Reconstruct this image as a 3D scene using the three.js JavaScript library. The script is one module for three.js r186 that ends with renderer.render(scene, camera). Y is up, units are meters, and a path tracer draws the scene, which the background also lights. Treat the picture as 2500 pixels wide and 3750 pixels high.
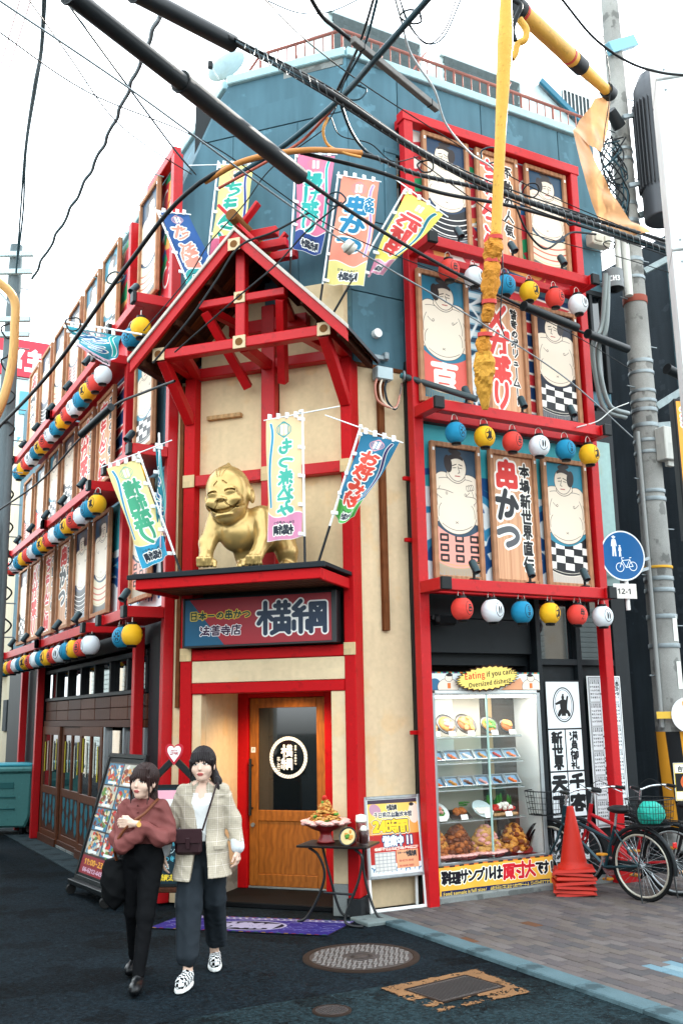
import * as THREE from 'three';
import { mergeGeometries, mergeVertices, toCreasedNormals } from 'three/addons/utils/BufferGeometryUtils.js';

// ---------- camera, sky, sun, exposure ----------
const scene = new THREE.Scene();
const camera = new THREE.PerspectiveCamera(2 * Math.atan(1875 / 3521) * 180 / Math.PI, 682 / 1024, 0.1, 400);
const EYE = new THREE.Vector3(0, 1.8, 0);
const [YAW, PITCH, ROLL, FOCAL] = [28.68 * Math.PI / 180, 11.93 * Math.PI / 180, -0.943 * Math.PI / 180, 3521];
const fwd = new THREE.Vector3(Math.sin(YAW) * Math.cos(PITCH), Math.sin(PITCH), -Math.cos(YAW) * Math.cos(PITCH));
const right0 = new THREE.Vector3(Math.cos(YAW), 0, Math.sin(YAW)), up0 = right0.clone().cross(fwd);
const camR = right0.clone().multiplyScalar(Math.cos(ROLL)).addScaledVector(up0, Math.sin(ROLL));
const camU = up0.clone().multiplyScalar(Math.cos(ROLL)).addScaledVector(right0, -Math.sin(ROLL));
camera.position.copy(EYE);
camera.quaternion.setFromRotationMatrix(new THREE.Matrix4().makeBasis(camR, camU, fwd.clone().negate()));

const renderer = new THREE.WebGLRenderer({ antialias: true });
renderer.toneMapping = THREE.LinearToneMapping;
renderer.toneMappingExposure = 4.1;
renderer.shadowMap.enabled = true;
renderer.setSize(682, 1024);

const SUN = new THREE.Vector3(0.78, 0.62, -0.42).normalize();     // behind the corner building: the street stands in its shade
{ // bright hazy sky, palest round the sun
  const W = 256, Hh = 128, d = new Float32Array(W * Hh * 4);
  for (let j = 0; j < Hh; j++) for (let i = 0; i < W; i++) {
    const el = ((j + 0.5) / Hh - 0.5) * Math.PI, az = ((i + 0.5) / W - 0.5) * 2 * Math.PI;
    const x = Math.cos(az) * Math.cos(el), y = Math.sin(el), z = Math.sin(az) * Math.cos(el);
    const c = Math.max(0, x * SUN.x + y * SUN.y + z * SUN.z), g = 0.95 + 0.55 * Math.pow(c, 3), t = Math.pow(Math.max(0, y), 0.6);
    const o = (j * W + i) * 4, s = y < 0 ? 0.25 : 1;
    d[o] = (0.93 - 0.10 * t * (1 - c)) * g * s; d[o + 1] = (1.0 - 0.02 * t) * g * s; d[o + 2] = (1.03 + 0.02 * t) * g * s; d[o + 3] = 1;
  }
  const t = new THREE.DataTexture(d, W, Hh, THREE.RGBAFormat, THREE.FloatType);
  t.mapping = THREE.EquirectangularReflectionMapping; t.magFilter = THREE.LinearFilter; t.needsUpdate = true;
  scene.background = t; scene.environment = t;
}
const sun = new THREE.DirectionalLight(new THREE.Color(1, 0.93, 0.82), 3.2);
sun.position.copy(SUN).multiplyScalar(60); sun.target.position.set(0, 0, 0);
sun.castShadow = true; sun.shadow.radius = 1.5; sun.shadow.mapSize.set(4096, 4096);
Object.assign(sun.shadow.camera, { left: -30, right: 30, top: 30, bottom: -30, near: 1, far: 140 });
scene.add(sun, sun.target);
// ---------- helpers ----------
const V = (x, y, z) => new THREE.Vector3(x, y, z);
const rnd = (() => { let s = 12345; return () => { s = (s * 1664525 + 1013904223) >>> 0; return s / 4294967296; }; })();
const rr = (a, b) => a + (b - a) * rnd();
const CA = 47.98 * Math.PI / 180, CD = V(Math.cos(CA), 0, Math.sin(CA)), CN = V(-Math.sin(CA), 0, Math.cos(CA));
// a photo pixel (2500 x 3750) gives a direction; the surface it touches gives the distance
const ray = (x, y) => fwd.clone().addScaledVector(camR, (x - 1250) / FOCAL).addScaledVector(camU, -(y - 1875) / FOCAL);
const onPlane = (x, y, n, c) => { const d = ray(x, y), t = (c - n.dot(EYE)) / n.dot(d); return EYE.clone().addScaledVector(d, t); };
const onX = (x, y, X) => onPlane(x, y, V(1, 0, 0), X), onY = (x, y, Y = 0) => onPlane(x, y, V(0, 1, 0), Y), onZ = (x, y, Z) => onPlane(x, y, V(0, 0, 1), Z);
const onC = (x, y, c) => onPlane(x, y, CN, c);
const atDepth = (x, y, t) => EYE.clone().addScaledVector(ray(x, y), t);
const Cs = (p) => p.dot(CD);                                   // distance along the corner face
const Cp = (s, y, c) => CD.clone().multiplyScalar(s).addScaledVector(CN, c).setY(y);
const TURN = { R: 0, C: -CA, L: -Math.PI / 2 };
const ZR = -8.30, XL = 3.30, CW = -9.05, CF = -8.80;           // wall planes, and the fronts of the entrance posts

const taken = {};
const numbered = (n) => { const k = taken[n] = (taken[n] ?? -1) + 1; return k ? n + '_' + String(k).padStart(3, '0') : n; };
const clean = (g) => { const h = g.index ? g.toNonIndexed() : g; for (const k of Object.keys(h.attributes)) if (!['position', 'normal', 'uv', 'color'].includes(k)) h.deleteAttribute(k); return h; };
const merge = (gs) => { gs = [].concat(gs).map(clean); if (gs.length < 2) return gs[0]; const col = gs.some((g) => g.attributes.color);
  for (const g of gs) { if (!g.attributes.uv) g.setAttribute('uv', new THREE.BufferAttribute(new Float32Array(g.attributes.position.count * 2), 2)); if (!g.attributes.normal) g.computeVertexNormals(); if (col && !g.attributes.color) g.setAttribute('color', new THREE.BufferAttribute(new Float32Array(g.attributes.position.count * 3).fill(1), 3)); }
  return mergeGeometries(gs); };
function mesh(name, geo, mat, parent) {
  const m = new THREE.Mesh(Array.isArray(geo) ? merge(geo) : geo, mat); m.name = parent === scene ? numbered(name) : name;
  m.castShadow = m.receiveShadow = true; (parent ?? scene).add(m); return m;
}
function tag(o, label, category, group, kind) { o.userData = { ...o.userData, label, category }; if (group) o.userData.group = group; if (kind) o.userData.kind = kind; return o; }
function thing(name, label, category, pos = V(0, 0, 0), turn = 0, group) {
  const g = new THREE.Group(); g.name = numbered(name); g.position.copy(pos); g.rotation.y = turn; scene.add(g); return tag(g, label, category, group);
}
const sub = (name, parent) => { const g = new THREE.Group(); g.name = name; parent.add(g); return g; };
function single(name, geo, mat, label, category, group) { return tag(mesh(name, geo, mat, scene), label, category, group); }
function struct(name, geo, mat, label, category) { const m = mesh(name, geo, mat, scene); m.userData.kind = 'structure'; if (label) tag(m, label, category ?? name.replace(/_/g, ' ')); m.userData.kind = 'structure'; return m; }
// uv in metres from the face direction
function uvm(g, s = 1) {
  g = clean(g); if (!g.attributes.normal) g.computeVertexNormals();
  const p = g.attributes.position, n = g.attributes.normal, uv = new Float32Array(p.count * 2);
  for (let i = 0; i < p.count; i += 3) {
    let nx = 0, ny = 0, nz = 0; for (let k = 0; k < 3; k++) { nx += Math.abs(n.getX(i + k)); ny += Math.abs(n.getY(i + k)); nz += Math.abs(n.getZ(i + k)); }
    for (let k = 0; k < 3; k++) { const j = i + k, x = p.getX(j), y = p.getY(j), z = p.getZ(j);
      const [u, v] = nz >= nx && nz >= ny ? [x, y] : nx >= ny ? [z, y] : [x, z]; uv[j * 2] = u * s; uv[j * 2 + 1] = v * s; }
  }
  g.setAttribute('uv', new THREE.BufferAttribute(uv, 2)); return g;
}
// box with chamfered edges, centred at (x, y, z)
function box(w, h, d, x = 0, y = 0, z = 0, b = 0.006) {
  b = Math.min(b, w * 0.3, h * 0.3, d * 0.3);
  const X = w / 2, Y = h / 2, Z = d / 2, pos = [];
  const c = (sx, sy, sz, ax) => [sx * (X - (ax === 0 ? 0 : b)), sy * (Y - (ax === 1 ? 0 : b)), sz * (Z - (ax === 2 ? 0 : b))];
  const tri = (a, e, f) => { const u = [e[0] - a[0], e[1] - a[1], e[2] - a[2]], v = [f[0] - a[0], f[1] - a[1], f[2] - a[2]];
    const n = [u[1] * v[2] - u[2] * v[1], u[2] * v[0] - u[0] * v[2], u[0] * v[1] - u[1] * v[0]], m = [a[0] + e[0] + f[0], a[1] + e[1] + f[1], a[2] + e[2] + f[2]];
    n[0] * m[0] + n[1] * m[1] + n[2] * m[2] < 0 ? pos.push(...a, ...f, ...e) : pos.push(...a, ...e, ...f); };
  const quad = (a, e, f, g) => { tri(a, e, f); tri(a, f, g); };
  for (const s of [-1, 1]) { quad(c(s, -1, -1, 0), c(s, 1, -1, 0), c(s, 1, 1, 0), c(s, -1, 1, 0)); quad(c(-1, s, -1, 1), c(1, s, -1, 1), c(1, s, 1, 1), c(-1, s, 1, 1)); quad(c(-1, -1, s, 2), c(1, -1, s, 2), c(1, 1, s, 2), c(-1, 1, s, 2)); }
  if (b > 0) for (const s of [-1, 1]) for (const t of [-1, 1]) {
    quad(c(-1, s, t, 1), c(1, s, t, 1), c(1, s, t, 2), c(-1, s, t, 2)); quad(c(s, -1, t, 0), c(s, 1, t, 0), c(s, 1, t, 2), c(s, -1, t, 2)); quad(c(s, t, -1, 0), c(s, t, 1, 0), c(s, t, 1, 1), c(s, t, -1, 1));
    for (const r of [-1, 1]) tri(c(s, t, r, 0), c(s, t, r, 1), c(s, t, r, 2));
  }
  const g = new THREE.BufferGeometry(); g.setAttribute('position', new THREE.Float32BufferAttribute(pos, 3)); g.computeVertexNormals();
  return uvm(g).translate(x, y, z);
}
const boxAB = (x0, x1, y0, y1, z0, z1, b) => box(Math.abs(x1 - x0), Math.abs(y1 - y0), Math.abs(z1 - z0), (x0 + x1) / 2, (y0 + y1) / 2, (z0 + z1) / 2, b);
// bar of w x h section from a to b
function bar(a, b, w, h, up = V(0, 1, 0), bev = 0.005) {
  const d = b.clone().sub(a), L = d.length(), z = d.clone().normalize(); let x = up.clone().cross(z); if (x.lengthSq() < 1e-6) x = V(1, 0, 0).cross(z); x.normalize(); const y = z.clone().cross(x);
  return box(w, h, L, 0, 0, 0, bev).applyMatrix4(new THREE.Matrix4().makeBasis(x, y, z).setPosition(a.clone().add(b).multiplyScalar(0.5)));
}
function rod(a, b, r0, r1 = r0, seg = 10) {
  const d = b.clone().sub(a), g = new THREE.CylinderGeometry(r1, r0, d.length(), seg); g.applyQuaternion(new THREE.Quaternion().setFromUnitVectors(V(0, 1, 0), d.clone().normalize())); g.translate(...a.clone().add(b).multiplyScalar(0.5).toArray()); return clean(g);
}
const tube = (pts, r, n = 24, rad = 6, closed = false) => clean(new THREE.TubeGeometry(new THREE.CatmullRomCurve3(pts, closed, 'centripetal'), n, r, rad, closed));
const lathe = (pts, seg = 20) => clean(new THREE.LatheGeometry(pts.map((p) => new THREE.Vector2(Math.max(p[0], 0.0001), p[1])), seg));
const cyl = (r0, r1, h, seg = 16, x = 0, y = 0, z = 0) => clean(new THREE.CylinderGeometry(r1, r0, h, seg)).translate(x, y, z);
const sph = (r, x = 0, y = 0, z = 0, sx = 1, sy = 1, sz = 1, a = 14, b = 10) => clean(new THREE.SphereGeometry(r, a, b)).scale(sx, sy, sz).translate(x, y, z);
const ring = (r, t, x = 0, y = 0, z = 0, seg = 24, ts = 8) => clean(new THREE.TorusGeometry(r, t, ts, seg)).translate(x, y, z);
const shp = (pts) => new THREE.Shape(pts.map((p) => new THREE.Vector2(p[0], p[1])));
const ext = (shape, depth, b = 0.004) => clean(new THREE.ExtrudeGeometry(shape, { depth, bevelEnabled: b > 0, bevelThickness: b, bevelSize: b, bevelSegments: 1, curveSegments: 10 }));
// flat sheet w x h facing +z with uv 0..1
const sheet = (w, h, x = 0, y = 0, z = 0) => clean(new THREE.PlaneGeometry(w, h)).translate(x, y, z);
function polyFlat(pts, y = 0) { // horizontal polygon
  const sh = new THREE.Shape(pts.map((p) => new THREE.Vector2(p[0], -p[1]))); const g = clean(new THREE.ShapeGeometry(sh)); g.rotateX(-Math.PI / 2); g.translate(0, y, 0); return uvm(g);
}
function quad(a, b, c, d) { const g = new THREE.BufferGeometry(); g.setAttribute('position', new THREE.Float32BufferAttribute([a, b, c, a, c, d].flatMap((p) => p.toArray()), 3)); g.setAttribute('uv', new THREE.Float32BufferAttribute([0, 0, 1, 0, 1, 1, 0, 0, 1, 1, 0, 1], 2)); g.computeVertexNormals(); return g; }

// ---------- textures ----------
const texCount = { n: 0, px: 0 };
function hash(x, y, s) { let h = (x * 374761393 + y * 668265263 + s * 974634777) | 0; h = Math.imul(h ^ (h >>> 13), 1274126177); return ((h ^ (h >>> 16)) >>> 0) / 4294967296; }
function vnoise(x, y, per, s) { const xi = Math.floor(x), yi = Math.floor(y), fx = x - xi, fy = y - yi, u = fx * fx * (3 - 2 * fx), v = fy * fy * (3 - 2 * fy), m = (a) => ((a % per) + per) % per;
  const a = hash(m(xi), m(yi), s), b = hash(m(xi + 1), m(yi), s), c = hash(m(xi), m(yi + 1), s), d = hash(m(xi + 1), m(yi + 1), s); return a + (b - a) * u + (c - a) * v + (a - b - c + d) * u * v; }
function fbm(u, v, base, oct, s) { let t = 0, a = 0.5, n = 0; for (let o = 0, f = base; o < oct; o++, f *= 2, a *= 0.55) { t += a * vnoise(u * f, v * f, f, s + o * 17); n += a; } return t / n; }
function dataTex(S, f, metres, srgb = true) {
  const d = new Uint8Array(S * S * 4); texCount.n++; texCount.px += S * S;
  for (let j = 0; j < S; j++) for (let i = 0; i < S; i++) { const c = f(i / S, j / S, i, j), o = (j * S + i) * 4; const q = Array.isArray(c) ? c : [c, c, c]; for (let k = 0; k < 3; k++) d[o + k] = Math.max(0, Math.min(255, q[k] * 255)); d[o + 3] = 255; }
  const t = new THREE.DataTexture(d, S, S); t.wrapS = t.wrapT = THREE.RepeatWrapping; t.magFilter = THREE.LinearFilter; t.minFilter = THREE.LinearMipmapLinearFilter; if (srgb) t.colorSpace = THREE.SRGBColorSpace; t.repeat.set(1 / metres, 1 / metres); t.needsUpdate = true; return t;
}
const sm = (a, b, x) => { const t = Math.max(0, Math.min(1, (x - a) / (b - a))); return t * t * (3 - 2 * t); };
const TX = {
  plaster: dataTex(512, (u, v) => { const a = fbm(u, v, 4, 5, 1), b = fbm(u, v, 64, 2, 2), st = fbm(u, v * 0.1, 24, 3, 3), w = sm(0.6, 0.75, fbm(u, v, 7, 4, 4)); const c = 0.86 + 0.12 * a + 0.05 * (b - 0.5) + 0.06 * (st - 0.5); return [c, c * (1 - 0.03 * w), c * (1 - 0.07 * w)]; }, 2.3),
  paint: dataTex(512, (u, v) => { const a = fbm(u, v, 3, 5, 11), b = fbm(u, v, 60, 2, 12), s = sm(0.7, 0.78, fbm(u, v, 24, 3, 14)), l = sm(0.74, 0.8, fbm(u, v, 40, 3, 15)); return 0.86 + 0.1 * a + 0.04 * (b - 0.5) - 0.08 * s + 0.06 * l; }, 1.7),
  dark: dataTex(512, (u, v) => { const a = fbm(u, v, 4, 5, 21), st = fbm(u * 1, v * 0.12, 32, 3, 22), w = sm(0.7, 0.78, fbm(u, v, 16, 4, 24)); return 0.74 + 0.14 * a + 0.14 * (st - 0.5) + 0.12 * w * w; }, 2.9),
  asphalt: dataTex(1024, (u, v, i, j) => { const a = fbm(u, v, 5, 5, 31), g = hash(i, j, 5), g2 = vnoise(u * 220, v * 220, 220, 33), st = hash(i >> 1, j >> 1, 8) > 0.985 ? 0.5 : 0; const w = sm(0.58, 0.72, fbm(u, v, 3, 5, 37)), k = Math.abs(fbm(u, v, 6, 5, 39) - 0.5) < 0.006 ? -0.2 : 0; return 0.42 + 0.34 * a - 0.14 * w + 0.26 * (g - 0.5) + 0.34 * (g2 - 0.5) + st + k + (vnoise(u * 90, v * 90, 90, 45) > 0.965 ? 0.3 : 0) - 0.16 * sm(0.62, 0.7, fbm(u, v, 9, 3, 47)); }, 4.1),
  asphaltB: dataTex(512, (u, v, i, j) => 0.5 * hash(i, j, 7) + 0.5 * vnoise(u * 128, v * 128, 128, 35), 1.3, false),
  concrete: dataTex(512, (u, v, i, j) => { const a = fbm(u, v, 4, 6, 41), g = hash(i, j, 43), w = sm(0.66, 0.74, fbm(u, v, 9, 4, 44)); return 0.68 + 0.25 * a + 0.1 * (g - 0.5) - 0.16 * w; }, 1.9),
  wood: dataTex(512, (u, v) => { const w = fbm(u, v * 0.08, 48, 3, 51), k = Math.sin((u * 26 + fbm(u, v, 4, 3, 52) * 5) * 3.0); const c = 0.74 + 0.18 * w + 0.05 * k; return [c, c * (0.95 + 0.04 * w), c * (0.88 + 0.08 * w)]; }, 0.9),
  fabric: dataTex(256, (u, v, i, j) => 0.86 + 0.1 * fbm(u, v, 4, 3, 61) + 0.06 * (hash(i, j, 9) - 0.5) + 0.03 * ((i & 2) ^ (j & 2) ? 1 : 0), 0.25),
  metal: dataTex(256, (u, v) => 0.84 + 0.16 * fbm(u, v * 0.2, 24, 4, 71), 0.8),
  soft: dataTex(256, (u, v) => fbm(u, v, 6, 5, 81), 0.7, false),
  grain: dataTex(256, (u, v, i, j) => 0.6 * hash(i, j, 3) + 0.4 * fbm(u, v, 24, 2, 91), 0.35, false),
};
const lin = (hex) => new THREE.Color(hex);
function M(hex, rough = 0.6, o = {}) { const { bump, bumpScale, physical, spec, ...rest } = o; const m = new THREE.MeshPhysicalMaterial({ color: lin(hex), roughness: rough, specularIntensity: spec ?? (rest.metalness || rest.transmission || rough < 0.32 ? 1 : rough < 0.6 ? 0.5 : 0.2), ...rest }); if (bump) { m.bumpMap = bump; m.bumpScale = bumpScale ?? 0.001; } return m; }
function canvasTex(w, h, draw) { const c = document.createElement('canvas'); c.width = w; c.height = h; texCount.n++; texCount.px += w * h; const g = c.getContext('2d'); draw(g, w, h); const t = new THREE.CanvasTexture(c); t.colorSpace = THREE.SRGBColorSpace; t.magFilter = THREE.LinearFilter; return t; }
const printed = (tex, rough = 0.55, o = {}) => M('#ffffff', rough, { map: tex, ...o });
// ---------- brush lettering: each character as strokes on a ten by ten grid ----------
const G = Object.fromEntries(`
日 2129 2181 8189 2585 2989|本 0393 5059 5317 5397 3777|一 0595|の ~533816245283967858|串 2181 2124 8184 2484 1595 1518 9598 1898 5059
か ~0363756848 4019 7295|つ ~0452948748|横 0343 2029 2306 2345 5191 6063 8083 4393 5595 5558 9598 5797 5898 7478 6849 8899
綱 200223 3204 0444 2429 0608 4648 5159 5191 9199 6273 8273 6484 7487 6567 8587 6787|法 0112 0314 0927 4292 6065 3595 6538 3898 7799
善 3041 7061 1191 2383 0595 5155 2777 2729 8789 2989|寺 1282 5054 0494 0696 7579 7959 2738|店 5051 1191 1109 5155 5383 3686 3639 8689 3989
場 0343 2027 0746 5181 5154 8184 5484 5282 4595 5637 5696 9689 7648 8658|新 2001 0141 1213 3233 0444 0646 2429 2608 2648 9061 6159 6494 8489
世 0393 2029 2999 5056 8086 5686|界 2080 2024 8084 2484 2282 5054 5417 5497 4649 6669|直 1191 5053 3383 3338 8388 3585 3787 3888 1319 1999
伝 3005 2429 4292 3595 6548 4898 7699|不 0191 6106 5259 6396|動 4001 0252 1353 1316 5356 1656 1454 3029 0757 0959 6393 9398 9888 7069
人 504409 4499|気 2004 1181 2373 1575 7578 7899 5628 2658|ち 0292 ~402564968839|や ~0562948756 2249 5061|ん 5009 ~093656587996|こ 2181 ~16284989
鍋 2004 2045 1434 0646 2429 0949 6191 6164 9194 5494 5459 9499 6686 6668 8688 6888|メ 8009 2379|ガ 0373 7378 7858 4009 8082 9092
盛 0191 1105 1343 4346 6066 6696 8372 7080 2686 2629 8689 4649 6669 0999|り ~201527 ~708549|驚 0141 1002 3032 1244 1414 7052 5292 8355 5495 2686 2629 2787 2989 8689
き 1282 1494 4077 ~7735164879|ボ 0393 5059 3507 7597 8082 9192|リ 2126 818549|ュ 2474 7478 1898|ー 5059|ム 500878 6499|! 5056 5859
た 0262 4009 5484 ~57589899|焼 2005 0509 2649 0314 4333 5292 7055 4595 6568 6849 7578 7899 9987|揚 0343 2028 2818 0646 5181 5154 8184 5484 5282 4595 5637 5696 9689 7648 8658
げ ~101519 4393 ~707659 8082 9192|名 4005 4181 8109 3455 4686 4649 8689 4989|物 1004 0343 0646 2029 6034 5292 9298 9878 7248 8258
元 2181 0494 3409 6468 6899 9986|祖 2010 0343 4306 2529 3547 6181 6169 8189 6484 6686 4999|も ~4037699785 1262 1565
煮 1272 4044 0494 8106 3575 3537 7577 3777 3676 1809 3839 6869 8899|込 1122 0424 2427 2709 2999 5161 6137 6397|み ~21512807155597 ~747659
お 0363 3038 ~38072564967958 7293|好 2016 1649 4008 0353 5191 9173 7379 7969 4595|千 8021 0494 5159|前 3041 7061 0292 1419 1444 4449 1646 6467 8489 8979
難 0242 1012 3032 1434 1416 3436 1636 2229 0747 2709 2749 6044 5359 5393 5595 5797 5999 7379|波 0112 0314 0927 4292 4209 9283 6055 4585 8539 5599
館 2003 2043 1333 1319 1535 3336 1949 2647 7071 5191 5152 9192 6383 6369 8385 6585 6787 6989 8789|時 0131 0108 3138 0434 0838 5191 7054 4494 4696 8689 8979 5768
間 0141 0109 4144 0444 0242 5191 9199 5154 5494 5292 3565 3539 6569 3767 3969|営 1021 4051 8071 0292 0204 9294 3474 3436 7476 3676 2787 2729 8789 2989
業 4043 6063 1122 9182 0393 1585 0797 5359 4709 6799|中 1282 1216 8286 1686 5059|満 0112 0314 0927 4191 5053 8083 4494 4549 4595 9599 6447 8477
員 3070 3032 7072 3272 2383 2337 8387 2585 2787 3709 7799|御 2002 2204 1419 4132 3262 3565 5259 3649 3968 7191 9197 9787 7179|礼 1021 0343 4306 2529 3546 6068 6899 9997
天 1181 0494 514509 4599|下 0191 5159 5374|客 5051 0191 0103 9193 4225 4373 7306 4497 3676 3639 7679 3979|免 4002 3161 6152 2383 2326 8386 2686 5355 4609 6668 6899 9987
万 0191 414609 4484 8489 8968|来 1191 0595 5059 2234 8274 5508 5598|料 0444 2029 0012 4032 2408 2448 5162 5364 4696 8089|理 0141 0545 0848 2128 5191 5155 9195 5393 5595 7179 5797 4999
サ 0393 2026 706749|ン 1133 ~186892|プ 0272 ~725718 8090918180|ル ~212609 6068 6895|は ~101519 4393 6067 ~6859486798|原 0191 1109 5243 3383 3336 8386 3585 3686 5669 4728 7799
寸 0292 7079 7949 2546|大 0393 504509 4599|で 0191 ~91434689 7475 9495|す 0292 6067 ~644546675839|住 2005 1519 6071 4292 4595 3999 7279|切 0543 2027 2747 5191 9198 9878 7148
発 1031 3105 8061 6195 2373 0595 3509 6568 6899|川 ~211529 5158 8189|眞 1191 5053 2383 2337 8387 2585 2787 0898 3809 6899|心 0408 ~234578867 6162 8487
自 5042 2282 2229 8289 2484 2686 2989|転 0242 0444 2029 0646 0343 5191 4494 6448 4897 8699|車 0191 5059 2282 2226 8286 2484 2686 0797`.trim().split(/[|\n]/).map((e) => [e[0], e.slice(2).split(' ')]));
function glyphPath(g, ch, x, y, w, h) {
  let st = G[ch];
  if (!st) { st = []; const c = ch.codePointAt(0); for (let k = 0; k < 5; k++) { const r = (n) => Math.floor(hash(c, k * 7 + n, 77) * 10); st.push(k % 2 ? `${r(1)}0${r(1)}9` : `0${r(2)}9${r(2)}`); } }
  g.beginPath();
  for (let s of st) {
    const curve = s[0] === '~'; if (curve) s = s.slice(1);
    const p = []; for (let i = 0; i + 1 < s.length; i += 2) p.push([x + (+s[i] + 0.5) / 10 * w, y + (+s[i + 1] + 0.5) / 10 * h]);
    g.moveTo(...p[0]);
    if (curve && p.length > 2) { for (let i = 1; i < p.length - 1; i++) { const e = i === p.length - 2 ? p[i + 1] : [(p[i][0] + p[i + 1][0]) / 2, (p[i][1] + p[i + 1][1]) / 2]; g.quadraticCurveTo(...p[i], ...e); } }
    else for (let i = 1; i < p.length; i++) g.lineTo(...p[i]);
  }
}
const SMALL = 'ゃュ';
// layers: [[colour, width as a share of the size], ...] from the outside in
function jtext(g, str, x, y, size, layers, o = {}) {
  const { vertical = false, pitch = 1.06, sx = 1, slant = 0 } = o, w = size * sx; g.save(); g.lineCap = o.cap ?? 'round'; g.lineJoin = 'round'; if (slant) g.transform(1, slant, 0, 1, 0, -slant * x);
  for (const [col, lw] of layers) { g.strokeStyle = col; g.fillStyle = col; let cx = x, cy = y;
    for (const c of str) {
      const lat = c.charCodeAt(0) < 128 && c !== '!';
      if (c === ' ') { if (vertical) cy += size * 0.5; else cx += w * 0.5; continue; }
      if (lat) { g.font = `bold ${size * 1.12}px sans-serif`; g.textBaseline = 'alphabetic'; g.lineWidth = lw * size * 0.7; const tw = g.measureText(c).width; g.strokeText(c, cx, cy + size * 0.9); g.fillText(c, cx, cy + size * 0.9); cx += tw * 1.02; continue; }
      const k = SMALL.includes(c) ? 0.72 : c === '一' || c === '!' ? 0.8 : 1; g.lineWidth = lw * size; glyphPath(g, c === '゛' ? '!' : c, cx + (1 - k) * w / 2, cy + (1 - k) * size / 2, w * k, size * k); g.stroke();
      if (vertical) cy += size * pitch * (c === '!' ? 0.9 : 1); else cx += w * pitch * (c === '!' ? 0.55 : 1);
    } }
  g.restore();
}
// ---------- shared materials ----------
const red = M('#c80f18', 0.42, { spec: 0.6, map: TX.paint, bump: TX.soft, bumpScale: 0.0012 });
const redFlat = M('#c40912', 0.6, { spec: 0.3, map: TX.paint, bump: TX.grain, bumpScale: 0.0006 });
const beige = M('#ecd2ac', 0.85, { map: TX.plaster, bump: TX.grain, bumpScale: 0.001 });
const plyM = M('#f0d4aa', 0.75, { map: TX.plaster, bump: TX.soft, bumpScale: 0.001 });
const darkM = M('#5c8291', 0.62, { map: TX.dark, bump: TX.soft, bumpScale: 0.0015 });
const blackM = M('#181f24', 0.55, { map: TX.dark, bump: TX.soft, bumpScale: 0.001 });
const blackPl = M('#101416', 0.45), blackMetal = M('#17191b', 0.4, { metalness: 0.2 });
const brass = M('#d8b98a', 0.5, { map: TX.metal }), woodEnd = M('#8a6038', 0.7, { map: TX.wood });
const brownW = M('#7c4a2c', 0.7, { map: TX.wood, bump: TX.soft, bumpScale: 0.001 }), darkW = M('#4a2c20', 0.7, { map: TX.wood, bump: TX.soft, bumpScale: 0.001 });
const frameW = M('#c79678', 0.65, { map: TX.wood, bump: TX.soft, bumpScale: 0.0008 }), paleW = M('#d9b184', 0.75, { map: TX.wood });
const alu = M('#b9bfc2', 0.35, { metalness: 0.7, map: TX.metal }), steel = M('#8d979b', 0.45, { metalness: 0.5, map: TX.metal }), whitePl = M('#e8e8e6', 0.5), coping = M('#a9ccd2', 0.5, { map: TX.plaster });
const concreteM = M('#a3a8a6', 0.9, { map: TX.concrete, bump: TX.grain, bumpScale: 0.003 });
const glassM = M('#ffffff', 0.03, { physical: true, transmission: 1, thickness: 0, ior: 1.5 });
const darkGlass = M('#0c1216', 0.05, { physical: true, clearcoat: 1, clearcoatRoughness: 0.02 });
const roomM = M('#3a3431', 0.9);

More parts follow.
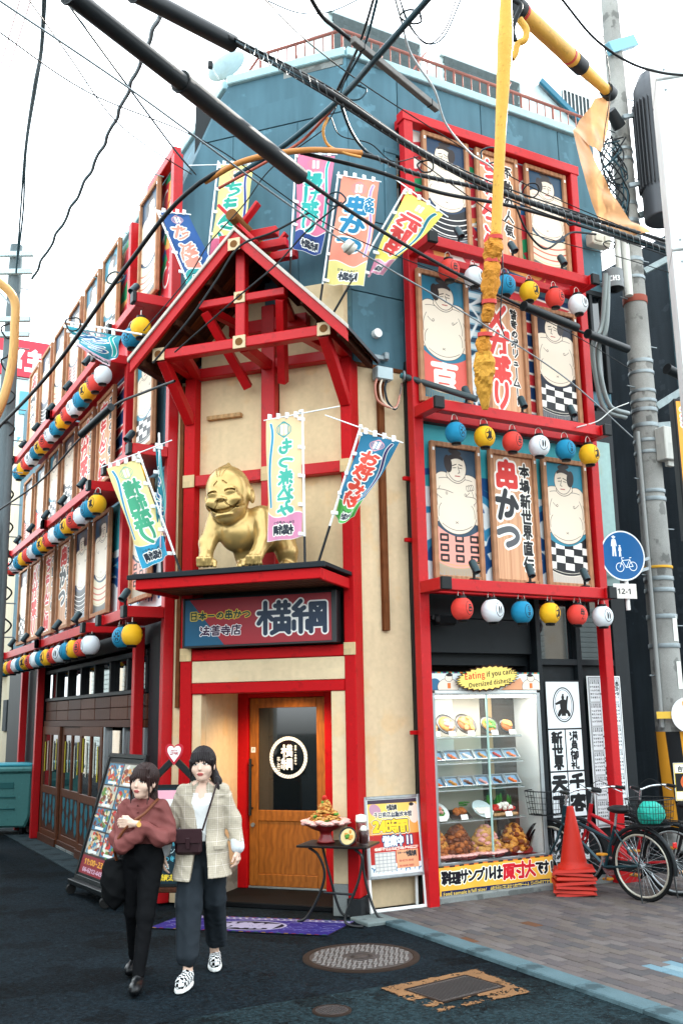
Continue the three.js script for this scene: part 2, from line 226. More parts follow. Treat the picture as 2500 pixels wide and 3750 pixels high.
// ---------- ground ----------
const asphaltFar = M('#1e2b33', 0.9, { spec: 0.12, map: TX.asphalt, bump: TX.asphaltB, bumpScale: 0.004 });
const asphaltNear = M('#2d4147', 0.9, { spec: 0.15, map: TX.asphalt, bump: TX.asphaltB, bumpScale: 0.005 });
struct('road', uvm(sheet(160, 160).rotateX(-Math.PI / 2)), asphaltFar, 'dark grey asphalt of the street junction', 'road');
{ // newer, paler asphalt on the camera's side of the seam
  const seam = [[-1200, 4100], [200, 3850], [680, 3737], [900, 3692], [1380, 3617], [1700, 3566]].map(([x, y]) => onY(x, y)).map((p) => [p.x, p.z]);
  const e = onY(2040, 3594); seam.push([e.x - 0.002, e.z], [4.58, 6], [-14, 6]);
  struct('road', polyFlat(seam, 0.004), asphaltNear, 'paler asphalt beyond the resurfacing seam, around the small round cover', 'road');
}
{ // pavement of brick pavers behind a flush kerb
  const KX = [[4.50, 4.73], [4.62, 4.80]];
  struct('pavement', boxAB(4.74, 14, -0.1, 0.012, -8.36, 5, 0.002), M('#2c2827', 0.95, { map: TX.concrete }), 'brick paved footway beside the restaurant', 'pavement');
  const pav = scene.children[scene.children.length - 1];
  const kerbM = M('#627a81', 0.85, { map: TX.concrete, bump: TX.grain, bumpScale: 0.003 });
  const kerb = tag(new THREE.Group(), 'blue grey concrete kerb stones between asphalt and brick pavers', 'kerb'); kerb.name = 'kerb'; kerb.userData.kind = 'structure'; scene.add(kerb);
  for (let z = -7.72; z < 4; z += 0.605) mesh('kerb_stone', box(0.168, 0.12, 0.597, 4.66 + 0.01, -0.025 + rr(-0.002, 0.002), z + 0.3, 0.008), kerbM, kerb);
  mesh('kerb_stone', boxAB(4.42, 4.745, -0.085, 0.03, -8.05, -7.725, 0.008), M('#84908f', 0.9, { map: TX.concrete }), kerb);
  const tones = ['#68605f', '#6e6563', '#716864', '#635c5d', '#6f6661', '#756d6b', '#665d5a', '#5d595a'].map((c) => M(c, 0.85, { map: TX.concrete, bump: TX.grain, bumpScale: 0.002 }));
  const blueP = ['#7f9ba6', '#7593a0', '#8aa3ab'].map((c) => M(c, 0.85, { map: TX.concrete }));
  const rust = M('#6e4c38', 0.9, { map: TX.concrete });
  const geos = [0, 1, 2].map((k) => box(0.0975, 0.06, 0.1975, 0, 0, 0, 0.004));
  const far = [], bricks = [];
  for (let i = 0; i < 78; i++) for (let j = 0; j < 34; j++) {
    const x = 4.76 + 0.05 + i * 0.101, z = -8.2 + j * 0.201 + (i % 2) * 0.1;
    if (z > -1.6) continue;
    const v = V(x, 0, z).sub(EYE), dz = v.dot(fwd), px = 1250 + FOCAL * v.dot(camR) / dz, py = 1875 - FOCAL * v.dot(camU) / dz;
    const blue = x > 5.35 && x < 6.6 && z > -5.45 && z < -5.03;
    bricks.push({ x, z, d: dz, seen: px > -60 && px < 2560 && py < 3820, blue, rust: !blue && hash(i, j, 91) > 0.985 });
  }
  bricks.sort((a, b) => (b.seen - a.seen) || a.d - b.d);
  bricks.forEach((b, k) => {
    const m = b.blue ? blueP[k % 3] : b.rust ? rust : tones[Math.floor(rnd() * 8)], y = -0.012 + rr(-0.0025, 0.0025);
    if (k < 300) { const q = mesh('paver', geos[0], m, pav); q.position.set(b.x, y, b.z); q.rotation.set(rr(-0.01, 0.01), rr(-0.008, 0.008), rr(-0.01, 0.01)); }
    else far.push([b, m, y]);
  });
  const im = new THREE.InstancedMesh(geos[0], M('#ffffff', 0.85, { map: TX.concrete, bump: TX.grain, bumpScale: 0.002 }), far.length); im.name = 'far_pavers'; im.userData.kind = 'stuff';
  far.forEach(([b, m, y], k) => { im.setMatrixAt(k, new THREE.Matrix4().makeRotationFromEuler(new THREE.Euler(rr(-0.008, 0.008), 0, rr(-0.008, 0.008))).setPosition(b.x, y, b.z)); im.setColorAt(k, m.color); });
  pav.add(im);
  struct('kerb', boxAB(5.45, 8.1, -0.05, 0.075, -8.6, -8.14, 0.01), concreteM, 'low concrete plinth along the foot of the display window wall', 'plinth');
  // gutter along the side street
  const gut = tag(new THREE.Group(), 'concrete gutter slabs along the side street wall', 'gutter'); gut.name = 'gutter'; gut.userData.kind = 'structure'; scene.add(gut);
  for (let z = -10.1; z > -21; z -= 0.6) mesh('gutter_slab', box(0.33, 0.1, 0.592, 3.12, -0.036 + rr(-0.003, 0.003), z, 0.006), M('#3c494e', 0.9, { map: TX.concrete, bump: TX.grain, bumpScale: 0.003 }), gut);
}
{ // iron covers in the road
  const iron = M('#3a3534', 0.5, { spec: 0.5, map: TX.metal, bump: TX.grain, bumpScale: 0.001 }), rimM = M('#33261f', 0.7, { map: TX.concrete });
  const c = onY(1322, 3508), rx = onY(1535, 3503).distanceTo(onY(1107, 3508)) / 2;
  const t = thing('manhole_cover', 'large round iron manhole cover with wavy grip pattern', 'manhole cover', c.clone().setY(0.004));
  mesh('rim', lathe([[rx - 0.05, 0.0], [rx - 0.05, 0.008], [rx, 0.006], [rx, -0.02]], 48), rimM, t);
  mesh('plate', cyl(rx - 0.052, rx - 0.052, 0.012, 48), iron, t);
  const bits = []; for (let a = -9; a <= 9; a++) for (let b = -9; b <= 9; b++) { const x = a * 0.045 + (b % 2) * 0.022, z = b * 0.036; if (Math.hypot(x, z) < rx - 0.075 && Math.hypot(x, z) > 0.13) bits.push(box(0.034, 0.006, 0.012, 0, 0, 0, 0.003).rotateY((a + b) % 2 ? 0.7 : -0.7).translate(x, 0.0085, z)); }
  mesh('grip_studs', bits, M('#716b68', 0.45, { spec: 0.8 }), t).userData.kind = 'stuff';
  mesh('centre_boss', lathe([[0, 0.012], [0.05, 0.012], [0.055, 0.006], [0.085, 0.006], [0.09, 0.011], [0.11, 0.011], [0.115, 0.005]], 32), iron, t);
  const q = onY(1215, 3706), r2 = onY(1285, 3703).distanceTo(onY(1140, 3706)) / 2;
  const t2 = thing('manhole_cover', 'small round iron valve cover in pale asphalt', 'manhole cover', q.clone().setY(0.008));
  mesh('rim', lathe([[r2 - 0.018, 0], [r2 - 0.018, 0.006], [r2, 0.004], [r2, -0.02]], 40), rimM, t2); mesh('plate', cyl(r2 - 0.019, r2 - 0.019, 0.008, 40), iron, t2);
  const b2 = []; for (let a = -5; a <= 5; a++) for (let b = -3; b <= 3; b++) { const x = a * 0.02, z = b * 0.03; if (Math.hypot(x, z) < r2 - 0.035) b2.push(box(0.012, 0.004, 0.02, x, 0.005, z, 0.002)); } mesh('raised_lettering', b2, iron, t2).userData.kind = 'stuff';
  // square hatch with worn orange paint round it
  const P = [[1495, 3632], [1712, 3571], [1838, 3626], [1608, 3675]].map(([x, y]) => onY(x, y)), ctr = P.reduce((a, p) => a.add(p), V(0, 0, 0)).multiplyScalar(0.25);
  const ex = P[1].clone().sub(P[0]).add(P[2].clone().sub(P[3])).multiplyScalar(0.5), ez = P[3].clone().sub(P[0]).add(P[2].clone().sub(P[1])).multiplyScalar(0.5);
  const t3 = thing('hatch_cover', 'square iron hatch cover inside worn orange paint', 'hatch cover', ctr.clone().setY(0.008), -Math.atan2(ex.z, ex.x));
  const w = ex.length(), d = ez.length(); mesh('frame', [box(w, 0.012, 0.02, 0, 0, -d / 2), box(w, 0.012, 0.02, 0, 0, d / 2), box(0.02, 0.012, d, -w / 2, 0, 0), box(0.02, 0.012, d, w / 2, 0, 0)], rimM, t3);
  mesh('plate', box(w - 0.02, 0.008, d - 0.02, 0, 0, 0, 0.001), iron, t3);
  const rb = []; for (let k = -12; k <= 12; k++) { const L = 0.15; rb.push(box(0.006, 0.004, d * 0.8, k * w / 27, 0.006, 0, 0.001)); } mesh('ribs', rb, iron, t3).userData.kind = 'stuff';
  const paint = canvasTex(512, 512, (g, W, H) => { g.clearRect(0, 0, W, H); g.fillStyle = '#c58f5a'; g.fillRect(0, 0, W, H); });
  const alpha = dataTex(512, (u, v) => { const m = Math.max(Math.abs(u - 0.5), Math.abs(v - 0.5)) * 2, n = fbm(u, v, 12, 5, 7), n2 = fbm(u, v, 64, 2, 9); const far = v > 0.5 ? 0 : 0.18; const worn = v < 0.45 ? 0.26 * sm(0.95, 0.3, u) + 0.08 : 0.06 + 0.1 * sm(0.6, 0.2, u) * sm(0.9, 0.5, v); return sm(0.98, 0.92, m + (n - 0.5) * 0.16) * sm(0.44, 0.52, n + 0.24 - worn + (n2 - 0.5) * 0.45); }, 1, false);
  const Q = [[1378, 3618], [1745, 3545], [1955, 3633], [1600, 3712]].map(([x, y]) => onY(x, y, 0.011)); const pg = quad(Q[3], Q[2], Q[1], Q[0]);
  single('road_marking', pg, M('#946c4a', 0.85, { map: TX.concrete, alphaMap: alpha, transparent: true }), 'worn orange paint patch around the square hatch', 'marking');
}
// ---------- the corner restaurant ----------
const cgeo = (g) => g.applyMatrix4(new THREE.Matrix4().makeRotationY(-CA));
const cbox = (s0, s1, y0, y1, c0, c1, b) => cgeo(boxAB(s0, s1, y0, y1, c0, c1, b));
const lbox = (z0, z1, y0, y1, x0, x1, b) => boxAB(x0, x1, y0, y1, z0, z1, b);
const B0 = V(4.2, 0, -9.2);
const bld = thing('corner_restaurant', 'corner restaurant with dark upper walls and red timber gabled entrance', 'building', B0);
const bm = (name, geo, mat, parent = bld) => { const m = mesh(name, Array.isArray(geo) ? merge(geo) : geo, mat, parent); if (parent === bld || parent.isGroup && parent.parent === bld) m.geometry = m.geometry.clone().translate(-B0.x, 0, -B0.z); else m.geometry = m.geometry.clone().translate(-B0.x, 0, -B0.z); return m; };
const XE = 8.35, ZE = -19.2, YT = 9.05, SL = -5.116, SR = -3.02;
{ // dark cladding panels with open joints
  const g = 0.006;
  const rp = (x0, x1, y0, y1) => bm('wall_panel', boxAB(x0 + g, x1 - g, y0 + g, y1 - g, ZR - 0.16, ZR, 0.004), darkM);
  rp(4.70, 5.36, 5.42, 6.24); rp(4.70, 5.36, 6.24, 7.1); rp(4.70, 5.36, 7.1, YT); rp(5.36, 7.76, 5.42, 7.6); rp(5.36, 6.55, 7.6, YT); rp(6.55, 7.76, 7.6, YT); rp(7.76, XE, 5.42, 7.1); rp(7.76, XE, 7.1, YT); 
  const cp = (pts) => bm('wall_panel', cgeo(uvm(ext(shp(pts), 0.16, 0.003)).translate(0, 0, CW - 0.16)), darkM);
  const sa = SL + g, sb = SR - g, sm1 = -4.42, sm2 = -3.62;
  cp([[sa, 5.43], [sm1 - g, 5.43], [sm1 - g, 8.37], [-4.83, 8.37], [sa, 7.8]]);
  cp([[sm1 + g, 5.43], [sm2 - g, 5.43], [sm2 - g, 8.37], [sm1 + g, 8.37]]); cp([[sm2 + g, 5.43], [sb, 5.43], [sb, 6.24 - g], [sm2 + g, 6.24 - g]]); cp([[sm2 + g, 6.24 + g], [sb, 6.24 + g], [sb, 8.37], [sm2 + g, 8.37]]);
  cp([[-4.825, 8.39], [sb, 8.39], [sb, YT], [-4.495, YT]]);
  // side street: vertical wall, leaning back at the top
  for (const [z0, z1] of [[-9.87, -11.5], [-11.5, -13.6], [-13.6, -16.4], [-16.4, ZE]]) {
    bm('wall_panel', lbox(z0 - g, z1 + g, 2.9, 7.79, XL, XL + 0.16, 0.004), darkM);
    const n = quad(V(XL, 7.8, z1 + g), V(XL, 7.8, z0 - g), V(3.72, YT, z0 > -10 ? -9.40 : z0 - g), V(3.72, YT, z1 + g)); bm('wall_panel', uvm(n), darkM);
  }
  bm('backing_wall', [boxAB(4.72, 5.47, 0, YT - 0.02, ZR - 0.4, ZR - 0.18, 0), boxAB(5.47, 6.93, 2.3, YT - 0.02, ZR - 0.4, ZR - 0.18, 0), boxAB(6.93, XE, 0, YT - 0.02, ZR - 0.4, ZR - 0.18, 0), cbox(SL + 0.1, SR - 0.05, 3.2, YT - 0.02, CW - 0.4, CW - 0.18, 0), lbox(-10.1, ZE, 3.0, 7.7, XL + 0.18, XL + 0.4, 0), boxAB(XE - 0.2, XE, 0, YT - 0.01, -18, ZR - 0.18, 0)], blackM);
  bm('inner_wall', uvm(ext(shp([[3.78, 10.35], [4.35, 9.93], [5.1, 9.02], [XE - 0.25, 9.02], [XE - 0.25, 18], [3.78, 18]]), YT - 0.2, 0).rotateX(-Math.PI / 2)), roomM); bm('inner_wall', cbox(-4.7, -3.1, 2.31, 3.2, CW - 0.3, CW + 0.05, 0), roomM); bm('inner_wall', [cbox(SL + 0.1, -4.73, 0.02, 3.2, CW - 0.5, CW - 0.03, 0), lbox(-10.1, ZE, 2.55, 3.1, XL + 0.21, XL + 0.5, 0)], roomM);
  bm('roof_deck', uvm(ext(shp([[3.72, 9.4], [4.66, 8.33], [XE, 8.33], [XE, 18], [3.72, 18]]), 0.08, 0).rotateX(-Math.PI / 2).translate(0, YT - 0.08, 0)), concreteM);
  // metal coping
  const cop = sub('coping', bld); const ch = 0.11;
  bm('coping_strip', boxAB(4.69, XE + 0.06, YT, YT + ch, ZR - 0.2, ZR + 0.05, 0.01), coping, cop);
  bm('coping_strip', cbox(-4.49, -3.03, YT + 0.002, YT + ch + 0.002, CW - 0.2, CW + 0.05, 0.01), coping, cop);
  bm('coping_strip', lbox(-9.45, ZE, YT + 0.004, YT + ch + 0.004, 3.67, 3.92, 0.01), coping, cop);
}
{ // rusty roof railing
  const rusty = M('#b5756a', 0.7, { map: TX.concrete }), rail = sub('roof_railing', bld), y0 = YT + 0.11, y1 = y0 + 0.34;
  const a = Cp(-4.15, 0, CW - 0.16), b = V(4.72, 0, ZR - 0.13), c = V(XE, 0, ZR - 0.13);
  const run = (p, q, n) => { for (let k = 0; k <= n; k++) { const m = p.clone().lerp(q, k / n); bm('railing_post', rod(m.clone().setY(y0), m.clone().setY(y1), k % 4 ? 0.008 : 0.016, undefined, 6), rusty, rail); } bm('top_rail', rod(p.clone().setY(y1), q.clone().setY(y1), 0.02, undefined, 8), rusty, rail); };
  run(a, b, 9); run(b, c, 28); bm('brace', rod(a.clone().setY(y1), Cp(-4.42, y0, CW - 0.16), 0.016), rusty, rail);
  for (const x of [5.55, 6.85]) { bm('railing_stay', rod(V(x, y0 - 0.05, ZR - 0.02), V(x + 0.45, y0 + 0.62, ZR - 0.3), 0.012), rusty, rail); bm('base_plate', box(0.12, 0.08, 0.08, x, y0 - 0.05, ZR - 0.0), rusty, rail); }
}
{ // R side below: beige render, black door bay
  bm('rendered_wall', boxAB(4.705, 5.325, 0.02, 5.40, ZR - 0.17, ZR - 0.004, 0.004), beige);
  bm('drip_batten', boxAB(4.71, 5.34, 5.385, 5.43, ZR - 0.02, ZR + 0.014, 0.004), brownW);
  bm('corner_pipe', rod(V(5.345, 0.02, ZR + 0.06), V(5.345, 5.5, ZR + 0.06), 0.045, undefined, 14), blackPl);
  bm('pilaster', boxAB(5.33, 5.47, 0.02, 5.42, ZR - 0.17, ZR + 0.03, 0.006), blackM);
  bm('fascia_panel', boxAB(5.475, 6.92, 2.42, 2.78, ZR - 0.17, ZR - 0.06, 0.004), blackM); bm('fascia_panel', boxAB(5.475, 6.92, 2.785, 3.12, ZR - 0.17, ZR - 0.05, 0.004), blackM);
  bm('wall_panel', boxAB(5.475, 8.06, 3.125, 5.41, ZR - 0.17, ZR - 0.03, 0.004), blackM);
  bm('brown_batten', boxAB(4.98, 5.05, 2.62, 5.38, ZR - 0.004, ZR + 0.05, 0.005), brownW); 
  // glazed bay
  const bay = sub('glazed_bay', bld), z = ZR - 0.05;
  for (const x of [6.93, 7.50, 8.06]) bm('mullion', boxAB(x, x + 0.065, 0.07, 3.12, ZR - 0.12, ZR + 0.02, 0.006), blackM, bay);
  bm('transom', boxAB(6.99, 8.06, 2.30, 2.37, ZR - 0.11, ZR + 0.012, 0.006), blackM, bay); bm('transom', boxAB(6.99, 8.06, 3.04, 3.118, ZR - 0.11, ZR + 0.012, 0.006), blackM, bay); bm('transom', boxAB(6.99, 8.06, 0.07, 0.2, ZR - 0.11, ZR + 0.012, 0.006), blackM, bay);
  for (const [x0, x1] of [[6.99, 7.50], [7.56, 8.06]]) { bm('window_pane', boxAB(x0, x1, 2.37, 3.04, z - 0.01, z - 0.004, 0), darkGlass, bay); bm('door_panel', boxAB(x0, x1, 0.2, 2.3, z - 0.03, z - 0.002, 0.002), blackM, bay); }
  bm('side_return', boxAB(8.13, XE, 0.02, 9.0, ZR - 0.17, ZR - 0.05, 0.005), blackM);
  bm('window_frame', boxAB(7.78, 8.3, 3.2, 5.35, ZR - 0.028, ZR + 0.02, 0.008), blackM); bm('window_pane', boxAB(7.80, 8.22, 3.22, 4.96, ZR + 0.022, ZR + 0.028, 0), M('#8fb7b4', 0.18, { map: TX.plaster }));
  bm('upper_window_frame', [boxAB(7.80, 8.32, 6.85, 6.92, ZR, ZR + 0.05), boxAB(7.80, 7.86, 5.6, 6.85, ZR, ZR + 0.05), boxAB(8.26, 8.32, 5.6, 6.85, ZR, ZR + 0.05), boxAB(8.05, 8.1, 5.6, 6.85, ZR, ZR + 0.05)], blackM); bm('window_pane', boxAB(7.86, 8.26, 5.6, 6.85, ZR + 0.004, ZR + 0.012, 0), darkGlass);
  bm('upper_window_frame', [boxAB(5.15, 5.3, 6.9, 8.02, ZR, ZR + 0.03), boxAB(5.15, 5.5, 7.98, 8.04, ZR, ZR + 0.04)], darkM); bm('window_pane', boxAB(5.3, 5.5, 6.9, 7.98, ZR + 0.003, ZR + 0.01, 0), darkGlass);
  // stuck on the upper wall
  bm('cable_gland', cyl(0.05, 0.05, 0.06, 14).rotateX(Math.PI / 2).translate(4.99, 5.78, ZR + 0.03), whitePl);
  bm('wall_bracket', [box(0.3, 0.05, 0.05, 4.95, 5.5, ZR + 0.05), box(0.05, 0.08, 0.08, 4.83, 5.52, ZR + 0.06), box(0.05, 0.08, 0.08, 5.07, 5.52, ZR + 0.06)], steel);
  for (const y of [0.35, 1.62, 3.55, 4.2]) bm('pipe_clip', box(0.13, 0.04, 0.04, 5.29, y, ZR + 0.09, 0.004), redFlat);
}
{ // corner face below the cladding
  const ply = (s0, s1, y0, y1) => bm('plywood_panel', cbox(s0 + 0.004, s1 - 0.004, y0, y1, CW, CW + 0.13, 0.003), plyM);
  ply(SL, -4.85, 0.02, 5.4); bm('brown_batten', cbox(-4.95, -4.9, 1.9, 5.35, CW + 0.13, CW + 0.17, 0.004), brownW);
  for (const [y0, y1] of [[3.12, 4.19], [4.30, 5.39]]) { ply(-4.725, -3.955, y0, y1); ply(-3.80, -3.06, y0, y1); }
  ply(-4.725, -3.955, 5.5, 6.3); ply(-3.80, -3.06, 5.5, 6.3);
  bm('dark_strip', cbox(-3.95, -3.81, 5.96, 6.4, CW + 0.131, CW + 0.16, 0.003), darkM);
  bm('render_band', cbox(-4.72, -3.075, 2.14, 2.355, CF - 0.12, CF - 0.012, 0.004), beige);
  const post = sub('entrance_frame', bld);
  bm('post', cbox(-4.85, -4.722, 0.16, 5.39, CF - 0.25, CF, 0.008), redFlat, post); bm('post', cbox(-3.078, -2.965, 0.16, 5.39, CF - 0.25, CF, 0.008), redFlat, post);
  bm('post', cbox(-3.955, -3.80, 3.13, 6.1, CF - 0.12, CF - 0.002, 0.008), red, post);
  bm('post_foot', cbox(-4.86, -4.71, 0.0, 0.16, CF - 0.25, CF + 0.006, 0.006), concreteM, post); bm('post_foot', cbox(-3.09, -2.95, 0.0, 0.16, CF - 0.25, CF + 0.006, 0.006), M('#2a2c2e', 0.8), post);
  const tie = (y0, y1, n = 'tie_beam', c = CF - 0.004, m = redFlat) => bm(n, cbox(-4.72, -3.08, y0, y1, CF - 0.18, c, 0.008), m, post);
  tie(2.03, 2.135, 'lintel'); tie(2.36, 2.47);
  for (const [a, b] of [[-4.72, -3.957], [-3.798, -3.08]]) { bm('tie_beam', cbox(a, b, 4.185, 4.305, CF - 0.12, CF - 0.006, 0.008), red, post); bm('tie_beam', cbox(a, b, 5.385, 5.495, CF - 0.12, CF - 0.006, 0.008), red, post); bm('tie_beam', cbox(a * 0.55 - 3.877 * 0.45, b * 0.55 - 3.877 * 0.45, 5.81, 5.955, CF - 0.12, CF - 0.008, 0.008), red, post); }
  const cap = (s, y, c, w = 0.135, nm = 'joint_cap') => { bm(nm, cbox(s - w / 2, s + w / 2, y - w / 2, y + w / 2, c, c + 0.012, 0.003), brass, post); };
  cap(-4.786, 2.425, CF, 0.13); cap(-3.02, 2.425, CF, 0.12); cap(-4.786, 4.245, CF); cap(-3.02, 4.245, CF); cap(-3.877, 4.245, CF - 0.002, 0.15);
  // alcove behind the door opening
  const D = -9.72, al = sub('alcove', bld);
  bm('jamb_face', cbox(-4.72, -4.62, 0.02, 2.03, CF - 0.14, CF - 0.03, 0.004), beige, al); bm('jamb_face', cbox(-3.225, -3.08, 0.28, 2.03, CF - 0.14, CF - 0.02, 0.004), beige, al); bm('jamb_plinth', cbox(-3.23, -3.08, 0.0, 0.278, CF - 0.14, CF - 0.012, 0.006), concreteM, al);
  bm('side_wall', cbox(-4.72, -4.62, 0.02, 2.3, D - 0.1, CF - 0.145, 0.003), beige, al); bm('side_wall', cbox(-3.225, -3.12, 0.02, 2.3, D - 0.1, CF - 0.145, 0.003), beige, al);
  bm('side_plinth', cbox(-4.628, -4.61, 0.02, 0.3, D, CF - 0.15, 0.003), concreteM, al);
  bm('ceiling', cbox(-4.7, -3.12, 2.2, 2.3, D - 0.05, CF - 0.19, 0.003), beige, al); bm('back_wall', cbox(-4.7, -3.1, 0.02, 2.3, D - 0.16, D - 0.085, 0.003), redFlat, al);
  bm('step', cbox(-4.62, -3.225, 0.0, 0.05, D - 0.08, CF - 0.16, 0.008), M('#15171a', 0.75, { map: TX.concrete }), al);
}
{ // entrance door
  const D = -9.72, L = -4.50, R = -3.62, T = 2.0, door = sub('door', bld), oak = M('#b26c28', 0.5, { map: TX.wood, bump: TX.soft, bumpScale: 0.0006 });
  const fr = [[L - 0.13, L, 0.05, T + 0.1], [R, R + 0.13, 0.05, T + 0.1]]; for (const f of fr) bm('door_frame', cbox(...f, D - 0.08, D + 0.04, 0.006), redFlat, door); bm('door_frame', cbox(L, R, T, T + 0.1, D - 0.08, D + 0.04, 0.006), redFlat, door);
  const w = 0.105; bm('stile', cbox(L + 0.004, L + w, 0.07, T - 0.004, D - 0.045, D, 0.005), oak, door); bm('stile', cbox(R - w, R - 0.004, 0.07, T - 0.004, D - 0.045, D, 0.005), oak, door);
  bm('rail', cbox(L + w, R - w, T - 0.11, T - 0.004, D - 0.044, D - 0.001, 0.005), oak, door); bm('rail', cbox(L + w, R - w, 0.72, 0.83, D - 0.044, D - 0.001, 0.005), oak, door); bm('rail', cbox(L + w, R - w, 0.07, 0.19, D - 0.044, D - 0.001, 0.005), oak, door);
  bm('lower_panel', cbox(L + w, R - w, 0.19, 0.72, D - 0.035, D - 0.012, 0.004), oak, door); bm('kick_strip', cbox(L, R, 0.05, 0.068, D - 0.04, D + 0.01, 0.002), steel, door);
  bm('door_pane', cbox(L + w, R - w, 0.83, T - 0.11, D - 0.024, D - 0.018, 0), darkGlass, door);
  bm('handle', [cgeo(rod(V(L + 0.04, 0.78, D + 0.06), V(L + 0.04, 1.36, D + 0.06), 0.016)), cgeo(rod(V(L + 0.04, 0.85, D), V(L + 0.04, 0.85, D + 0.06), 0.01)), cgeo(rod(V(L + 0.04, 1.29, D), V(L + 0.04, 1.29, D + 0.06), 0.01))], blackMetal, door);
  bm('lock', cgeo(cyl(0.022, 0.022, 0.02, 16).rotateX(Math.PI / 2).translate(L + 0.05, 0.68, D + 0.01)), steel, door); bm('hinge', cbox(R - 0.012, R + 0.012, 1.72, 1.84, D + 0.002, D + 0.014, 0.002), blackMetal, door);
  const pull = canvasTex(64, 64, (g) => { g.fillStyle = '#f2efe8'; g.fillRect(0, 0, 64, 64); g.strokeStyle = '#222'; g.lineWidth = 6; g.beginPath(); g.moveTo(18, 16); g.lineTo(34, 16); g.lineTo(34, 30); g.lineTo(18, 30); g.lineTo(18, 46); g.lineTo(32, 46); g.moveTo(48, 10); g.lineTo(48, 54); g.stroke(); });
  bm('pull_plate', cgeo(sheet(0.05, 0.055, L + 0.05, 1.45, D + 0.003)), printed(pull), door);
  const rope = canvasTex(512, 512, (g, W) => { g.clearRect(0, 0, W, W); g.translate(256, 256); g.lineWidth = 40; g.strokeStyle = '#eceff0'; g.beginPath(); g.arc(0, 0, 220, 0, 7); g.stroke(); g.strokeStyle = '#30383c'; g.lineWidth = 5; for (let a = 0; a < 40; a++) { const t = a / 40 * 6.2832; g.beginPath(); g.moveTo(198 * Math.cos(t), 198 * Math.sin(t)); g.lineTo(242 * Math.cos(t + 0.13), 242 * Math.sin(t + 0.13)); g.stroke(); } g.translate(-256, -256);
    jtext(g, '横綱', 165, 110, 140, [['#eceff0', 0.15]], { vertical: true, pitch: 1.05 }); jtext(g, '日本一の串かつ', 330, 115, 30, [['#eceff0', 0.14]], { vertical: true, pitch: 1.1 }); jtext(g, 'よこづな', 112, 250, 38, [['#eceff0', 0.13]], { vertical: true }); });
  bm('glass_emblem', cgeo(sheet(0.46, 0.46, -4.05, 1.37, D - 0.012)), M('#ffffff', 0.6, { map: rope, transparent: true, alphaTest: 0.5 }), door);
}
{ // recessed downlight in the alcove ceiling
  const p = Cp(-3.95, 2.195, -9.32), lm = sub('downlight', bld); bm('trim_ring', ring(0.055, 0.01, 0, 0, 0, 24, 6).rotateX(Math.PI / 2).translate(p.x, p.y, p.z), whitePl, lm); bm('lens', cyl(0.048, 0.048, 0.01, 24, p.x, p.y, p.z), M('#ffffff', 0.5, { emissive: new THREE.Color(1, 0.72, 0.4), emissiveIntensity: 3 }), lm);
  const l = new THREE.SpotLight(new THREE.Color(1, 0.7, 0.38), 3, 0, 1.15, 0.8, 2); l.name = 'downlight_lamp'; l.position.set(p.x - B0.x, p.y - 0.02, p.z - B0.z); l.target.position.set(p.x - B0.x, 0, p.z - B0.z); l.shadow.radius = 2.4; l.castShadow = true; bld.add(l, l.target);
}
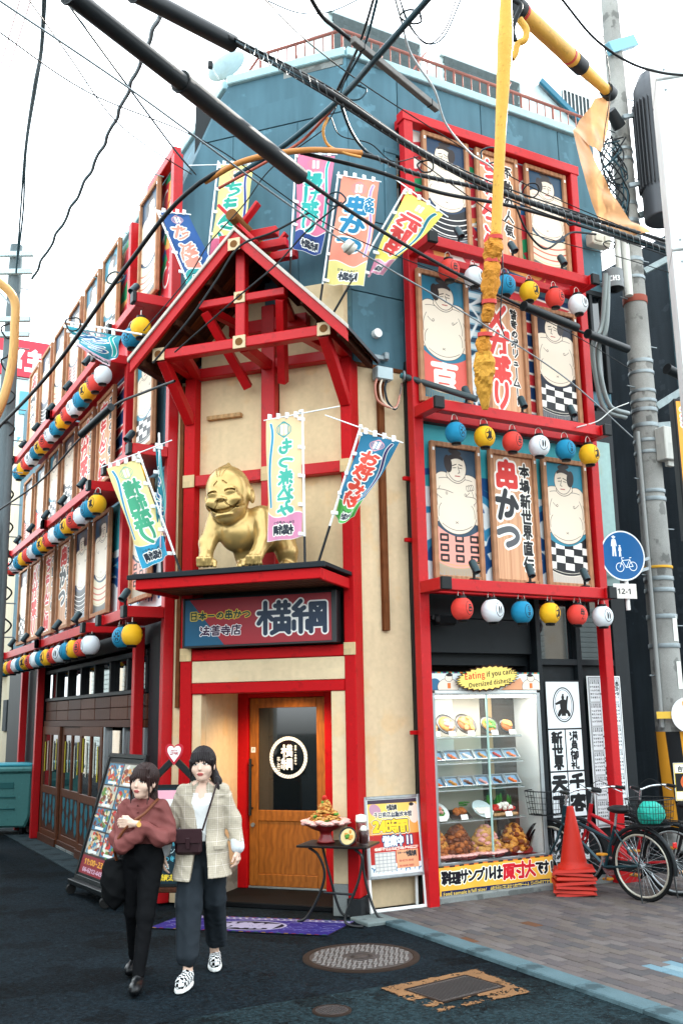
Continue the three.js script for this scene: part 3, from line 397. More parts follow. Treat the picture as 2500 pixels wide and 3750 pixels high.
{ // gable over the entrance
  const F = -8.15, gb = sub('gable_porch', bld), am = -3.9, ap = 6.50, ev = 5.32, hw = 1.135;
  const C = (s, y, c) => Cp(s, y, c), rake = (sg, c0, c1, off, th, name, mat, ex = 0) => { // slab following the slope
    const p = [[am - sg * 0.0, ap + off], [am + sg * (hw + ex), ev + off - ex * (ap - ev) / hw]]; const sh = shp([p[0], p[1], [p[1][0], p[1][1] - th], [p[0][0], p[0][1] - th]]); const g = uvm(ext(sh, Math.abs(c1 - c0), 0.003)).translate(0, 0, Math.min(c0, c1)); return bm(name, cgeo(g), mat, gb); };
  for (const sg of [-1, 1]) {
    rake(sg, F + 0.12, CW + 0.02, 0.115, 0.03, 'roof_sheet', M('#4d5258', 0.55, { map: TX.metal }), 0.05);
    rake(sg, F + 0.135, F + 0.115, 0.12, 0.035, 'roof_edge', M('#cfc6bb', 0.6, { map: TX.metal }), 0.05);
    rake(sg, F + 0.11, F + 0.07, 0.085, 0.13, 'rake_board', red, 0.03);
    for (let k = 0; k < 8; k++) { const c1 = F + 0.06 - k * 0.122; rake(sg, c1, c1 - 0.116, 0.08 - (k % 2) * 0.004, 0.02, 'soffit_board', k % 3 ? darkW : brownW, 0.02); }
    for (const t of [0.3, 0.62, 0.95]) { const s = am + sg * hw * t, y = ap - (ap - ev) * t - 0.02; bm('purlin', bar(C(s, y, F + 0.05), C(s, y, CW + 0.02), 0.06, 0.08), darkW, gb); }
  }
  bm('tie_beam', cbox(-4.76, -3.03, 5.38, 5.49, F - 0.11, F, 0.01), red, gb); bm('collar_beam', cbox(-4.36, -3.41, 5.865, 5.95, F - 0.1, F - 0.002, 0.01), red, gb);
  bm('king_post', cbox(-3.945, -3.84, 5.49, 6.47, F - 0.1, F + 0.004, 0.008), red, gb);
  const ec = (s, y, w = 0.135, c = F + 0.004) => { bm('beam_end_cap', cbox(s - w / 2, s + w / 2, y - w / 2, y + w / 2, c, c + 0.014, 0.003), M('#e3c9a2', 0.6, { map: TX.plaster }), gb); bm('end_grain', cgeo(cyl(w * 0.3, w * 0.3, 0.004, 16).rotateX(Math.PI / 2).translate(s, y, c + 0.015)), woodEnd, gb); };
  ec(-4.80, 5.435); ec(-3.0, 5.435); ec(-3.893, 5.435); ec(-3.893, 5.91, 0.12); ec(-3.893, 6.42, 0.13, F + 0.14);
  for (const s of [-4.785, -3.02]) { bm('strut', bar(C(s, 4.90, CF - 0.01), C(s, 5.40, F - 0.05), 0.10, 0.10, CN), red, gb); bm('side_beam', bar(C(s, 5.45, CF - 0.1), C(s, 5.45, F - 0.11), 0.1, 0.11), red, gb); bm('diagonal_brace', bar(C(s + (s < -4 ? 0.06 : -0.06), 5.42, CF - 0.05), C(s * 0.75 - 3.893 * 0.25, 5.43, F - 0.1), 0.09, 0.08), red, gb); }
  bm('diagonal_brace', bar(C(-3.877, 5.42, CF), C(-3.893, 5.42, F - 0.1), 0.1, 0.1), red, gb);
  for (const sg of [-1, 1]) { bm('strut', bar(C(am + sg * 0.2, 5.2, CF), C(am + sg * 0.42, 5.86, F - 0.08), 0.09, 0.09, CN), red, gb); bm('upper_brace', bar(C(am + sg * 0.3, 5.9, CF), C(am + sg * 0.42, 5.9, F - 0.1), 0.08, 0.08), red, gb); }
  // ridge ornament
  const rd = sub('ridge_ornament', bld); bm('ridge_log', [rod(C(am, ap + 0.22, F + 0.2), C(am, ap + 0.22, CW + 0.1), 0.06, undefined, 18)], woodEnd, rd);
  for (const [k, c] of [[0, F + 0.06], [1, F - 0.02]]) { const sg = k ? 1 : -1; bm('forked_finial', bar(C(am - sg * 0.22, ap - 0.06, c), C(am + sg * 0.2, ap + 0.42, c), 0.035, 0.09, CN), red, rd); }
  for (let k = 0; k < 3; k++) { const c = F - 0.18 - k * 0.26; bm('ridge_crossbar', bar(C(am - 0.3, ap + 0.16, c), C(am + 0.34, ap + 0.16, c), 0.09, 0.09), red, rd); }
  for (const sg of [-1, 1]) { const c = CW + 0.16; bm('forked_finial', bar(C(am - sg * 0.22, ap - 0.06, c + sg * 0.03), C(am + sg * 0.22, ap + 0.42, c + sg * 0.03), 0.035, 0.09, CN), red, rd); }
  bm('timber_slat', cbox(-4.62, -4.22, 4.92, 4.965, CW + 0.13, CW + 0.19, 0.004), paleW);
}
{ // canopy shelf and its sign
  const F = -8.0, cn = sub('canopy', bld);
  bm('deck', cbox(-4.96, -2.985, 3.13, 3.165, F - 0.02 - 0.0, CF - 0.22, 0.003), M('#23282c', 0.6, { map: TX.metal }), cn);
  bm('deck_edge', cbox(-4.99, -2.965, 3.105, 3.15, F - 0.018, F + 0.03, 0.004), M('#23282c', 0.6), cn);
  bm('fascia', cbox(-4.91, -3.01, 3.005, 3.104, F - 0.04, F, 0.006), redFlat, cn); bm('fascia', cbox(-3.05, -3.01, 3.0, 3.104, CF + 0.004, F - 0.042, 0.006), redFlat, cn); bm('fascia', cbox(-4.91, -4.87, 3.0, 3.104, CF + 0.004, F - 0.042, 0.006), redFlat, cn);
  for (let k = 0; k < 10; k++) bm('soffit_board', cbox(-4.865, -3.055, 3.03 - 0.001 * (k % 2), 3.05, F - 0.045 - k * 0.0725, F - 0.045 - k * 0.0725 - 0.069, 0.003), M(k % 2 ? '#8a5f4a' : '#7d5644', 0.6, { map: TX.wood }), cn);
}
// roller shutters and joinery on the side street
{
  const X = XL, jo = sub('shop_front', bld), b1 = M('#6a3c27', 0.55, { map: TX.wood, bump: TX.soft, bumpScale: 0.0006 }), b2 = M('#59301f', 0.55, { map: TX.wood });
  bm('side_pier', lbox(-9.87, -10.55, 0.02, 2.89, X, X + 0.2, 0.006), blackM, jo); bm('side_pier', lbox(-16.05, ZE, 0.02, 2.89, X, X + 0.2, 0.006), blackM, jo);
  bm('head_panel', lbox(-10.55, -16.05, 2.62, 2.89, X + 0.02, X + 0.2, 0.006), blackM, jo);
  const z0 = -10.6, z1 = -15.85, L = z0 - z1; bm('transom', lbox(z0, z1, 2.08, 2.13, X - 0.02, X + 0.1, 0.006), M('#17191c', 0.5), jo); bm('transom', lbox(z0, z1, 2.50, 2.56, X - 0.02, X + 0.1, 0.006), M('#17191c', 0.5), jo);
  for (let k = 0; k < 7; k++) { const a = z0 - k * L / 7, b = a - L / 7; bm('mullion', lbox(a, a - 0.07, 2.13, 2.5, X - 0.01, X + 0.09, 0.005), M('#17191c', 0.5), jo); bm('transom_pane', lbox(a - 0.08, b, 2.135, 2.495, X + 0.05, X + 0.056, 0), darkGlass, jo);
    for (const [y0, y1] of [[1.79, 1.93], [1.935, 2.075]]) bm('wood_panel', lbox(a - 0.01, b + 0.01, y0, y1, X + 0.0, X + 0.06, 0.006), k % 2 ? b1 : b2, jo); }
  bm('door_head', lbox(z0, z1, 1.70, 1.785, X - 0.02, X + 0.08, 0.006), b2, jo);
  // glazed food window nearest the corner, then four sliding doors
  bm('window_frame', [lbox(-10.62, -10.69, 0.15, 1.7, X - 0.02, X + 0.08), lbox(-12.24, -12.31, 0.15, 1.7, X - 0.02, X + 0.08), lbox(-11.45, -11.49, 0.15, 1.7, X - 0.01, X + 0.07)], alu, jo); bm('window_pane', lbox(-10.69, -12.24, 0.15, 1.66, X + 0.03, X + 0.036, 0), M('#1a0d12', 0.06, { physical: true, clearcoat: 1, clearcoatRoughness: 0.02 }), jo);
  for (let k = 0; k < 3; k++) { const a = -12.33 - k * 1.18, b = a - 1.15, dr = sub('sliding_door', bld);
    const sx = X - 0.03 + (k % 2) * 0.035; const st = (p, q, y0, y1, t = 0.04) => bm('door_rail', lbox(p, q, y0, y1, sx, sx + t, 0.005), b1, dr);
    st(a, a - 0.11, 0.05, 1.7); st(b + 0.11, b, 0.05, 1.7); st(a - 0.11, b + 0.11, 1.58, 1.7); st(a - 0.11, b + 0.11, 0.72, 0.83); st(a - 0.11, b + 0.11, 0.05, 0.2); st(a - 0.54, a - 0.61, 0.83, 1.58);
    bm('lower_panel', lbox(a - 0.11, b + 0.11, 0.2, 0.72, sx + 0.012, sx + 0.03, 0.003), b2, dr);
    bm('door_pane', lbox(a - 0.11, b + 0.11, 0.83, 1.58, sx + 0.018, sx + 0.024, 0), darkGlass, dr); bm('kick_board', lbox(a, b, 0.0, 0.12, sx - 0.02, sx, 0.004), b2, dr);
    for (let q = 0; q < 4; q++) for (let r = 0; r < 2; r++) { const zc = a - 0.22 - q * 0.235, yc = 0.36 + r * 0.24 + (q % 2) * 0.07; bm('crest_sticker', ext(shp([[0, 0.12], [0.07, 0.05], [0.07, -0.06], [0, -0.13], [-0.07, -0.06], [-0.07, 0.05]]), 0.002, 0).rotateY(-Math.PI / 2).translate(sx + 0.0085, yc, zc), M('#2e7f92', 0.35, { map: TX.dark }), dr); }
    for (let q = 0; q < 5; q++) { const zc = a - 0.2 - q * 0.19, yc = 1.2 + hash(k, q, 3) * 0.15; bm('paper_strip', lbox(zc, zc - 0.05, yc - 0.24, yc + 0.2, sx + 0.008, sx + 0.0105, 0), M(q % 2 ? '#d9d4c4' : '#d8c23c', 0.8, { map: TX.dark }), dr); }
  }
  bm('floor_strip', lbox(z0, z1, 0, 0.05, X - 0.02, X + 0.3, 0.004), concreteM, jo); bm('interior_wall', lbox(z0, z1, 0, 2.6, X + 0.3, X + 0.35, 0), roomM, jo);
}
// ---------- printed wrestler boards (plain generic wrestlers) ----------
function wrestler(g, W, H, o) {
  const { bg = '#17324a', flip = false, apron = 'pink', skin = '#dfd0bd', cy = 0.40 } = o; g.save(); if (flip) { g.translate(W, 0); g.scale(-1, 1); }
  g.fillStyle = bg; g.fillRect(0, 0, W, H); g.translate(W / 2, 0); g.scale(1.15, 1.03); g.translate(-W / 2, 0); const X = (u) => u * W, Y = (v) => v * H; g.lineJoin = 'round';
  if (o.floor) { g.fillStyle = o.floor; g.fillRect(0, Y(0.86), W, H); }
  const ln = () => { g.strokeStyle = '#4a3a34'; g.lineWidth = Math.max(1.2, W * 0.007); g.stroke(); }, sk = () => { g.fillStyle = skin; g.fill(); ln(); };
  // arms and trunk
  g.beginPath(); g.moveTo(X(0.33), Y(0.2)); g.bezierCurveTo(X(0.05), Y(0.18), X(-0.04), Y(0.26), X(-0.02), Y(0.42)); g.bezierCurveTo(X(-0.05), Y(0.52), X(0.05), Y(0.6), X(0.14), Y(0.57)); g.lineTo(X(0.88), Y(0.57)); g.bezierCurveTo(X(1.02), Y(0.55), X(1.06), Y(0.42), X(0.98), Y(0.3)); g.bezierCurveTo(X(0.92), Y(0.19), X(0.78), Y(0.18), X(0.66), Y(0.2)); g.closePath(); sk();
  g.beginPath(); g.moveTo(X(0.2), Y(0.3)); g.bezierCurveTo(X(0.1), Y(0.38), X(0.12), Y(0.46), X(0.2), Y(0.5)); ln(); g.beginPath(); g.moveTo(X(0.82), Y(0.3)); g.bezierCurveTo(X(0.92), Y(0.38), X(0.9), Y(0.46), X(0.82), Y(0.5)); ln();
  g.beginPath(); g.moveTo(X(0.22), Y(0.33)); g.quadraticCurveTo(X(0.36), Y(0.4), X(0.5), Y(0.355)); g.quadraticCurveTo(X(0.66), Y(0.4), X(0.8), Y(0.33)); ln();
  if (o.folded) { g.beginPath(); g.ellipse(X(0.42), Y(0.42), W * 0.34, H * 0.045, 0.2, 0, 7); sk(); g.beginPath(); g.ellipse(X(0.62), Y(0.38), W * 0.3, H * 0.04, -0.25, 0, 7); sk(); for (let k = 0; k < 4; k++) { g.beginPath(); g.ellipse(X(0.16 + k * 0.035), Y(0.29 + k * 0.004), W * 0.022, H * 0.022, 0.3, 0, 7); sk(); } }
  // apron
  const col = { pink: '#e59a8c', check: '#15161c', red: '#cf5a50', black: '#1a1c22', gold: '#d9cdb2' }[apron];
  g.beginPath(); g.moveTo(X(0.02), Y(0.6)); g.quadraticCurveTo(X(0.5), Y(0.76), X(0.98), Y(0.57)); g.lineTo(X(1.02), Y(0.84)); g.quadraticCurveTo(X(0.5), Y(0.97), X(-0.02), Y(0.84)); g.closePath(); g.fillStyle = col; g.fill(); g.save(); g.clip();
  if (apron === 'check') for (let i = 0; i < 5; i++) for (let j = 0; j < 4; j++) if ((i + j) % 2) { g.fillStyle = '#e8e3dc'; g.save(); g.translate(X(0.02 + i * 0.2), Y(0.63 + j * 0.055 + Math.sin(i) * 0.01)); g.rotate(0.06); g.fillRect(0, 0, W * 0.2, H * 0.055); g.restore(); }
  if (apron === 'pink') for (let i = 0; i < 3; i++) for (let j = 0; j < 3; j++) { g.strokeStyle = '#1d1a1c'; g.lineWidth = W * 0.035; g.beginPath(); g.rect(X(0.1 + i * 0.3), Y(0.665 + j * 0.075), W * 0.14, H * 0.04); g.stroke(); }
  if (apron === 'red') { g.fillStyle = '#efe6da'; jtext(g, o.word ?? '眞', X(0.2), Y(0.655), W * 0.56, [['#efe6da', 0.15]]); }
  if (apron === 'black') { g.strokeStyle = '#e8e3dc'; g.lineWidth = H * 0.009; for (let k = 0; k < 4; k++) { g.beginPath(); g.moveTo(0, Y(0.66 + k * 0.045)); g.quadraticCurveTo(X(0.5), Y(0.79 + k * 0.05), W, Y(0.66 + k * 0.045)); g.stroke(); } }
  if (apron === 'gold') { g.strokeStyle = '#c0614f'; g.lineWidth = H * 0.014; for (let k = 0; k < 3; k++) { g.beginPath(); g.moveTo(0, Y(0.68 + k * 0.06)); g.quadraticCurveTo(X(0.5), Y(0.8 + k * 0.05), W, Y(0.67 + k * 0.06)); g.stroke(); } }
  g.restore();
  // braid and fringe
  g.strokeStyle = apron === 'black' ? '#e8e3dc' : apron === 'check' ? '#e9e2d0' : '#c9a15c'; for (let k = 0; k < 2; k++) { g.lineWidth = H * 0.007; g.setLineDash([H * 0.008, H * 0.005]); g.beginPath(); g.moveTo(0, Y(0.83 + k * 0.022)); g.quadraticCurveTo(X(0.5), Y(0.945 + k * 0.022), W, Y(0.83 + k * 0.022)); g.stroke(); } g.setLineDash([]);
  g.strokeStyle = apron === 'check' || apron === 'black' ? '#c9c4ba' : '#b98d4b'; g.lineWidth = Math.max(1, W * 0.006); for (let k = 0; k < 46; k++) { const u = k / 45, y0 = 0.86 + 0.056 * (1 - (2 * u - 1) ** 2); g.beginPath(); g.moveTo(X(u), Y(y0)); g.lineTo(X(u) + (hash(k, 3, 1) - 0.5) * W * 0.02, Y(y0 + 0.05 + hash(k, 5, 2) * 0.02)); g.stroke(); }
  // belly over the apron
  g.beginPath(); g.ellipse(X(0.5), Y(0.5), W * 0.4, H * 0.155, 0, 0, 7); g.fillStyle = skin; g.fill(); g.beginPath(); g.ellipse(X(0.5), Y(0.5), W * 0.4, H * 0.155, 0, 0.2, 2.94); ln(); for (const q of [-1, 1]) { g.beginPath(); g.arc(X(0.5 + q * 0.19), Y(0.352), W * 0.018, 0, 7); ln(); g.beginPath(); g.moveTo(X(0.5 + q * 0.06), Y(0.245)); g.quadraticCurveTo(X(0.5 + q * 0.2), Y(0.225), X(0.5 + q * 0.34), Y(0.245)); ln(); g.beginPath(); g.moveTo(X(0.5 + q * 0.4), Y(0.33)); g.quadraticCurveTo(X(0.5 + q * 0.46), Y(0.4), X(0.5 + q * 0.41), Y(0.47)); ln(); g.beginPath(); g.moveTo(X(0.5 + q * 0.3), Y(0.43)); g.quadraticCurveTo(X(0.5 + q * 0.38), Y(0.46), X(0.5 + q * 0.36), Y(0.53)); ln(); } g.beginPath(); g.moveTo(X(0.2), Y(0.585)); g.quadraticCurveTo(X(0.5), Y(0.67), X(0.8), Y(0.58)); ln(); g.beginPath(); g.moveTo(X(0.48), Y(0.56)); g.lineTo(X(0.53), Y(0.575)); g.moveTo(X(0.53), Y(0.56)); g.lineTo(X(0.48), Y(0.575)); ln();
  // head and hair
  const hx = 0.47, hy = 0.15; g.translate(X(hx), Y(hy)); g.scale(1.32, 1.22); g.translate(-X(hx), -Y(hy)); g.beginPath(); g.moveTo(X(hx - 0.12), Y(hy + 0.07)); g.quadraticCurveTo(X(hx), Y(hy + 0.13), X(hx + 0.16), Y(hy + 0.06)); g.lineTo(X(hx + 0.14), Y(hy)); g.lineTo(X(hx - 0.13), Y(hy)); g.closePath(); sk();
  g.beginPath(); g.ellipse(X(hx), Y(hy), W * 0.145, H * 0.085, 0.08, 0, 7); sk();
  g.fillStyle = '#2b2222'; g.beginPath(); g.ellipse(X(hx + 0.13), Y(hy - 0.02), W * 0.06, H * 0.055, 0.15, 0, 7); g.fill(); g.beginPath(); g.moveTo(X(hx - 0.1), Y(hy - 0.06)); g.quadraticCurveTo(X(hx + 0.02), Y(hy - 0.115), X(hx + 0.17), Y(hy - 0.05)); g.lineTo(X(hx + 0.12), Y(hy - 0.035)); g.quadraticCurveTo(X(hx), Y(hy - 0.075), X(hx - 0.1), Y(hy - 0.045)); g.fill(); g.beginPath(); g.ellipse(X(hx + 0.02), Y(hy - 0.097), W * 0.1, H * 0.018, -0.15, 0, 7); g.fill();
  g.strokeStyle = '#332a28'; g.lineWidth = W * 0.011; for (const e of [[-0.09, -0.015, -0.03, -0.022], [0.0, -0.022, 0.065, -0.01]]) { g.beginPath(); g.moveTo(X(hx + e[0]), Y(hy + e[1])); g.lineTo(X(hx + e[2]), Y(hy + e[3])); g.stroke(); } g.lineWidth = W * 0.008; for (const e of [[-0.085, 0.002, -0.035, 0.0], [0.005, 0.0, 0.06, 0.004]]) { g.beginPath(); g.moveTo(X(hx + e[0]), Y(hy + e[1])); g.lineTo(X(hx + e[2]), Y(hy + e[3])); g.stroke(); }
  g.beginPath(); g.moveTo(X(hx - 0.02), Y(hy - 0.01)); g.lineTo(X(hx - 0.045), Y(hy + 0.03)); g.lineTo(X(hx - 0.015), Y(hy + 0.034)); g.stroke(); g.strokeStyle = '#a0433c'; g.lineWidth = W * 0.012; g.beginPath(); g.moveTo(X(hx - 0.05), Y(hy + 0.053)); g.lineTo(X(hx + 0.03), Y(hy + 0.053)); g.stroke(); g.restore();
}
const wr = (o, w = 224, h = 448) => printed(canvasTex(w, h, (g) => wrestler(g, w, h, o)), 0.35);
const WR = { a1: wr({ bg: '#1c3550', apron: 'black' }), a2: wr({ bg: '#123a55', apron: 'gold', flip: true }), b1: wr({ bg: '#2a6f8a', apron: 'red', flip: true }), b2: wr({ bg: '#141a2c', apron: 'check' }), c1: wr({ bg: '#2f4558', apron: 'pink', folded: true, floor: '#9a948e', flip: true }), c2: wr({ bg: '#2c7c93', apron: 'check', floor: '#b3aaa0' }) };
// wooden text boards
function textBoard(main, side, mainCol, out = '#f4efe8') { return printed(canvasTex(224, 480, (g, W, H) => {
  g.fillStyle = '#cfa07c'; g.fillRect(0, 0, W, H); for (let k = 0; k < 60; k++) { g.fillStyle = `rgba(${120 + hash(k, 1, 1) * 40},70,40,${0.06 + 0.1 * hash(k, 2, 1)})`; const x = hash(k, 3, 1) * W; g.fillRect(x, 0, 1 + hash(k, 4, 1) * 5, H); }
  const n = main.length, sz = Math.min(112, (H - 40) / n / 1.02); [...main].forEach((c, i) => jtext(g, c, 16, 22 + i * sz * 1.02, sz, [[out, 0.38], [mainCol[i % mainCol.length], 0.215]], { sx: Math.min(1.15, 118 / sz) }));
  const m = [...side].length, s2 = (H - 60) / m / 1.04; jtext(g, side, 150, 26, Math.min(s2, 54), [[out, 0.38], ['#1a1b1e', 0.175]], { vertical: true, pitch: s2 * 1.04 / Math.min(s2, 54) }); }), 0.5); }
const TB = { a: textBoard('ちゃんこ鍋', '不動の人気!', ['#cf3a3c']), b: textBoard('メガ盛り', '驚きのボリューム!!', ['#d5433f']), c: textBoard('串かつ', '本場新世界直伝', ['#d23a36', '#2a2c30', '#55585c']) };
// abstract backing prints
const backA = printed(canvasTex(256, 256, (g, W, H) => { g.fillStyle = '#c6353f'; g.fillRect(0, 0, W, H); const c = ['#efe9e2', '#e3a35c', '#2d8f5e', '#c6353f', '#2b5f8f']; for (let k = 0; k < 40; k++) { g.fillStyle = c[k % 5]; g.save(); g.translate(hash(k, 1, 4) * W, hash(k, 2, 4) * H); g.rotate(hash(k, 3, 4) * 3); g.fillRect(-30, -6, 60, 12 + 14 * hash(k, 4, 4)); g.restore(); } for (let k = 0; k < 14; k++) { g.strokeStyle = k % 2 ? '#f1ece4' : '#b92d38'; g.lineWidth = 5; g.beginPath(); g.arc(hash(k, 6, 4) * W, hash(k, 7, 4) * H, 10 + 18 * hash(k, 8, 4), 0, 5); g.stroke(); } }), 0.5);
const backB = printed(canvasTex(256, 256, (g, W, H) => { g.fillStyle = '#7fa9bd'; g.fillRect(0, 0, W, H); g.fillStyle = '#d9e0e2'; for (let j = 0; j < 22; j++) { g.fillStyle = j % 2 ? '#22425a' : '#cfdadd'; g.fillRect(0, j * 12, W * 0.5, 9); } g.strokeStyle = '#e6e9ea'; g.lineWidth = 4; for (let k = 0; k < 24; k++) { g.beginPath(); g.moveTo(hash(k, 1, 5) * W * 0.5, hash(k, 2, 5) * H); g.lineTo(hash(k, 3, 5) * W * 0.5, hash(k, 4, 5) * H); g.stroke(); } g.fillStyle = '#1d3a66'; g.fillRect(W * 0.5, 0, W * 0.5, H); for (let k = 0; k < 6; k++) { g.fillStyle = '#c9343a'; g.beginPath(); g.moveTo(W * 0.55, k * 50); g.lineTo(W, k * 50 + 14); g.lineTo(W * 0.9, k * 50 + 34); g.lineTo(W * 0.6, k * 50 + 26); g.fill(); g.strokeStyle = '#efe9e0'; g.lineWidth = 4; g.stroke(); } }), 0.5);
const backC = printed(canvasTex(256, 256, (g, W, H) => { g.fillStyle = '#e9eef0'; g.fillRect(0, 0, W, H); g.fillStyle = '#3fa3ae'; g.fillRect(0, 0, W, H * 0.4); g.lineWidth = 10; for (let k = 0; k < 34; k++) { g.strokeStyle = k % 3 ? '#1f4e86' : '#3f8fb8'; const x = hash(k, 1, 6) * W, y = H * 0.42 + hash(k, 2, 6) * H * 0.6; g.beginPath(); g.arc(x, y, 22 + 26 * hash(k, 3, 6), 3.3, 6.1); g.stroke(); } }), 0.5);
const dashed = M('#2c3a44', 0.6);

function board(name, label, category, face, u0, u1, y0, y1, pic, group, plane, rail = 0.055) { // face R: u = x; face L: u = -z
  const w = Math.abs(u1 - u0), h = y1 - y0, uc = (u0 + u1) / 2;
  const pos = face === 'R' ? V(uc, y0, plane) : V(plane, y0, uc), t = thing(name, label, category, pos, TURN[face], group);
  mesh('picture', sheet(w - rail * 1.6, h - rail * 1.6, 0, h / 2, 0.004), pic, t); mesh('back_board', box(w - 0.01, h - 0.01, 0.02, 0, h / 2, -0.012, 0.002), brownW, t);
  mesh('frame_stile', box(rail, h, 0.05, -w / 2 + rail / 2, h / 2, 0.012), frameW, t); mesh('frame_stile', box(rail, h, 0.05, w / 2 - rail / 2, h / 2, 0.012), frameW, t);
  mesh('frame_rail', box(w - 2 * rail, rail, 0.045, 0, rail / 2, 0.012), frameW, t); mesh('frame_rail', box(w - 2 * rail, rail, 0.045, 0, h - rail / 2, 0.012), frameW, t);
  for (const sx of [-1, 1]) mesh('screw_plate', box(0.025, 0.035, 0.006, sx * (w / 2 - rail / 2), h - 0.09, 0.039, 0.002), whitePl, t);
  return t;
}
const ORD = ['first', 'second', 'third', 'fourth', 'fifth', 'sixth', 'seventh', 'eighth', 'ninth', 'tenth', 'eleventh', 'twelfth', 'thirteenth', 'fourteenth', 'fifteenth', 'sixteenth'];
// ---------- red steel frames that carry boards and lanterns ----------
{
  const t = thing('steel_frame', 'red steel frame around nine boards above the food display', 'frame', V(6.5, 0, -8.1)), q = (n, x0, x1, y0, y1, z0, z1, m = red) => mesh(n, boxAB(x0, x1, y0, y1, z0, z1, 0.006).translate(-6.5, 0, 8.1), m, t);
  const xl = [5.278, 5.395], xr = [7.70, 7.81], XA = { 6.76: 7.65, 4.94: 7.66, 3.1: 7.55 };
  q('post', ...xl, 0.01, 8.40, -8.165, -8.05); q('post', ...xr, 0.012, 8.40, -8.165, -8.05); q('top_beam', 5.26, 7.83, 8.30, 8.42, -8.18, -8.04); q('foot_block', 7.66, 7.95, 0.012, 0.2, -8.2, -8.02);
  for (const y of [6.76, 4.94, 3.10]) {
    const xa = [XA[y] - 0.11, XA[y]]; q('front_beam', 5.40, xa[0], y - 0.115, y, -7.83, -7.72); for (const x of [xl, xa]) { q('arm', x[0] + 0.003, x[1] - 0.003, y - 0.118, y + 0.002, -8.048, -7.69); q('end_cap', x[0], x[1], y - 0.121, y + 0.005, -7.688, -7.645, blackPl); }
    q('rear_beam', 5.397, 7.698, y - 0.10, y - 0.01, -8.16, -8.07);
  }
  q('top_return', 5.30, 5.39, 8.30, 8.41, -8.29, -8.18);
}
for (const [name, lab, u0, u1, y0, y1, m] of [['backing_print', 'red and orange patterned sheet behind the topmost boards', 5.40, 7.70, 6.80, 8.30, backA], ['backing_print', 'sheet printed with tower and navy waves behind the middle boards', 5.40, 7.70, 4.97, 6.62, backB], ['backing_print', 'teal sheet with blue waves behind the lowest boards', 5.40, 7.70, 3.12, 4.82, backC]])
  single(name, sheet(u1 - u0, y1 - y0).translate((u0 + u1) / 2, (y0 + y1) / 2, -8.19), m, lab, 'print');
{
  const rows = [[6.88, 8.28], [5.02, 6.45], [3.14, 4.62]], P = -8.13;
  board('wrestler_board', 'framed wrestler print with black ringed apron, topmost beside the corner', 'board', 'R', 5.55, 6.19, ...rows[0], WR.a1, undefined, P); board('text_board', 'wooden board with red hotpot lettering in the topmost row', 'board', 'R', 6.29, 6.91, ...rows[0], TB.a, undefined, P); board('wrestler_board', 'framed wrestler print with pink and cream robe, topmost row', 'board', 'R', 7.02, 7.66, ...rows[0], WR.a2, undefined, P);
  board('wrestler_board', 'framed wrestler print with red lettered apron in the middle row', 'board', 'R', 5.34, 6.01, 5.00, 6.50, WR.b1, undefined, -8.02); board('text_board', 'wooden board with red mega serving lettering in the middle row', 'board', 'R', 6.30, 6.90, ...rows[1], TB.b, undefined, P); board('wrestler_board', 'framed wrestler print with checked apron and navy ground, middle row', 'board', 'R', 7.01, 7.67, ...rows[1], WR.b2, undefined, P);
  board('wrestler_board', 'framed wrestler print with folded arms and pink apron, lowest row', 'board', 'R', 5.51, 6.15, ...rows[2], WR.c1, undefined, P); board('text_board', 'wooden board with one red and two black large characters, lowest row', 'board', 'R', 6.27, 6.92, ...rows[2], TB.c, undefined, P); board('wrestler_board', 'framed wrestler print with checked apron and teal ground, lowest row', 'board', 'R', 7.01, 7.66, ...rows[2], WR.c2, undefined, P);
}
// side street: a short frame by the corner and a long one
const LB = 2.8, LPOST = 3.17;
function sideFrame(label, za, zb, ys, posts, segs) {
  const O = V(3.1, 0, (za + zb) / 2), t = thing('steel_frame', label, 'frame', O), q = (n, z0, z1, y0, y1, x0, x1, m = red) => mesh(n, lbox(z0, z1, y0, y1, x0, x1, 0.006).translate(-O.x, 0, -O.z), m, t);
  for (const [z, y0, y1] of posts) q('post', z + 0.055, z - 0.055, y0, y1, LPOST, LPOST + 0.11);
  for (const y of ys) for (const [a, b] of segs) { q('front_beam', a - 0.06, b + 0.06, y - 0.11, y, LB, LB + 0.1); for (const z of [a, b]) { q('arm', z + 0.058, z - 0.058, y - 0.112, y + 0.003, LB - 0.02, LPOST - 0.002); q('end_cap', z + 0.061, z - 0.061, y - 0.115, y + 0.006, LB - 0.065, LB - 0.022, blackPl); } q('under_panel', a - 0.06, b + 0.06, y - 0.105, y - 0.09, LB + 0.102, LPOST + 0.1); }
  if (za > -10) { q('top_beam', za, zb, 8.2, 8.31, LPOST, LPOST + 0.1); }
}
sideFrame('short red steel frame beside the gabled entrance', -9.72, -10.72, [6.38, 4.66, 2.93], [[-9.72, 0.02, 8.2], [-10.72, 0.02, 2.81]], [[-9.72, -10.72]]);
sideFrame('long red steel frame along the side street wall', -11.42, -16.9, [6.29, 4.63, 2.91], [[-11.42, 2.93, 8.15], [-15.98, 0.02, 2.80], [-17.3, 0.02, 2.80]], [[-11.42, -14.06], [-14.06, -16.9]]);
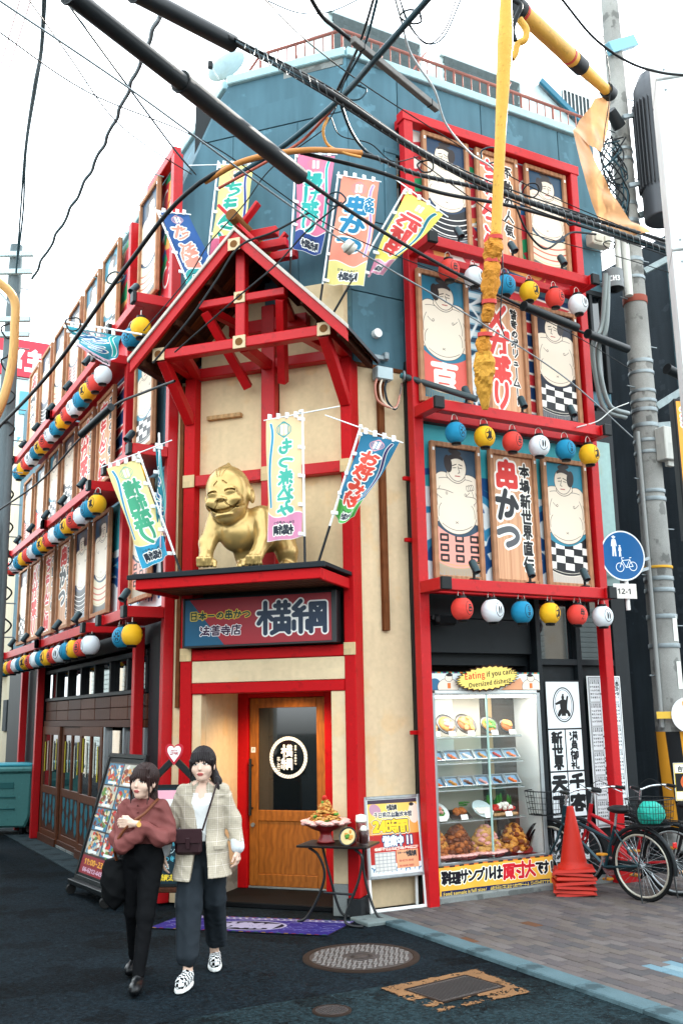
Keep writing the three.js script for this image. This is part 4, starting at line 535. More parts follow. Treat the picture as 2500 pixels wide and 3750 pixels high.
{
  const g = 'wrestler boards hung along the side street', kinds = [WR.c2, TB.c, WR.b1, TB.a, WR.c1, TB.b, WR.a2, WR.b2, WR.a1];
  const desc = ['checked apron', 'three characters', 'red apron', 'hotpot lettering', 'pink apron', 'serving lettering', 'striped robe', 'navy ground', 'black apron'];
  const rows = [[6.72, 8.2], [4.85, 6.1], [3.1, 4.45]], rn = ['top', 'middle', 'lowest'];
  rows.forEach(([y0, y1], r) => {
    board('wrestler_board', ['slim framed print between entrance gable and red post, topmost', 'slim framed print between entrance gable and red post, middle one', 'slim framed print between entrance gable and red post, lowest'][r], 'board', 'L', -10.22, -10.98, y0, y1, [WR.a2, WR.c2, WR.c1][r], undefined, 3.19);
    for (let k = 0; k < 6; k++) { const a = -11.92 - k * 1.045; board('wrestler_board', `framed board with ${desc[(k * 2 + r * 3) % 9]}, ${ORD[k]} from short frame, ${rn[r]} side street row`, 'board', 'L', a, a - 0.83, y0, y1, kinds[(k * 2 + r * 3) % 9], g, 3.19); }
  });
  for (const [z0, z1, y0, y1, m, l] of [[-9.95, -11.4, 6.5, 8.2, backA, 'patterned sheet beside the entrance gable, topmost'], [-11.5, -17.9, 6.5, 8.15, backA, 'long patterned sheet behind the top row on the side street'], [-11.5, -17.9, 4.7, 6.2, backB, 'long patterned sheet behind the middle row on the side street'], [-11.5, -17.9, 3.0, 4.5, backC, 'long patterned sheet behind the lowest row on the side street'], [-9.95, -11.4, 3.0, 4.5, backC, 'wave patterned sheet beside the entrance gable, lowest']])
    single('backing_print', quad(V(3.275, y0, z1), V(3.275, y0, z0), V(3.275, y1, z0), V(3.275, y1, z1)), m, l, 'print');
}
// ---------- lanterns ----------
function lanternTex(col, draw) { return canvasTex(256, 128, (g, W, H) => { g.fillStyle = col; g.fillRect(0, 0, W, H); for (const x of [0, 128, 256]) { g.save(); g.translate(x, 62); g.scale(0.55, 0.9); draw(g); g.restore(); } }); }
const ringMark = (g, col = '#1c1a1a') => { g.strokeStyle = col; g.lineWidth = 3; g.beginPath(); g.arc(0, 0, 33, 0, 7); g.stroke(); };
const figure = (g) => { g.fillStyle = '#1c1a1a'; g.beginPath(); g.ellipse(-1, -19, 5, 6, 0, 0, 7); g.fill(); g.beginPath(); g.ellipse(0, -26, 3, 2.5, 0, 0, 7); g.fill(); g.beginPath(); g.moveTo(-28, -6); g.lineTo(-12, -12); g.quadraticCurveTo(0, -17, 9, -13); g.lineTo(14, -24); g.lineTo(19, -22); g.lineTo(15, -8); g.quadraticCurveTo(12, 4, 13, 10); g.quadraticCurveTo(22, 14, 23, 26); g.lineTo(14, 26); g.lineTo(12, 20); g.lineTo(7, 19); g.lineTo(7, 25); g.lineTo(-9, 25); g.lineTo(-8, 19); g.lineTo(-14, 26); g.lineTo(-23, 26); g.quadraticCurveTo(-20, 12, -11, 8); g.quadraticCurveTo(-13, 0, -12, -4); g.lineTo(-27, -1); g.fill(); };
const LAN = {
  red: lanternTex('#de4238', (g) => { ringMark(g); jtext(g, '串', -19, -20, 40, [['#1c1a1a', 0.13]]); }), white: lanternTex('#e6ecf1', (g) => { ringMark(g); g.fillStyle = '#1c1a1a'; for (const s of [-1, 1]) { g.beginPath(); g.ellipse(s * 9, 0, 6, 19, 0, 0, 7); g.fill(); } }),
  blue: lanternTex('#1483aa', (g) => { ringMark(g, '#0c2733'); jtext(g, '日本', -13, -26, 25, [['#0c2733', 0.13]], { vertical: true }); }), yellow: lanternTex('#f0b41c', (g) => { ringMark(g); figure(g); }),
  redB: lanternTex('#de4238', (g) => { jtext(g, '串', -22, -30, 38, [['#1c1a1a', 0.15]]); jtext(g, 'ん', -10, 10, 22, [['#1c1a1a', 0.1]]); }), blueB: lanternTex('#1483aa', (g) => { ringMark(g, '#0c2733'); g.strokeStyle = '#0c2733'; g.lineWidth = 9; for (let k = 0; k < 6; k++) { g.beginPath(); g.moveTo(8 * Math.cos(k * 1.047), 8 * Math.sin(k * 1.047)); g.lineTo(24 * Math.cos(k * 1.047), 24 * Math.sin(k * 1.047)); g.stroke(); } }),
};
const ribTex = dataTex(64, (u, v) => 0.5 + 0.5 * Math.sin(v * Math.PI * 2 * 8), 1, false); ribTex.repeat.set(1, 3);
const lanM = Object.fromEntries(Object.entries(LAN).map(([k, t]) => [k, M('#ffffff', 0.5, { map: t, bump: ribTex, bumpScale: 0.003, physical: true, sheen: 0 })]));
const lanGeo = (() => { const p = []; for (let k = 0; k <= 48; k++) { const t = -Math.PI / 2 + Math.PI * (0.09 + 0.82 * k / 48); p.push([0.112 * Math.cos(t) ** 0.9 * (1 + 0.008 * Math.sin(k * Math.PI)), 0.118 * Math.sin(t)]); } return lathe(p, 36); })();
const lanCap = [lathe([[0, 0.028], [0.05, 0.028], [0.052, 0], [0.046, 0]], 18).translate(0, 0.104, 0), lathe([[0.046, 0], [0.052, 0], [0.05, -0.026], [0, -0.026]], 18).translate(0, -0.104, 0)];
const wireRed = M('#b8262a', 0.5), wireWhite = M('#d8d4cc', 0.6);
const loopGeo = tube([V(-0.045, 0.13, 0), V(-0.035, 0.18, 0), V(0, 0.205, 0), V(0.035, 0.18, 0), V(0.045, 0.13, 0)], 0.004, 14, 5), cordGeo = tube([V(0, 0.2, 0), V(0.012, 0.17, 0.01), V(0, 0.13, 0)], 0.005, 8, 5);
function lantern(kind, pos, label, group, turn = 0) {
  const t = thing('paper_lantern', label, 'lantern', pos, turn, group); const shade = mesh('shade', lanGeo, lanM[kind], t); mesh('top_cap', lanCap[0], blackPl, t); mesh('bottom_cap', lanCap[1], blackPl, t); mesh('hanging_loop', loopGeo, wireWhite, t); mesh('cord', cordGeo, wireRed, t); t.rotation.z = rr(-0.07, 0.07); t.scale.setScalar(rr(0.96, 1.03)); return t;
}
{
  const seqs = [['top', [[1643, 990, 'red'], [1734, 1016, 'white'], [1849, 1046, 'blue'], [1937, 1069, 'yellow'], [2030, 1092, 'red'], [2115, 1115, 'white']]], ['middle', [[1667, 1585, 'blueB'], [1773, 1600, 'yellow'], [1875, 1619, 'red'], [1973, 1634, 'white'], [2069, 1648, 'blue'], [2156, 1665, 'yellow']]], ['lowest', [[1691, 2230, 'red'], [1802, 2237, 'white'], [1910, 2242, 'blue'], [2012, 2246, 'yellow'], [2112, 2252, 'redB'], [2205, 2258, 'white']]]];
  const ord = ['first', 'second', 'third', 'fourth', 'fifth', 'sixth'];
  for (const [row, list] of seqs) list.forEach(([x, y, c], i) => { const p = onZ(x, y, -7.775); lantern(c, p, `${c.replace('B', '')} paper lantern, ${ord[i]} from the corner on the ${row} beam above the food display`, 'lanterns over the food display', rr(-0.25, 0.35)); });
  const cyc = ['white', 'red', 'yellow', 'blue'];
  [['top', 5.965, -11.29, -16.75, 0], ['middle', 4.335, -11.34, -16.96, 2], ['lowest', 2.65, -11.41, -17.08, 0]].forEach(([row, y, z0, z1, s]) => { for (let k = 0; k < 16; k++) { const c = cyc[(k + s) % 4]; lantern(c, V(LB + 0.05, y + rr(-0.008, 0.008), z0 + (z1 - z0) * k / 15), `${c} paper lantern, ${ORD[k]} from the entrance end of the ${row} side street string`, `lanterns strung on the side street beams`, -1.25 + rr(-0.4, 0.4)); } });
  for (const [y, w] of [[5.99, 'upper'], [4.33, 'middle'], [2.64, 'lower']]) { lantern('yellow', V(LB + 0.05, y, -9.72), `yellow paper lantern on the ${w} arm of the short side frame`, undefined, -1.9); lantern('blueB', V(LB + 0.05, y, -10.06), `blue paper lantern behind the yellow one, ${w} arm of the short side frame`, undefined, -0.9); }
}
// ---------- spot lamps on the beams ----------
const spotGeo = [lathe([[0, 0.075], [0.036, 0.072], [0.04, 0.06], [0.04, -0.07], [0.034, -0.07], [0.032, -0.05], [0, -0.05]], 18)], spotM = M('#173036', 0.4, { metalness: 0.3 });
function spotLamp(pos, tilt, label, group, turn = 0) { const t = thing('spot_lamp', label, 'lamp', pos, turn, group); mesh('base_plate', box(0.09, 0.02, 0.07, 0, 0.01, 0), blackPl, t); mesh('bracket', [box(0.02, 0.07, 0.03, 0, 0.05, 0), box(0.05, 0.016, 0.016, 0, 0.085, 0)], blackPl, t); const h = mesh('head', spotGeo[0].clone().rotateX(tilt).translate(0, 0.135, 0.01), spotM, t); return t; }
{
  const rows = [['top', 6.762, [[1680, 905], [1877, 960], [2058, 1005]]], ['middle', 4.942, [[1707, 1478], [1912, 1515], [2093, 1548]]], ['lowest', 3.102, [[1735, 2112], [1940, 2125], [2140, 2140]]]], wh = ['next to the corner', 'in the middle', 'next to the utility pole'];
  for (const [r, y, l] of rows) l.forEach(([x, py], i) => spotLamp(V(onZ(x, py, -7.78).x, y, -7.78), -0.5, `small black spot lamp on the ${r} beam, ${wh[i]}`, undefined, rr(-0.2, 0.2)));
  for (const [r, y] of [['top', 6.293], ['middle', 4.633], ['lowest', 2.913]]) for (let k = 0; k < 5; k++) spotLamp(V(LB + 0.05, y, -12.1 - k * 1.1), -0.6, `small black spot lamp, ${ORD[k]} from the entrance end on the ${r} side street beam`, `spot lamps on the side street beams`, TURN.L);
  for (const [y, w] of [[6.383, 'upper'], [4.663, 'middle'], [2.933, 'lower']]) spotLamp(V(LB + 0.02, y, -9.9), -0.7, `black spot lamp on the ${w} arm of the short side frame`, undefined, TURN.L + 0.5);
}
// ---------- shop sign under the canopy ----------
{
  const t = thing('shop_sign', 'wide red and blue shop sign with large outlined characters', 'sign', Cp(-3.935, 2.485, CF), TURN.C), w = 1.655, h = 0.50;
  const tex = canvasTex(1024, 310, (g, W, H) => { g.fillStyle = '#a2242f'; g.fillRect(0, 0, W, H); g.fillStyle = '#1c5574'; g.beginPath(); g.moveTo(0, 0); g.lineTo(40, 0); g.lineTo(290, H); g.lineTo(0, H); g.fill();
    jtext(g, '日本一の串かつ', 40, 80, 58, [['#e8c23c', 0.34], ['#123c34', 0.16]], { pitch: 1.08 }); jtext(g, '法善寺店', 120, 180, 66, [['#f0eaec', 0.3], ['#3a1f3c', 0.16]], { pitch: 1.12 }); jtext(g, '横綱', 520, 36, 222, [['#f0ece8', 0.23], ['#122a44', 0.138]], { pitch: 1.05, sx: 1.03 }); });
  mesh('cabinet', box(w, h, 0.12, 0, h / 2, 0.05, 0.005), blackPl, t); mesh('face', sheet(w - 0.06, h - 0.04, -0.02, h / 2, 0.1125), printed(tex, 0.35), t); mesh('trim', [box(w, 0.02, 0.014, 0, 0.008, 0.118, 0.003), box(0.02, h, 0.014, -w / 2 + 0.01, h / 2, 0.118, 0.003), box(0.05, h, 0.016, w / 2 - 0.025, h / 2, 0.118, 0.003)], blackMetal, t);
}
// ---------- nobori banners ----------
const bannerTex = (draw) => canvasTex(200, 640, (g, W, H) => draw(g, W, H));
const crest = (g, x, y, r, col) => { g.save(); g.strokeStyle = col; g.lineWidth = r * 0.08; for (let k = 0; k < 3; k++) { g.beginPath(); g.ellipse(x, y, r * (1 - k * 0.22), r * (0.8 + k * 0.1), 0, 0, 7); g.stroke(); } g.fillStyle = '#fff8ec'; g.fillRect(x - r * 0.45, y - r * 0.6, r * 0.38, r * 1.2); g.fillRect(x + r * 0.08, y - r * 0.6, r * 0.38, r * 1.2); g.restore(); };
const swoosh = (g, pts, col, w) => { for (const [c, k] of [['#f5f1ea', w * 1.5], [col, w]]) { g.strokeStyle = c; g.lineWidth = k; g.lineCap = 'round'; g.beginPath(); g.moveTo(...pts[0]); g.bezierCurveTo(...pts[1], ...pts[2], ...pts[3]); g.stroke(); } };
const house = (g, W, y, col = '#222a38') => { jtext(g, '日本一の串かつ', 46, y - 26, 15, [[col, 0.13]]); jtext(g, '横綱', 56, y - 6, 50, [['#f6f2ea', 0.4], [col, 0.16]]); };
function noboriTex(o) { return bannerTex((g, W, H) => {
  if (o.mirror) { g.translate(W, 0); g.scale(-1, 1); } g.fillStyle = o.top; g.fillRect(0, 0, W, H); g.fillStyle = o.bottom; g.beginPath(); g.moveTo(0, H * 0.8); g.bezierCurveTo(W * 0.3, H * 0.74, W * 0.6, H * 0.9, W, H * 0.76); g.lineTo(W, H); g.lineTo(0, H); g.fill(); g.strokeStyle = '#f5f1ea'; g.lineWidth = 5; g.stroke();
  if (o.side) swoosh(g, [[W * 0.86, 30], [W * 0.7, H * 0.2], [W * 1.02, H * 0.3], [W * 0.9, H * 0.72]], o.side, 12);
  crest(g, W * 0.5, 62, 42, o.crest ?? '#d9868c'); const n = [...o.text].length, s = Math.min(112, (H * 0.66 - 20) / n); jtext(g, o.text, W * 0.44 - s / 2 * 1.0, 112, s, [['#f8f4ec', 0.36], [o.ink, 0.2]], { vertical: true, pitch: 1.0, sx: 1.08 }); if (o.small) jtext(g, o.small, W * 0.72, 104, 44, [['#f8f4ec', 0.36], [o.ink, 0.18]], { vertical: true }); house(g, W, H * 0.89); }); }
const poleWhite = M('#e3e6e8', 0.35), poleBlack = M('#15181b', 0.4);
function banner(label, c, plane, tex, pole, cross, o = {}) {
  const un = (p, d = 0) => plane(p[0], p[1], d), P = c.map((p) => un(p)), base = un(pole[0]); const t = thing('nobori_banner', label, 'banner', base); const off = base.clone().negate();
  const nx = 12, ny = 26, pos = [], uv = [], idx = [], nrm = P[1].clone().sub(P[0]).cross(P[3].clone().sub(P[0])).normalize(); if (nrm.dot(fwd) > 0) nrm.negate();
  for (let j = 0; j <= ny; j++) for (let i = 0; i <= nx; i++) { const u = i / nx, v = j / ny, a = P[0].clone().lerp(P[1], u), b = P[3].clone().lerp(P[2], u), p = a.lerp(b, v); const amp = (o.amp ?? 0.025) * (0.25 + v); p.addScaledVector(nrm, amp * (Math.sin(u * 5.5 + v * 7 + (o.ph ?? 0)) + 0.6 * Math.sin(u * 11 - v * 4 + 1.3))); if (o.belly) p.addScaledVector(P[3].clone().sub(P[0]).normalize(), o.belly * Math.sin(u * Math.PI) * v); p.add(off); pos.push(p.x, p.y, p.z); uv.push(u, 1 - v); }
  for (let j = 0; j < ny; j++) for (let i = 0; i < nx; i++) { const a = j * (nx + 1) + i, b = a + 1, d = a + nx + 1, e = d + 1; idx.push(a, d, b, b, d, e); }
  const g = new THREE.BufferGeometry(); g.setAttribute('position', new THREE.Float32BufferAttribute(pos, 3)); g.setAttribute('uv', new THREE.Float32BufferAttribute(uv, 2)); g.setIndex(idx); g.computeVertexNormals();
  mesh('cloth', g, M('#ffffff', 0.85, { physical: true, map: tex, side: THREE.DoubleSide, transmission: 0.25, thickness: 0 }), t);
  const p0 = un(pole[0]).add(off), p1 = un(pole[1]).add(off), k = o.dark ?? 0.2, pm = p0.clone().lerp(p1, k); mesh('lower_pole', rod(p0, pm, 0.012), poleBlack, t); mesh('upper_pole', rod(pm, p1, 0.0105), poleWhite, t);
  if (cross) { mesh('crossbar', rod(un(cross[0]).add(off), un(cross[1]).add(off), 0.006), poleWhite, t); mesh('clip', sph(0.02, ...un(cross[2] ?? pole[1]).add(off).toArray()), whitePl, t); }
  const e0 = P[0], e1 = P[1]; for (let i = 0; i < 4; i++) { const m = e0.clone().lerp(e1, (i + 0.4) / 4).add(off); mesh('tab', box(0.04, 0.06, 0.014, m.x, m.y + 0.02, m.z, 0.003), whitePl, t); }
  const s0 = o.poleSide === 'R' ? P[1] : P[0], s1 = o.poleSide === 'R' ? P[2] : P[3]; for (let i = 0; i < 5; i++) { const m = s0.clone().lerp(s1, (i + 0.1) / 4.2).add(off); mesh('tab', box(0.07, 0.035, 0.014, m.x, m.y, m.z, 0.003), whitePl, t); }
  return t;
}
const pc = (c) => (x, y, d = 0) => onC(x, y, c + d);
const BT = {
  tako: noboriTex({ top: '#1a4f8e', bottom: '#1f9a98', text: 'たこ焼き', ink: '#e88f7c', crest: '#e5b0b0' }), chan: noboriTex({ top: '#efe08a', bottom: '#e06a8c', text: 'ちゃんこ', ink: '#16a08c', side: '#27408f' }), age: noboriTex({ top: '#e5799a', bottom: '#1c3f86', text: '揚げ盛り', ink: '#18a49c', side: '#18a49c' }), kushi: noboriTex({ top: '#ef9178', bottom: '#efe08a', text: '串かつ', small: '名物', ink: '#177ea8', side: '#b793c4' }), gan: noboriTex({ top: '#efe06a', bottom: '#e59ab4', text: '元祖串', ink: '#de4a48', side: '#1c8098', crest: '#e8c46a' }),
  yoko: noboriTex({ top: '#efdf9a', bottom: '#2a9ac0', text: '横綱盛り', ink: '#43a57e', side: '#3a96bd', mirror: true, crest: '#8fc0a8' }), motsu: noboriTex({ top: '#f0cfa2', bottom: '#dd90b4', text: 'もつ煮込み', ink: '#45b3a0', side: '#2e98c0', mirror: true, crest: '#2a9fa8' }), oko: noboriTex({ top: '#1c6f92', bottom: '#4ca64a', text: 'お好み焼', ink: '#dc4a38', side: '#33265c', crest: '#e59aa0' }), teal: noboriTex({ top: '#1f8a9c', bottom: '#e8b9cf', text: 'たこつ', ink: '#1b5f92', side: '#19a09a' }),
};
banner('blue banner with salmon lettering leaning over the gable', [[590, 777], [690, 785], [785, 985], [695, 1075]], pc(-8.45), BT.tako, [[735, 1140], [575, 770]], [[560, 772], [700, 786], [583, 776]], { ph: 1 });
banner('yellow banner with green lettering above the ridge ornament', [[810, 604], [930, 607], [872, 945], [768, 950]], pc(-8.75), BT.chan, [[752, 1020], [800, 590]], [[690, 606], [935, 600], [802, 600]], { ph: 2, dark: 0.1 });
banner('pink banner with navy foot and teal lettering', [[1092, 565], [1226, 570], [1178, 935], [1076, 915]], pc(-8.75), BT.age, [[1060, 1040], [1084, 555]], [[1075, 562], [1235, 566], [1083, 562]], { ph: 0.5 });
banner('orange banner with blue skewer lettering beside the corner edge', [[1252, 640], [1388, 668], [1335, 1052], [1192, 1036]], pc(-8.7), BT.kushi, [[1160, 1190], [1240, 630]], [[1232, 640], [1395, 666], [1240, 645]], { ph: 3, dark: 0.26 });
banner('yellow banner with pink foot blown out from the corner', [[1488, 700], [1622, 785], [1400, 1008], [1338, 1005]], pc(-8.7), BT.gan, [[1212, 1160], [1485, 690]], [[1410, 630], [1640, 795], [1485, 700]], { ph: 4, amp: 0.04, dark: 0.3 });
banner('mirrored yellow and blue banner leaning off the canopy end', [[393, 1716], [509, 1680], [623, 2035], [524, 2086]], pc(-8.1), BT.yoko, [[667, 2108], [508, 1655]], [[370, 1712], [630, 1612], [508, 1672]], { ph: 1.5, poleSide: 'R', dark: 0.16 });
banner('narrow rolled blue banner beside the mirrored one', [[574, 1640], [592, 1642], [606, 2012], [580, 1985]], pc(-8.15), BT.teal, [[594, 2108], [583, 1585]], undefined, { amp: 0.05, ph: 2.2 });
banner('mirrored pink and cream banner standing on the canopy', [[975, 1537], [1103, 1524], [1105, 1966], [980, 1986]], pc(-8.1), BT.motsu, [[1117, 2085], [1107, 1500]], [[966, 1540], [1243, 1488], [1100, 1508]], { ph: 0.2, poleSide: 'R', amp: 0.018 });
banner('dark blue banner with red lettering leaning off the canopy', [[1326, 1583], [1462, 1620], [1300, 1892], [1222, 1885]], pc(-8.1), BT.oko, [[1158, 2085], [1321, 1560]], [[1190, 1520], [1475, 1622], [1320, 1562]], { ph: 3.3, amp: 0.035, dark: 0.3, belly: 0.08 });
banner('crumpled teal and pink banner on a level pole off the eave', [[245, 1195], [447, 1230], [412, 1332], [292, 1268]], pc(-8.35), BT.teal, [[600, 1238], [228, 1176]], undefined, { amp: 0.05, ph: 0.9, belly: 0.1 });
// ---------- posters beside the display ----------
{
  const big = canvasTex(256, 840, (g, W, H) => { g.fillStyle = '#14181a'; g.fillRect(0, 0, W, H); const cell = (x, y, w, h) => { g.fillStyle = '#e3e7ea'; g.fillRect(x, y, w, h); };
    cell(6, 6, 244, 290); g.strokeStyle = '#16181b'; g.lineWidth = 7; g.beginPath(); g.ellipse(128, 150, 74, 106, 0, 0, 7); g.stroke(); g.lineWidth = 3; g.beginPath(); g.ellipse(128, 150, 62, 94, 0, 0, 7); g.stroke(); g.save(); g.translate(128, 155); g.scale(2.1, 2.6); figure(g); g.restore();
    cell(6, 306, 118, 250); cell(132, 306, 118, 250); cell(6, 566, 118, 268); cell(132, 566, 118, 268);
    jtext(g, '新世界', 28, 318, 74, [['#15171a', 0.2]], { vertical: true }); jtext(g, '満員御礼', 160, 316, 56, [['#15171a', 0.18]], { vertical: true }); jtext(g, '天下', 16, 580, 100, [['#15171a', 0.25]], { vertical: true, pitch: 1.22 }); jtext(g, '千客', 142, 580, 100, [['#15171a', 0.23]], { vertical: true, pitch: 1.22 }); });
  const low = canvasTex(256, 256, (g, W, H) => { g.fillStyle = '#14181a'; g.fillRect(0, 0, W, H); g.fillStyle = '#e3e7ea'; g.fillRect(6, 6, 118, 244); g.fillRect(132, 6, 118, 244); jtext(g, '御免', 16, 16, 100, [['#15171a', 0.19]], { vertical: true, pitch: 1.15 }); jtext(g, '万来', 142, 16, 100, [['#15171a', 0.2]], { vertical: true, pitch: 1.15 }); });
  const t = thing('poster', 'black and white poster with round wrestler emblem and large characters', 'poster', V(7.25, 0.36, ZR + 0.03)); mesh('upper_sheet', box(0.5, 1.45, 0.006, 0, 1.05, -0.008, 0.001), blackPl, t); mesh('upper_print', sheet(0.49, 1.44, 0, 1.05, -0.004), printed(big, 0.5), t); mesh('lower_print', sheet(0.49, 0.44, 0, 0.105, -0.004), printed(low, 0.5), t);
  const menu = canvasTex(256, 840, (g, W, H) => { g.fillStyle = '#dfe4e6'; g.fillRect(0, 0, W, H); g.strokeStyle = '#1a1d20'; g.lineWidth = 4; g.strokeRect(8, 8, W - 16, H - 16); jtext(g, '日本一の串かつ横綱法善寺店', 96, 20, 58, [['#1a1d20', 0.16]], { vertical: true, pitch: 1.04 }); for (const x0 of [14, 160]) for (let r = 0; r < 6; r++) { const y0 = 16 + r * 136; g.lineWidth = 2; g.strokeRect(x0, y0, 78, 130); for (let c = 0; c < 5; c++) { jtext(g, '大品串天料日'.slice(c % 3, c % 3 + 2), x0 + 4 + c * 15, y0 + 4, 11, [['#1a1d20', 0.12]], { vertical: true }); for (let k = 0; k < 4; k++) jtext(g, 'かつきちみたお'[(c * 3 + k + r) % 7], x0 + 4 + c * 15, y0 + 38 + k * 20, 12, [['#1a1d20', 0.13]]); } } jtext(g, '串かつ', 216, 30, 26, [['#1a1d20', 0.17]], { vertical: true }); });
  const m = thing('poster', 'tall white menu poster densely printed with small characters', 'poster', V(7.86, 0.56, ZR + 0.03)); mesh('print', sheet(0.49, 1.62, 0, 0.81, -0.004), printed(menu, 0.5), m); mesh('backing', box(0.5, 1.63, 0.006, 0, 0.81, -0.009, 0.001), whitePl, m);
}
// ---------- food display case ----------
const lumps = (n, f, seed = 1) => { const out = []; for (let k = 0; k < n; k++) { const [x, y, z, r, sx, sy, sz] = f(k, (q) => hash(k, q, seed)); const g = new THREE.IcosahedronGeometry(r, 1); const p = g.attributes.position; for (let i = 0; i < p.count; i++) { const s = 1 + 0.22 * (hash(Math.round(p.getX(i) * 900), Math.round(p.getY(i) * 900) + Math.round(p.getZ(i) * 900) * 7, k + seed) - 0.5); p.setXYZ(i, p.getX(i) * s, p.getY(i) * s, p.getZ(i) * s); } g.scale(sx ?? 1, sy ?? 1, sz ?? 1).rotateY(hash(k, 9, seed) * 6).translate(x, y, z); g.computeVertexNormals(); out.push(clean(g)); } return out; };
const fm = (c, r = 0.45) => M(c, r, { bump: TX.grain, bumpScale: 0.001 });
const FD = { fried: fm('#a35a22'), brown: fm('#6b3514', 0.35), gold: fm('#c98a3a'), noodle: fm('#c9964e'), pink: fm('#d99a92', 0.4), green: fm('#4f8a34'), red: fm('#c02a20', 0.35), orange: fm('#e0702c', 0.35), white: fm('#eee8dc'), yellow: fm('#e8b52c'), lotus: fm('#d9a49c', 0.4), leaf: fm('#3c7a2c', 0.5) };
const plateW = M('#e9ebe8', 0.25), plateR = M('#8a1f22', 0.3), plateB = M('#191614', 0.3);
{
  const X0 = 5.51, X1 = 6.90, Zf = -8.24, Zb = -8.68, O = V(6.205, 0, -8.46), t = thing('display_case', 'tall glass case full of plastic food samples', 'display case', O), q = (n, x0, x1, y0, y1, z0, z1, m, b = 0.004) => mesh(n, boxAB(x0, x1, y0, y1, z0, z1, b).translate(-O.x, 0, -O.z), m, t);
  const wm = M('#e4e6e3', 0.6);
  q('base', X0, X1, 0.08, 0.33, Zb, Zf - 0.02, wm); q('back_panel', X0, 6.42, 0.33, 2.0, Zb - 0.02, Zb, M('#c9c3b6', 0.5)); q('back_panel', 6.42, X1, 0.33, 2.0, Zb - 0.02, Zb, M('#4a4038', 0.35)); q('side_panel', X0, X0 + 0.015, 0.33, 2.0, Zb, Zf - 0.03, wm); q('side_panel', X1 - 0.015, X1, 0.33, 2.0, Zb, Zf - 0.03, wm); q('top_panel', X0, X1, 2.0, 2.03, Zb, Zf, wm); q('floor_panel', X0 + 0.015, X1 - 0.015, 0.33, 0.35, Zb, Zf - 0.03, M('#7a1f24', 0.5));
  q('front_frame', X0, X0 + 0.04, 0.3, 2.03, Zf - 0.03, Zf, alu); q('front_frame', X1 - 0.045, X1, 0.3, 2.03, Zf - 0.03, Zf, alu); q('front_frame', X0 + 0.04, X1 - 0.045, 1.985, 2.03, Zf - 0.03, Zf - 0.001, alu); q('front_frame', X0 + 0.04, X1 - 0.045, 0.3, 0.365, Zf - 0.03, Zf - 0.001, alu); q('glass_stile', 6.185, 6.205, 0.365, 1.985, Zf - 0.025, Zf - 0.004, M('#9fc0b8', 0.2));
  q('glass_door', X0 + 0.04, 6.2, 0.365, 1.985, Zf - 0.018, Zf - 0.014, glassM, 0); q('glass_door', 6.2, X1 - 0.045, 0.365, 1.985, Zf - 0.011, Zf - 0.008, glassM, 0);
  for (const [x, k] of [[5.76, 0], [6.5, 1]]) q('shelf_post', x, x + 0.06, 0.35, 1.99, Zb + 0.002, Zb + 0.03, M('#b99c70', 0.4, { metalness: 0.4 }));
  for (const y of [1.56, 1.3, 1.04, 0.735]) q('shelf', X0 + 0.02, X1 - 0.2, y, y + 0.008, Zb + 0.02, Zf - 0.1, M('#d5e6e2', 0.08, { physical: true, transmission: 0.85, thickness: 0 }), 0);
  for (const y of [1.548, 1.288, 1.028, 0.722]) q('price_rail', X0 + 0.02, X1 - 0.2, y, y + 0.011, Zf - 0.1, Zf - 0.092, alu, 0.001);
  const lampM = M('#ffffff', 0.5, { emissive: new THREE.Color(1, 0.97, 0.9), emissiveIntensity: 2.2 }); q('tube_lamp', X0 + 0.06, X1 - 0.06, 1.955, 1.98, Zf - 0.075, Zf - 0.05, lampM);
  const L = new THREE.RectAreaLight(new THREE.Color(1, 0.96, 0.88), 9, 1.25, 0.06); L.position.set(0, 1.945, Zf - 0.1 - O.z); L.rotation.x = -Math.PI / 2; L.name = 'tube_light'; t.add(L);
  // inner reflector papers
  for (const [x0, x1, y0, y1] of [[5.56, 5.74, 1.62, 1.95], [5.84, 6.06, 1.62, 1.95], [5.56, 5.74, 1.38, 1.53], [5.84, 6.06, 1.38, 1.53]]) q('white_card', x0, x1, y0, y1, Zb + 0.001, Zb + 0.004, M('#f4f6f4', 0.7), 0);
  const at = (x, y, z = -8.42) => V(x, y, z);
  const tag2 = (p, lean = -0.35) => mesh('price_card', sheet(0.085, 0.05).rotateX(lean).translate(0, 0.03, 0.11), M('#efeeea', 0.7), p);
  const names = [];
  // top shelf: round iron plates tipped forward
  [[5.60, 0.10, 'folded brown omelette beside case edge'], [5.79, 0.125, 'round pancake with sauce cross'], [6.03, 0.125, 'pale round pancake'], [6.33, 0.11, 'green topped pancake'], [6.56, 0.09, 'small folded omelette']].forEach(([x, r, w], i) => { const s = thing('food_sample', `${w} on black plate, top shelf of the case`, 'food sample', at(x, 1.568)); const g = new THREE.Group(); const tilt = (geo) => geo.rotateX(0.95).translate(0, r * 0.9, 0);
    mesh('plate', tilt(lathe([[0, 0], [r * 0.95, 0.004], [r, 0.02], [r * 0.9, 0.016], [0, 0.012]], 28)), plateB, s); mesh('pancake', tilt(lathe([[0, 0.04], [r * 0.55, 0.038], [r * 0.72, 0.024], [r * 0.74, 0.012]], 24)), i % 2 ? FD.gold : FD.fried, s); mesh('topping', lumps(9, (k, h) => [(h(1) - 0.5) * r, 0.042, (h(2) - 0.5) * r, 0.016 + 0.01 * h(3), 1.6, 0.5, 1], i + 3).map(tilt), i === 3 ? FD.green : i === 1 ? FD.pink : FD.noodle, s); tag2(s); });
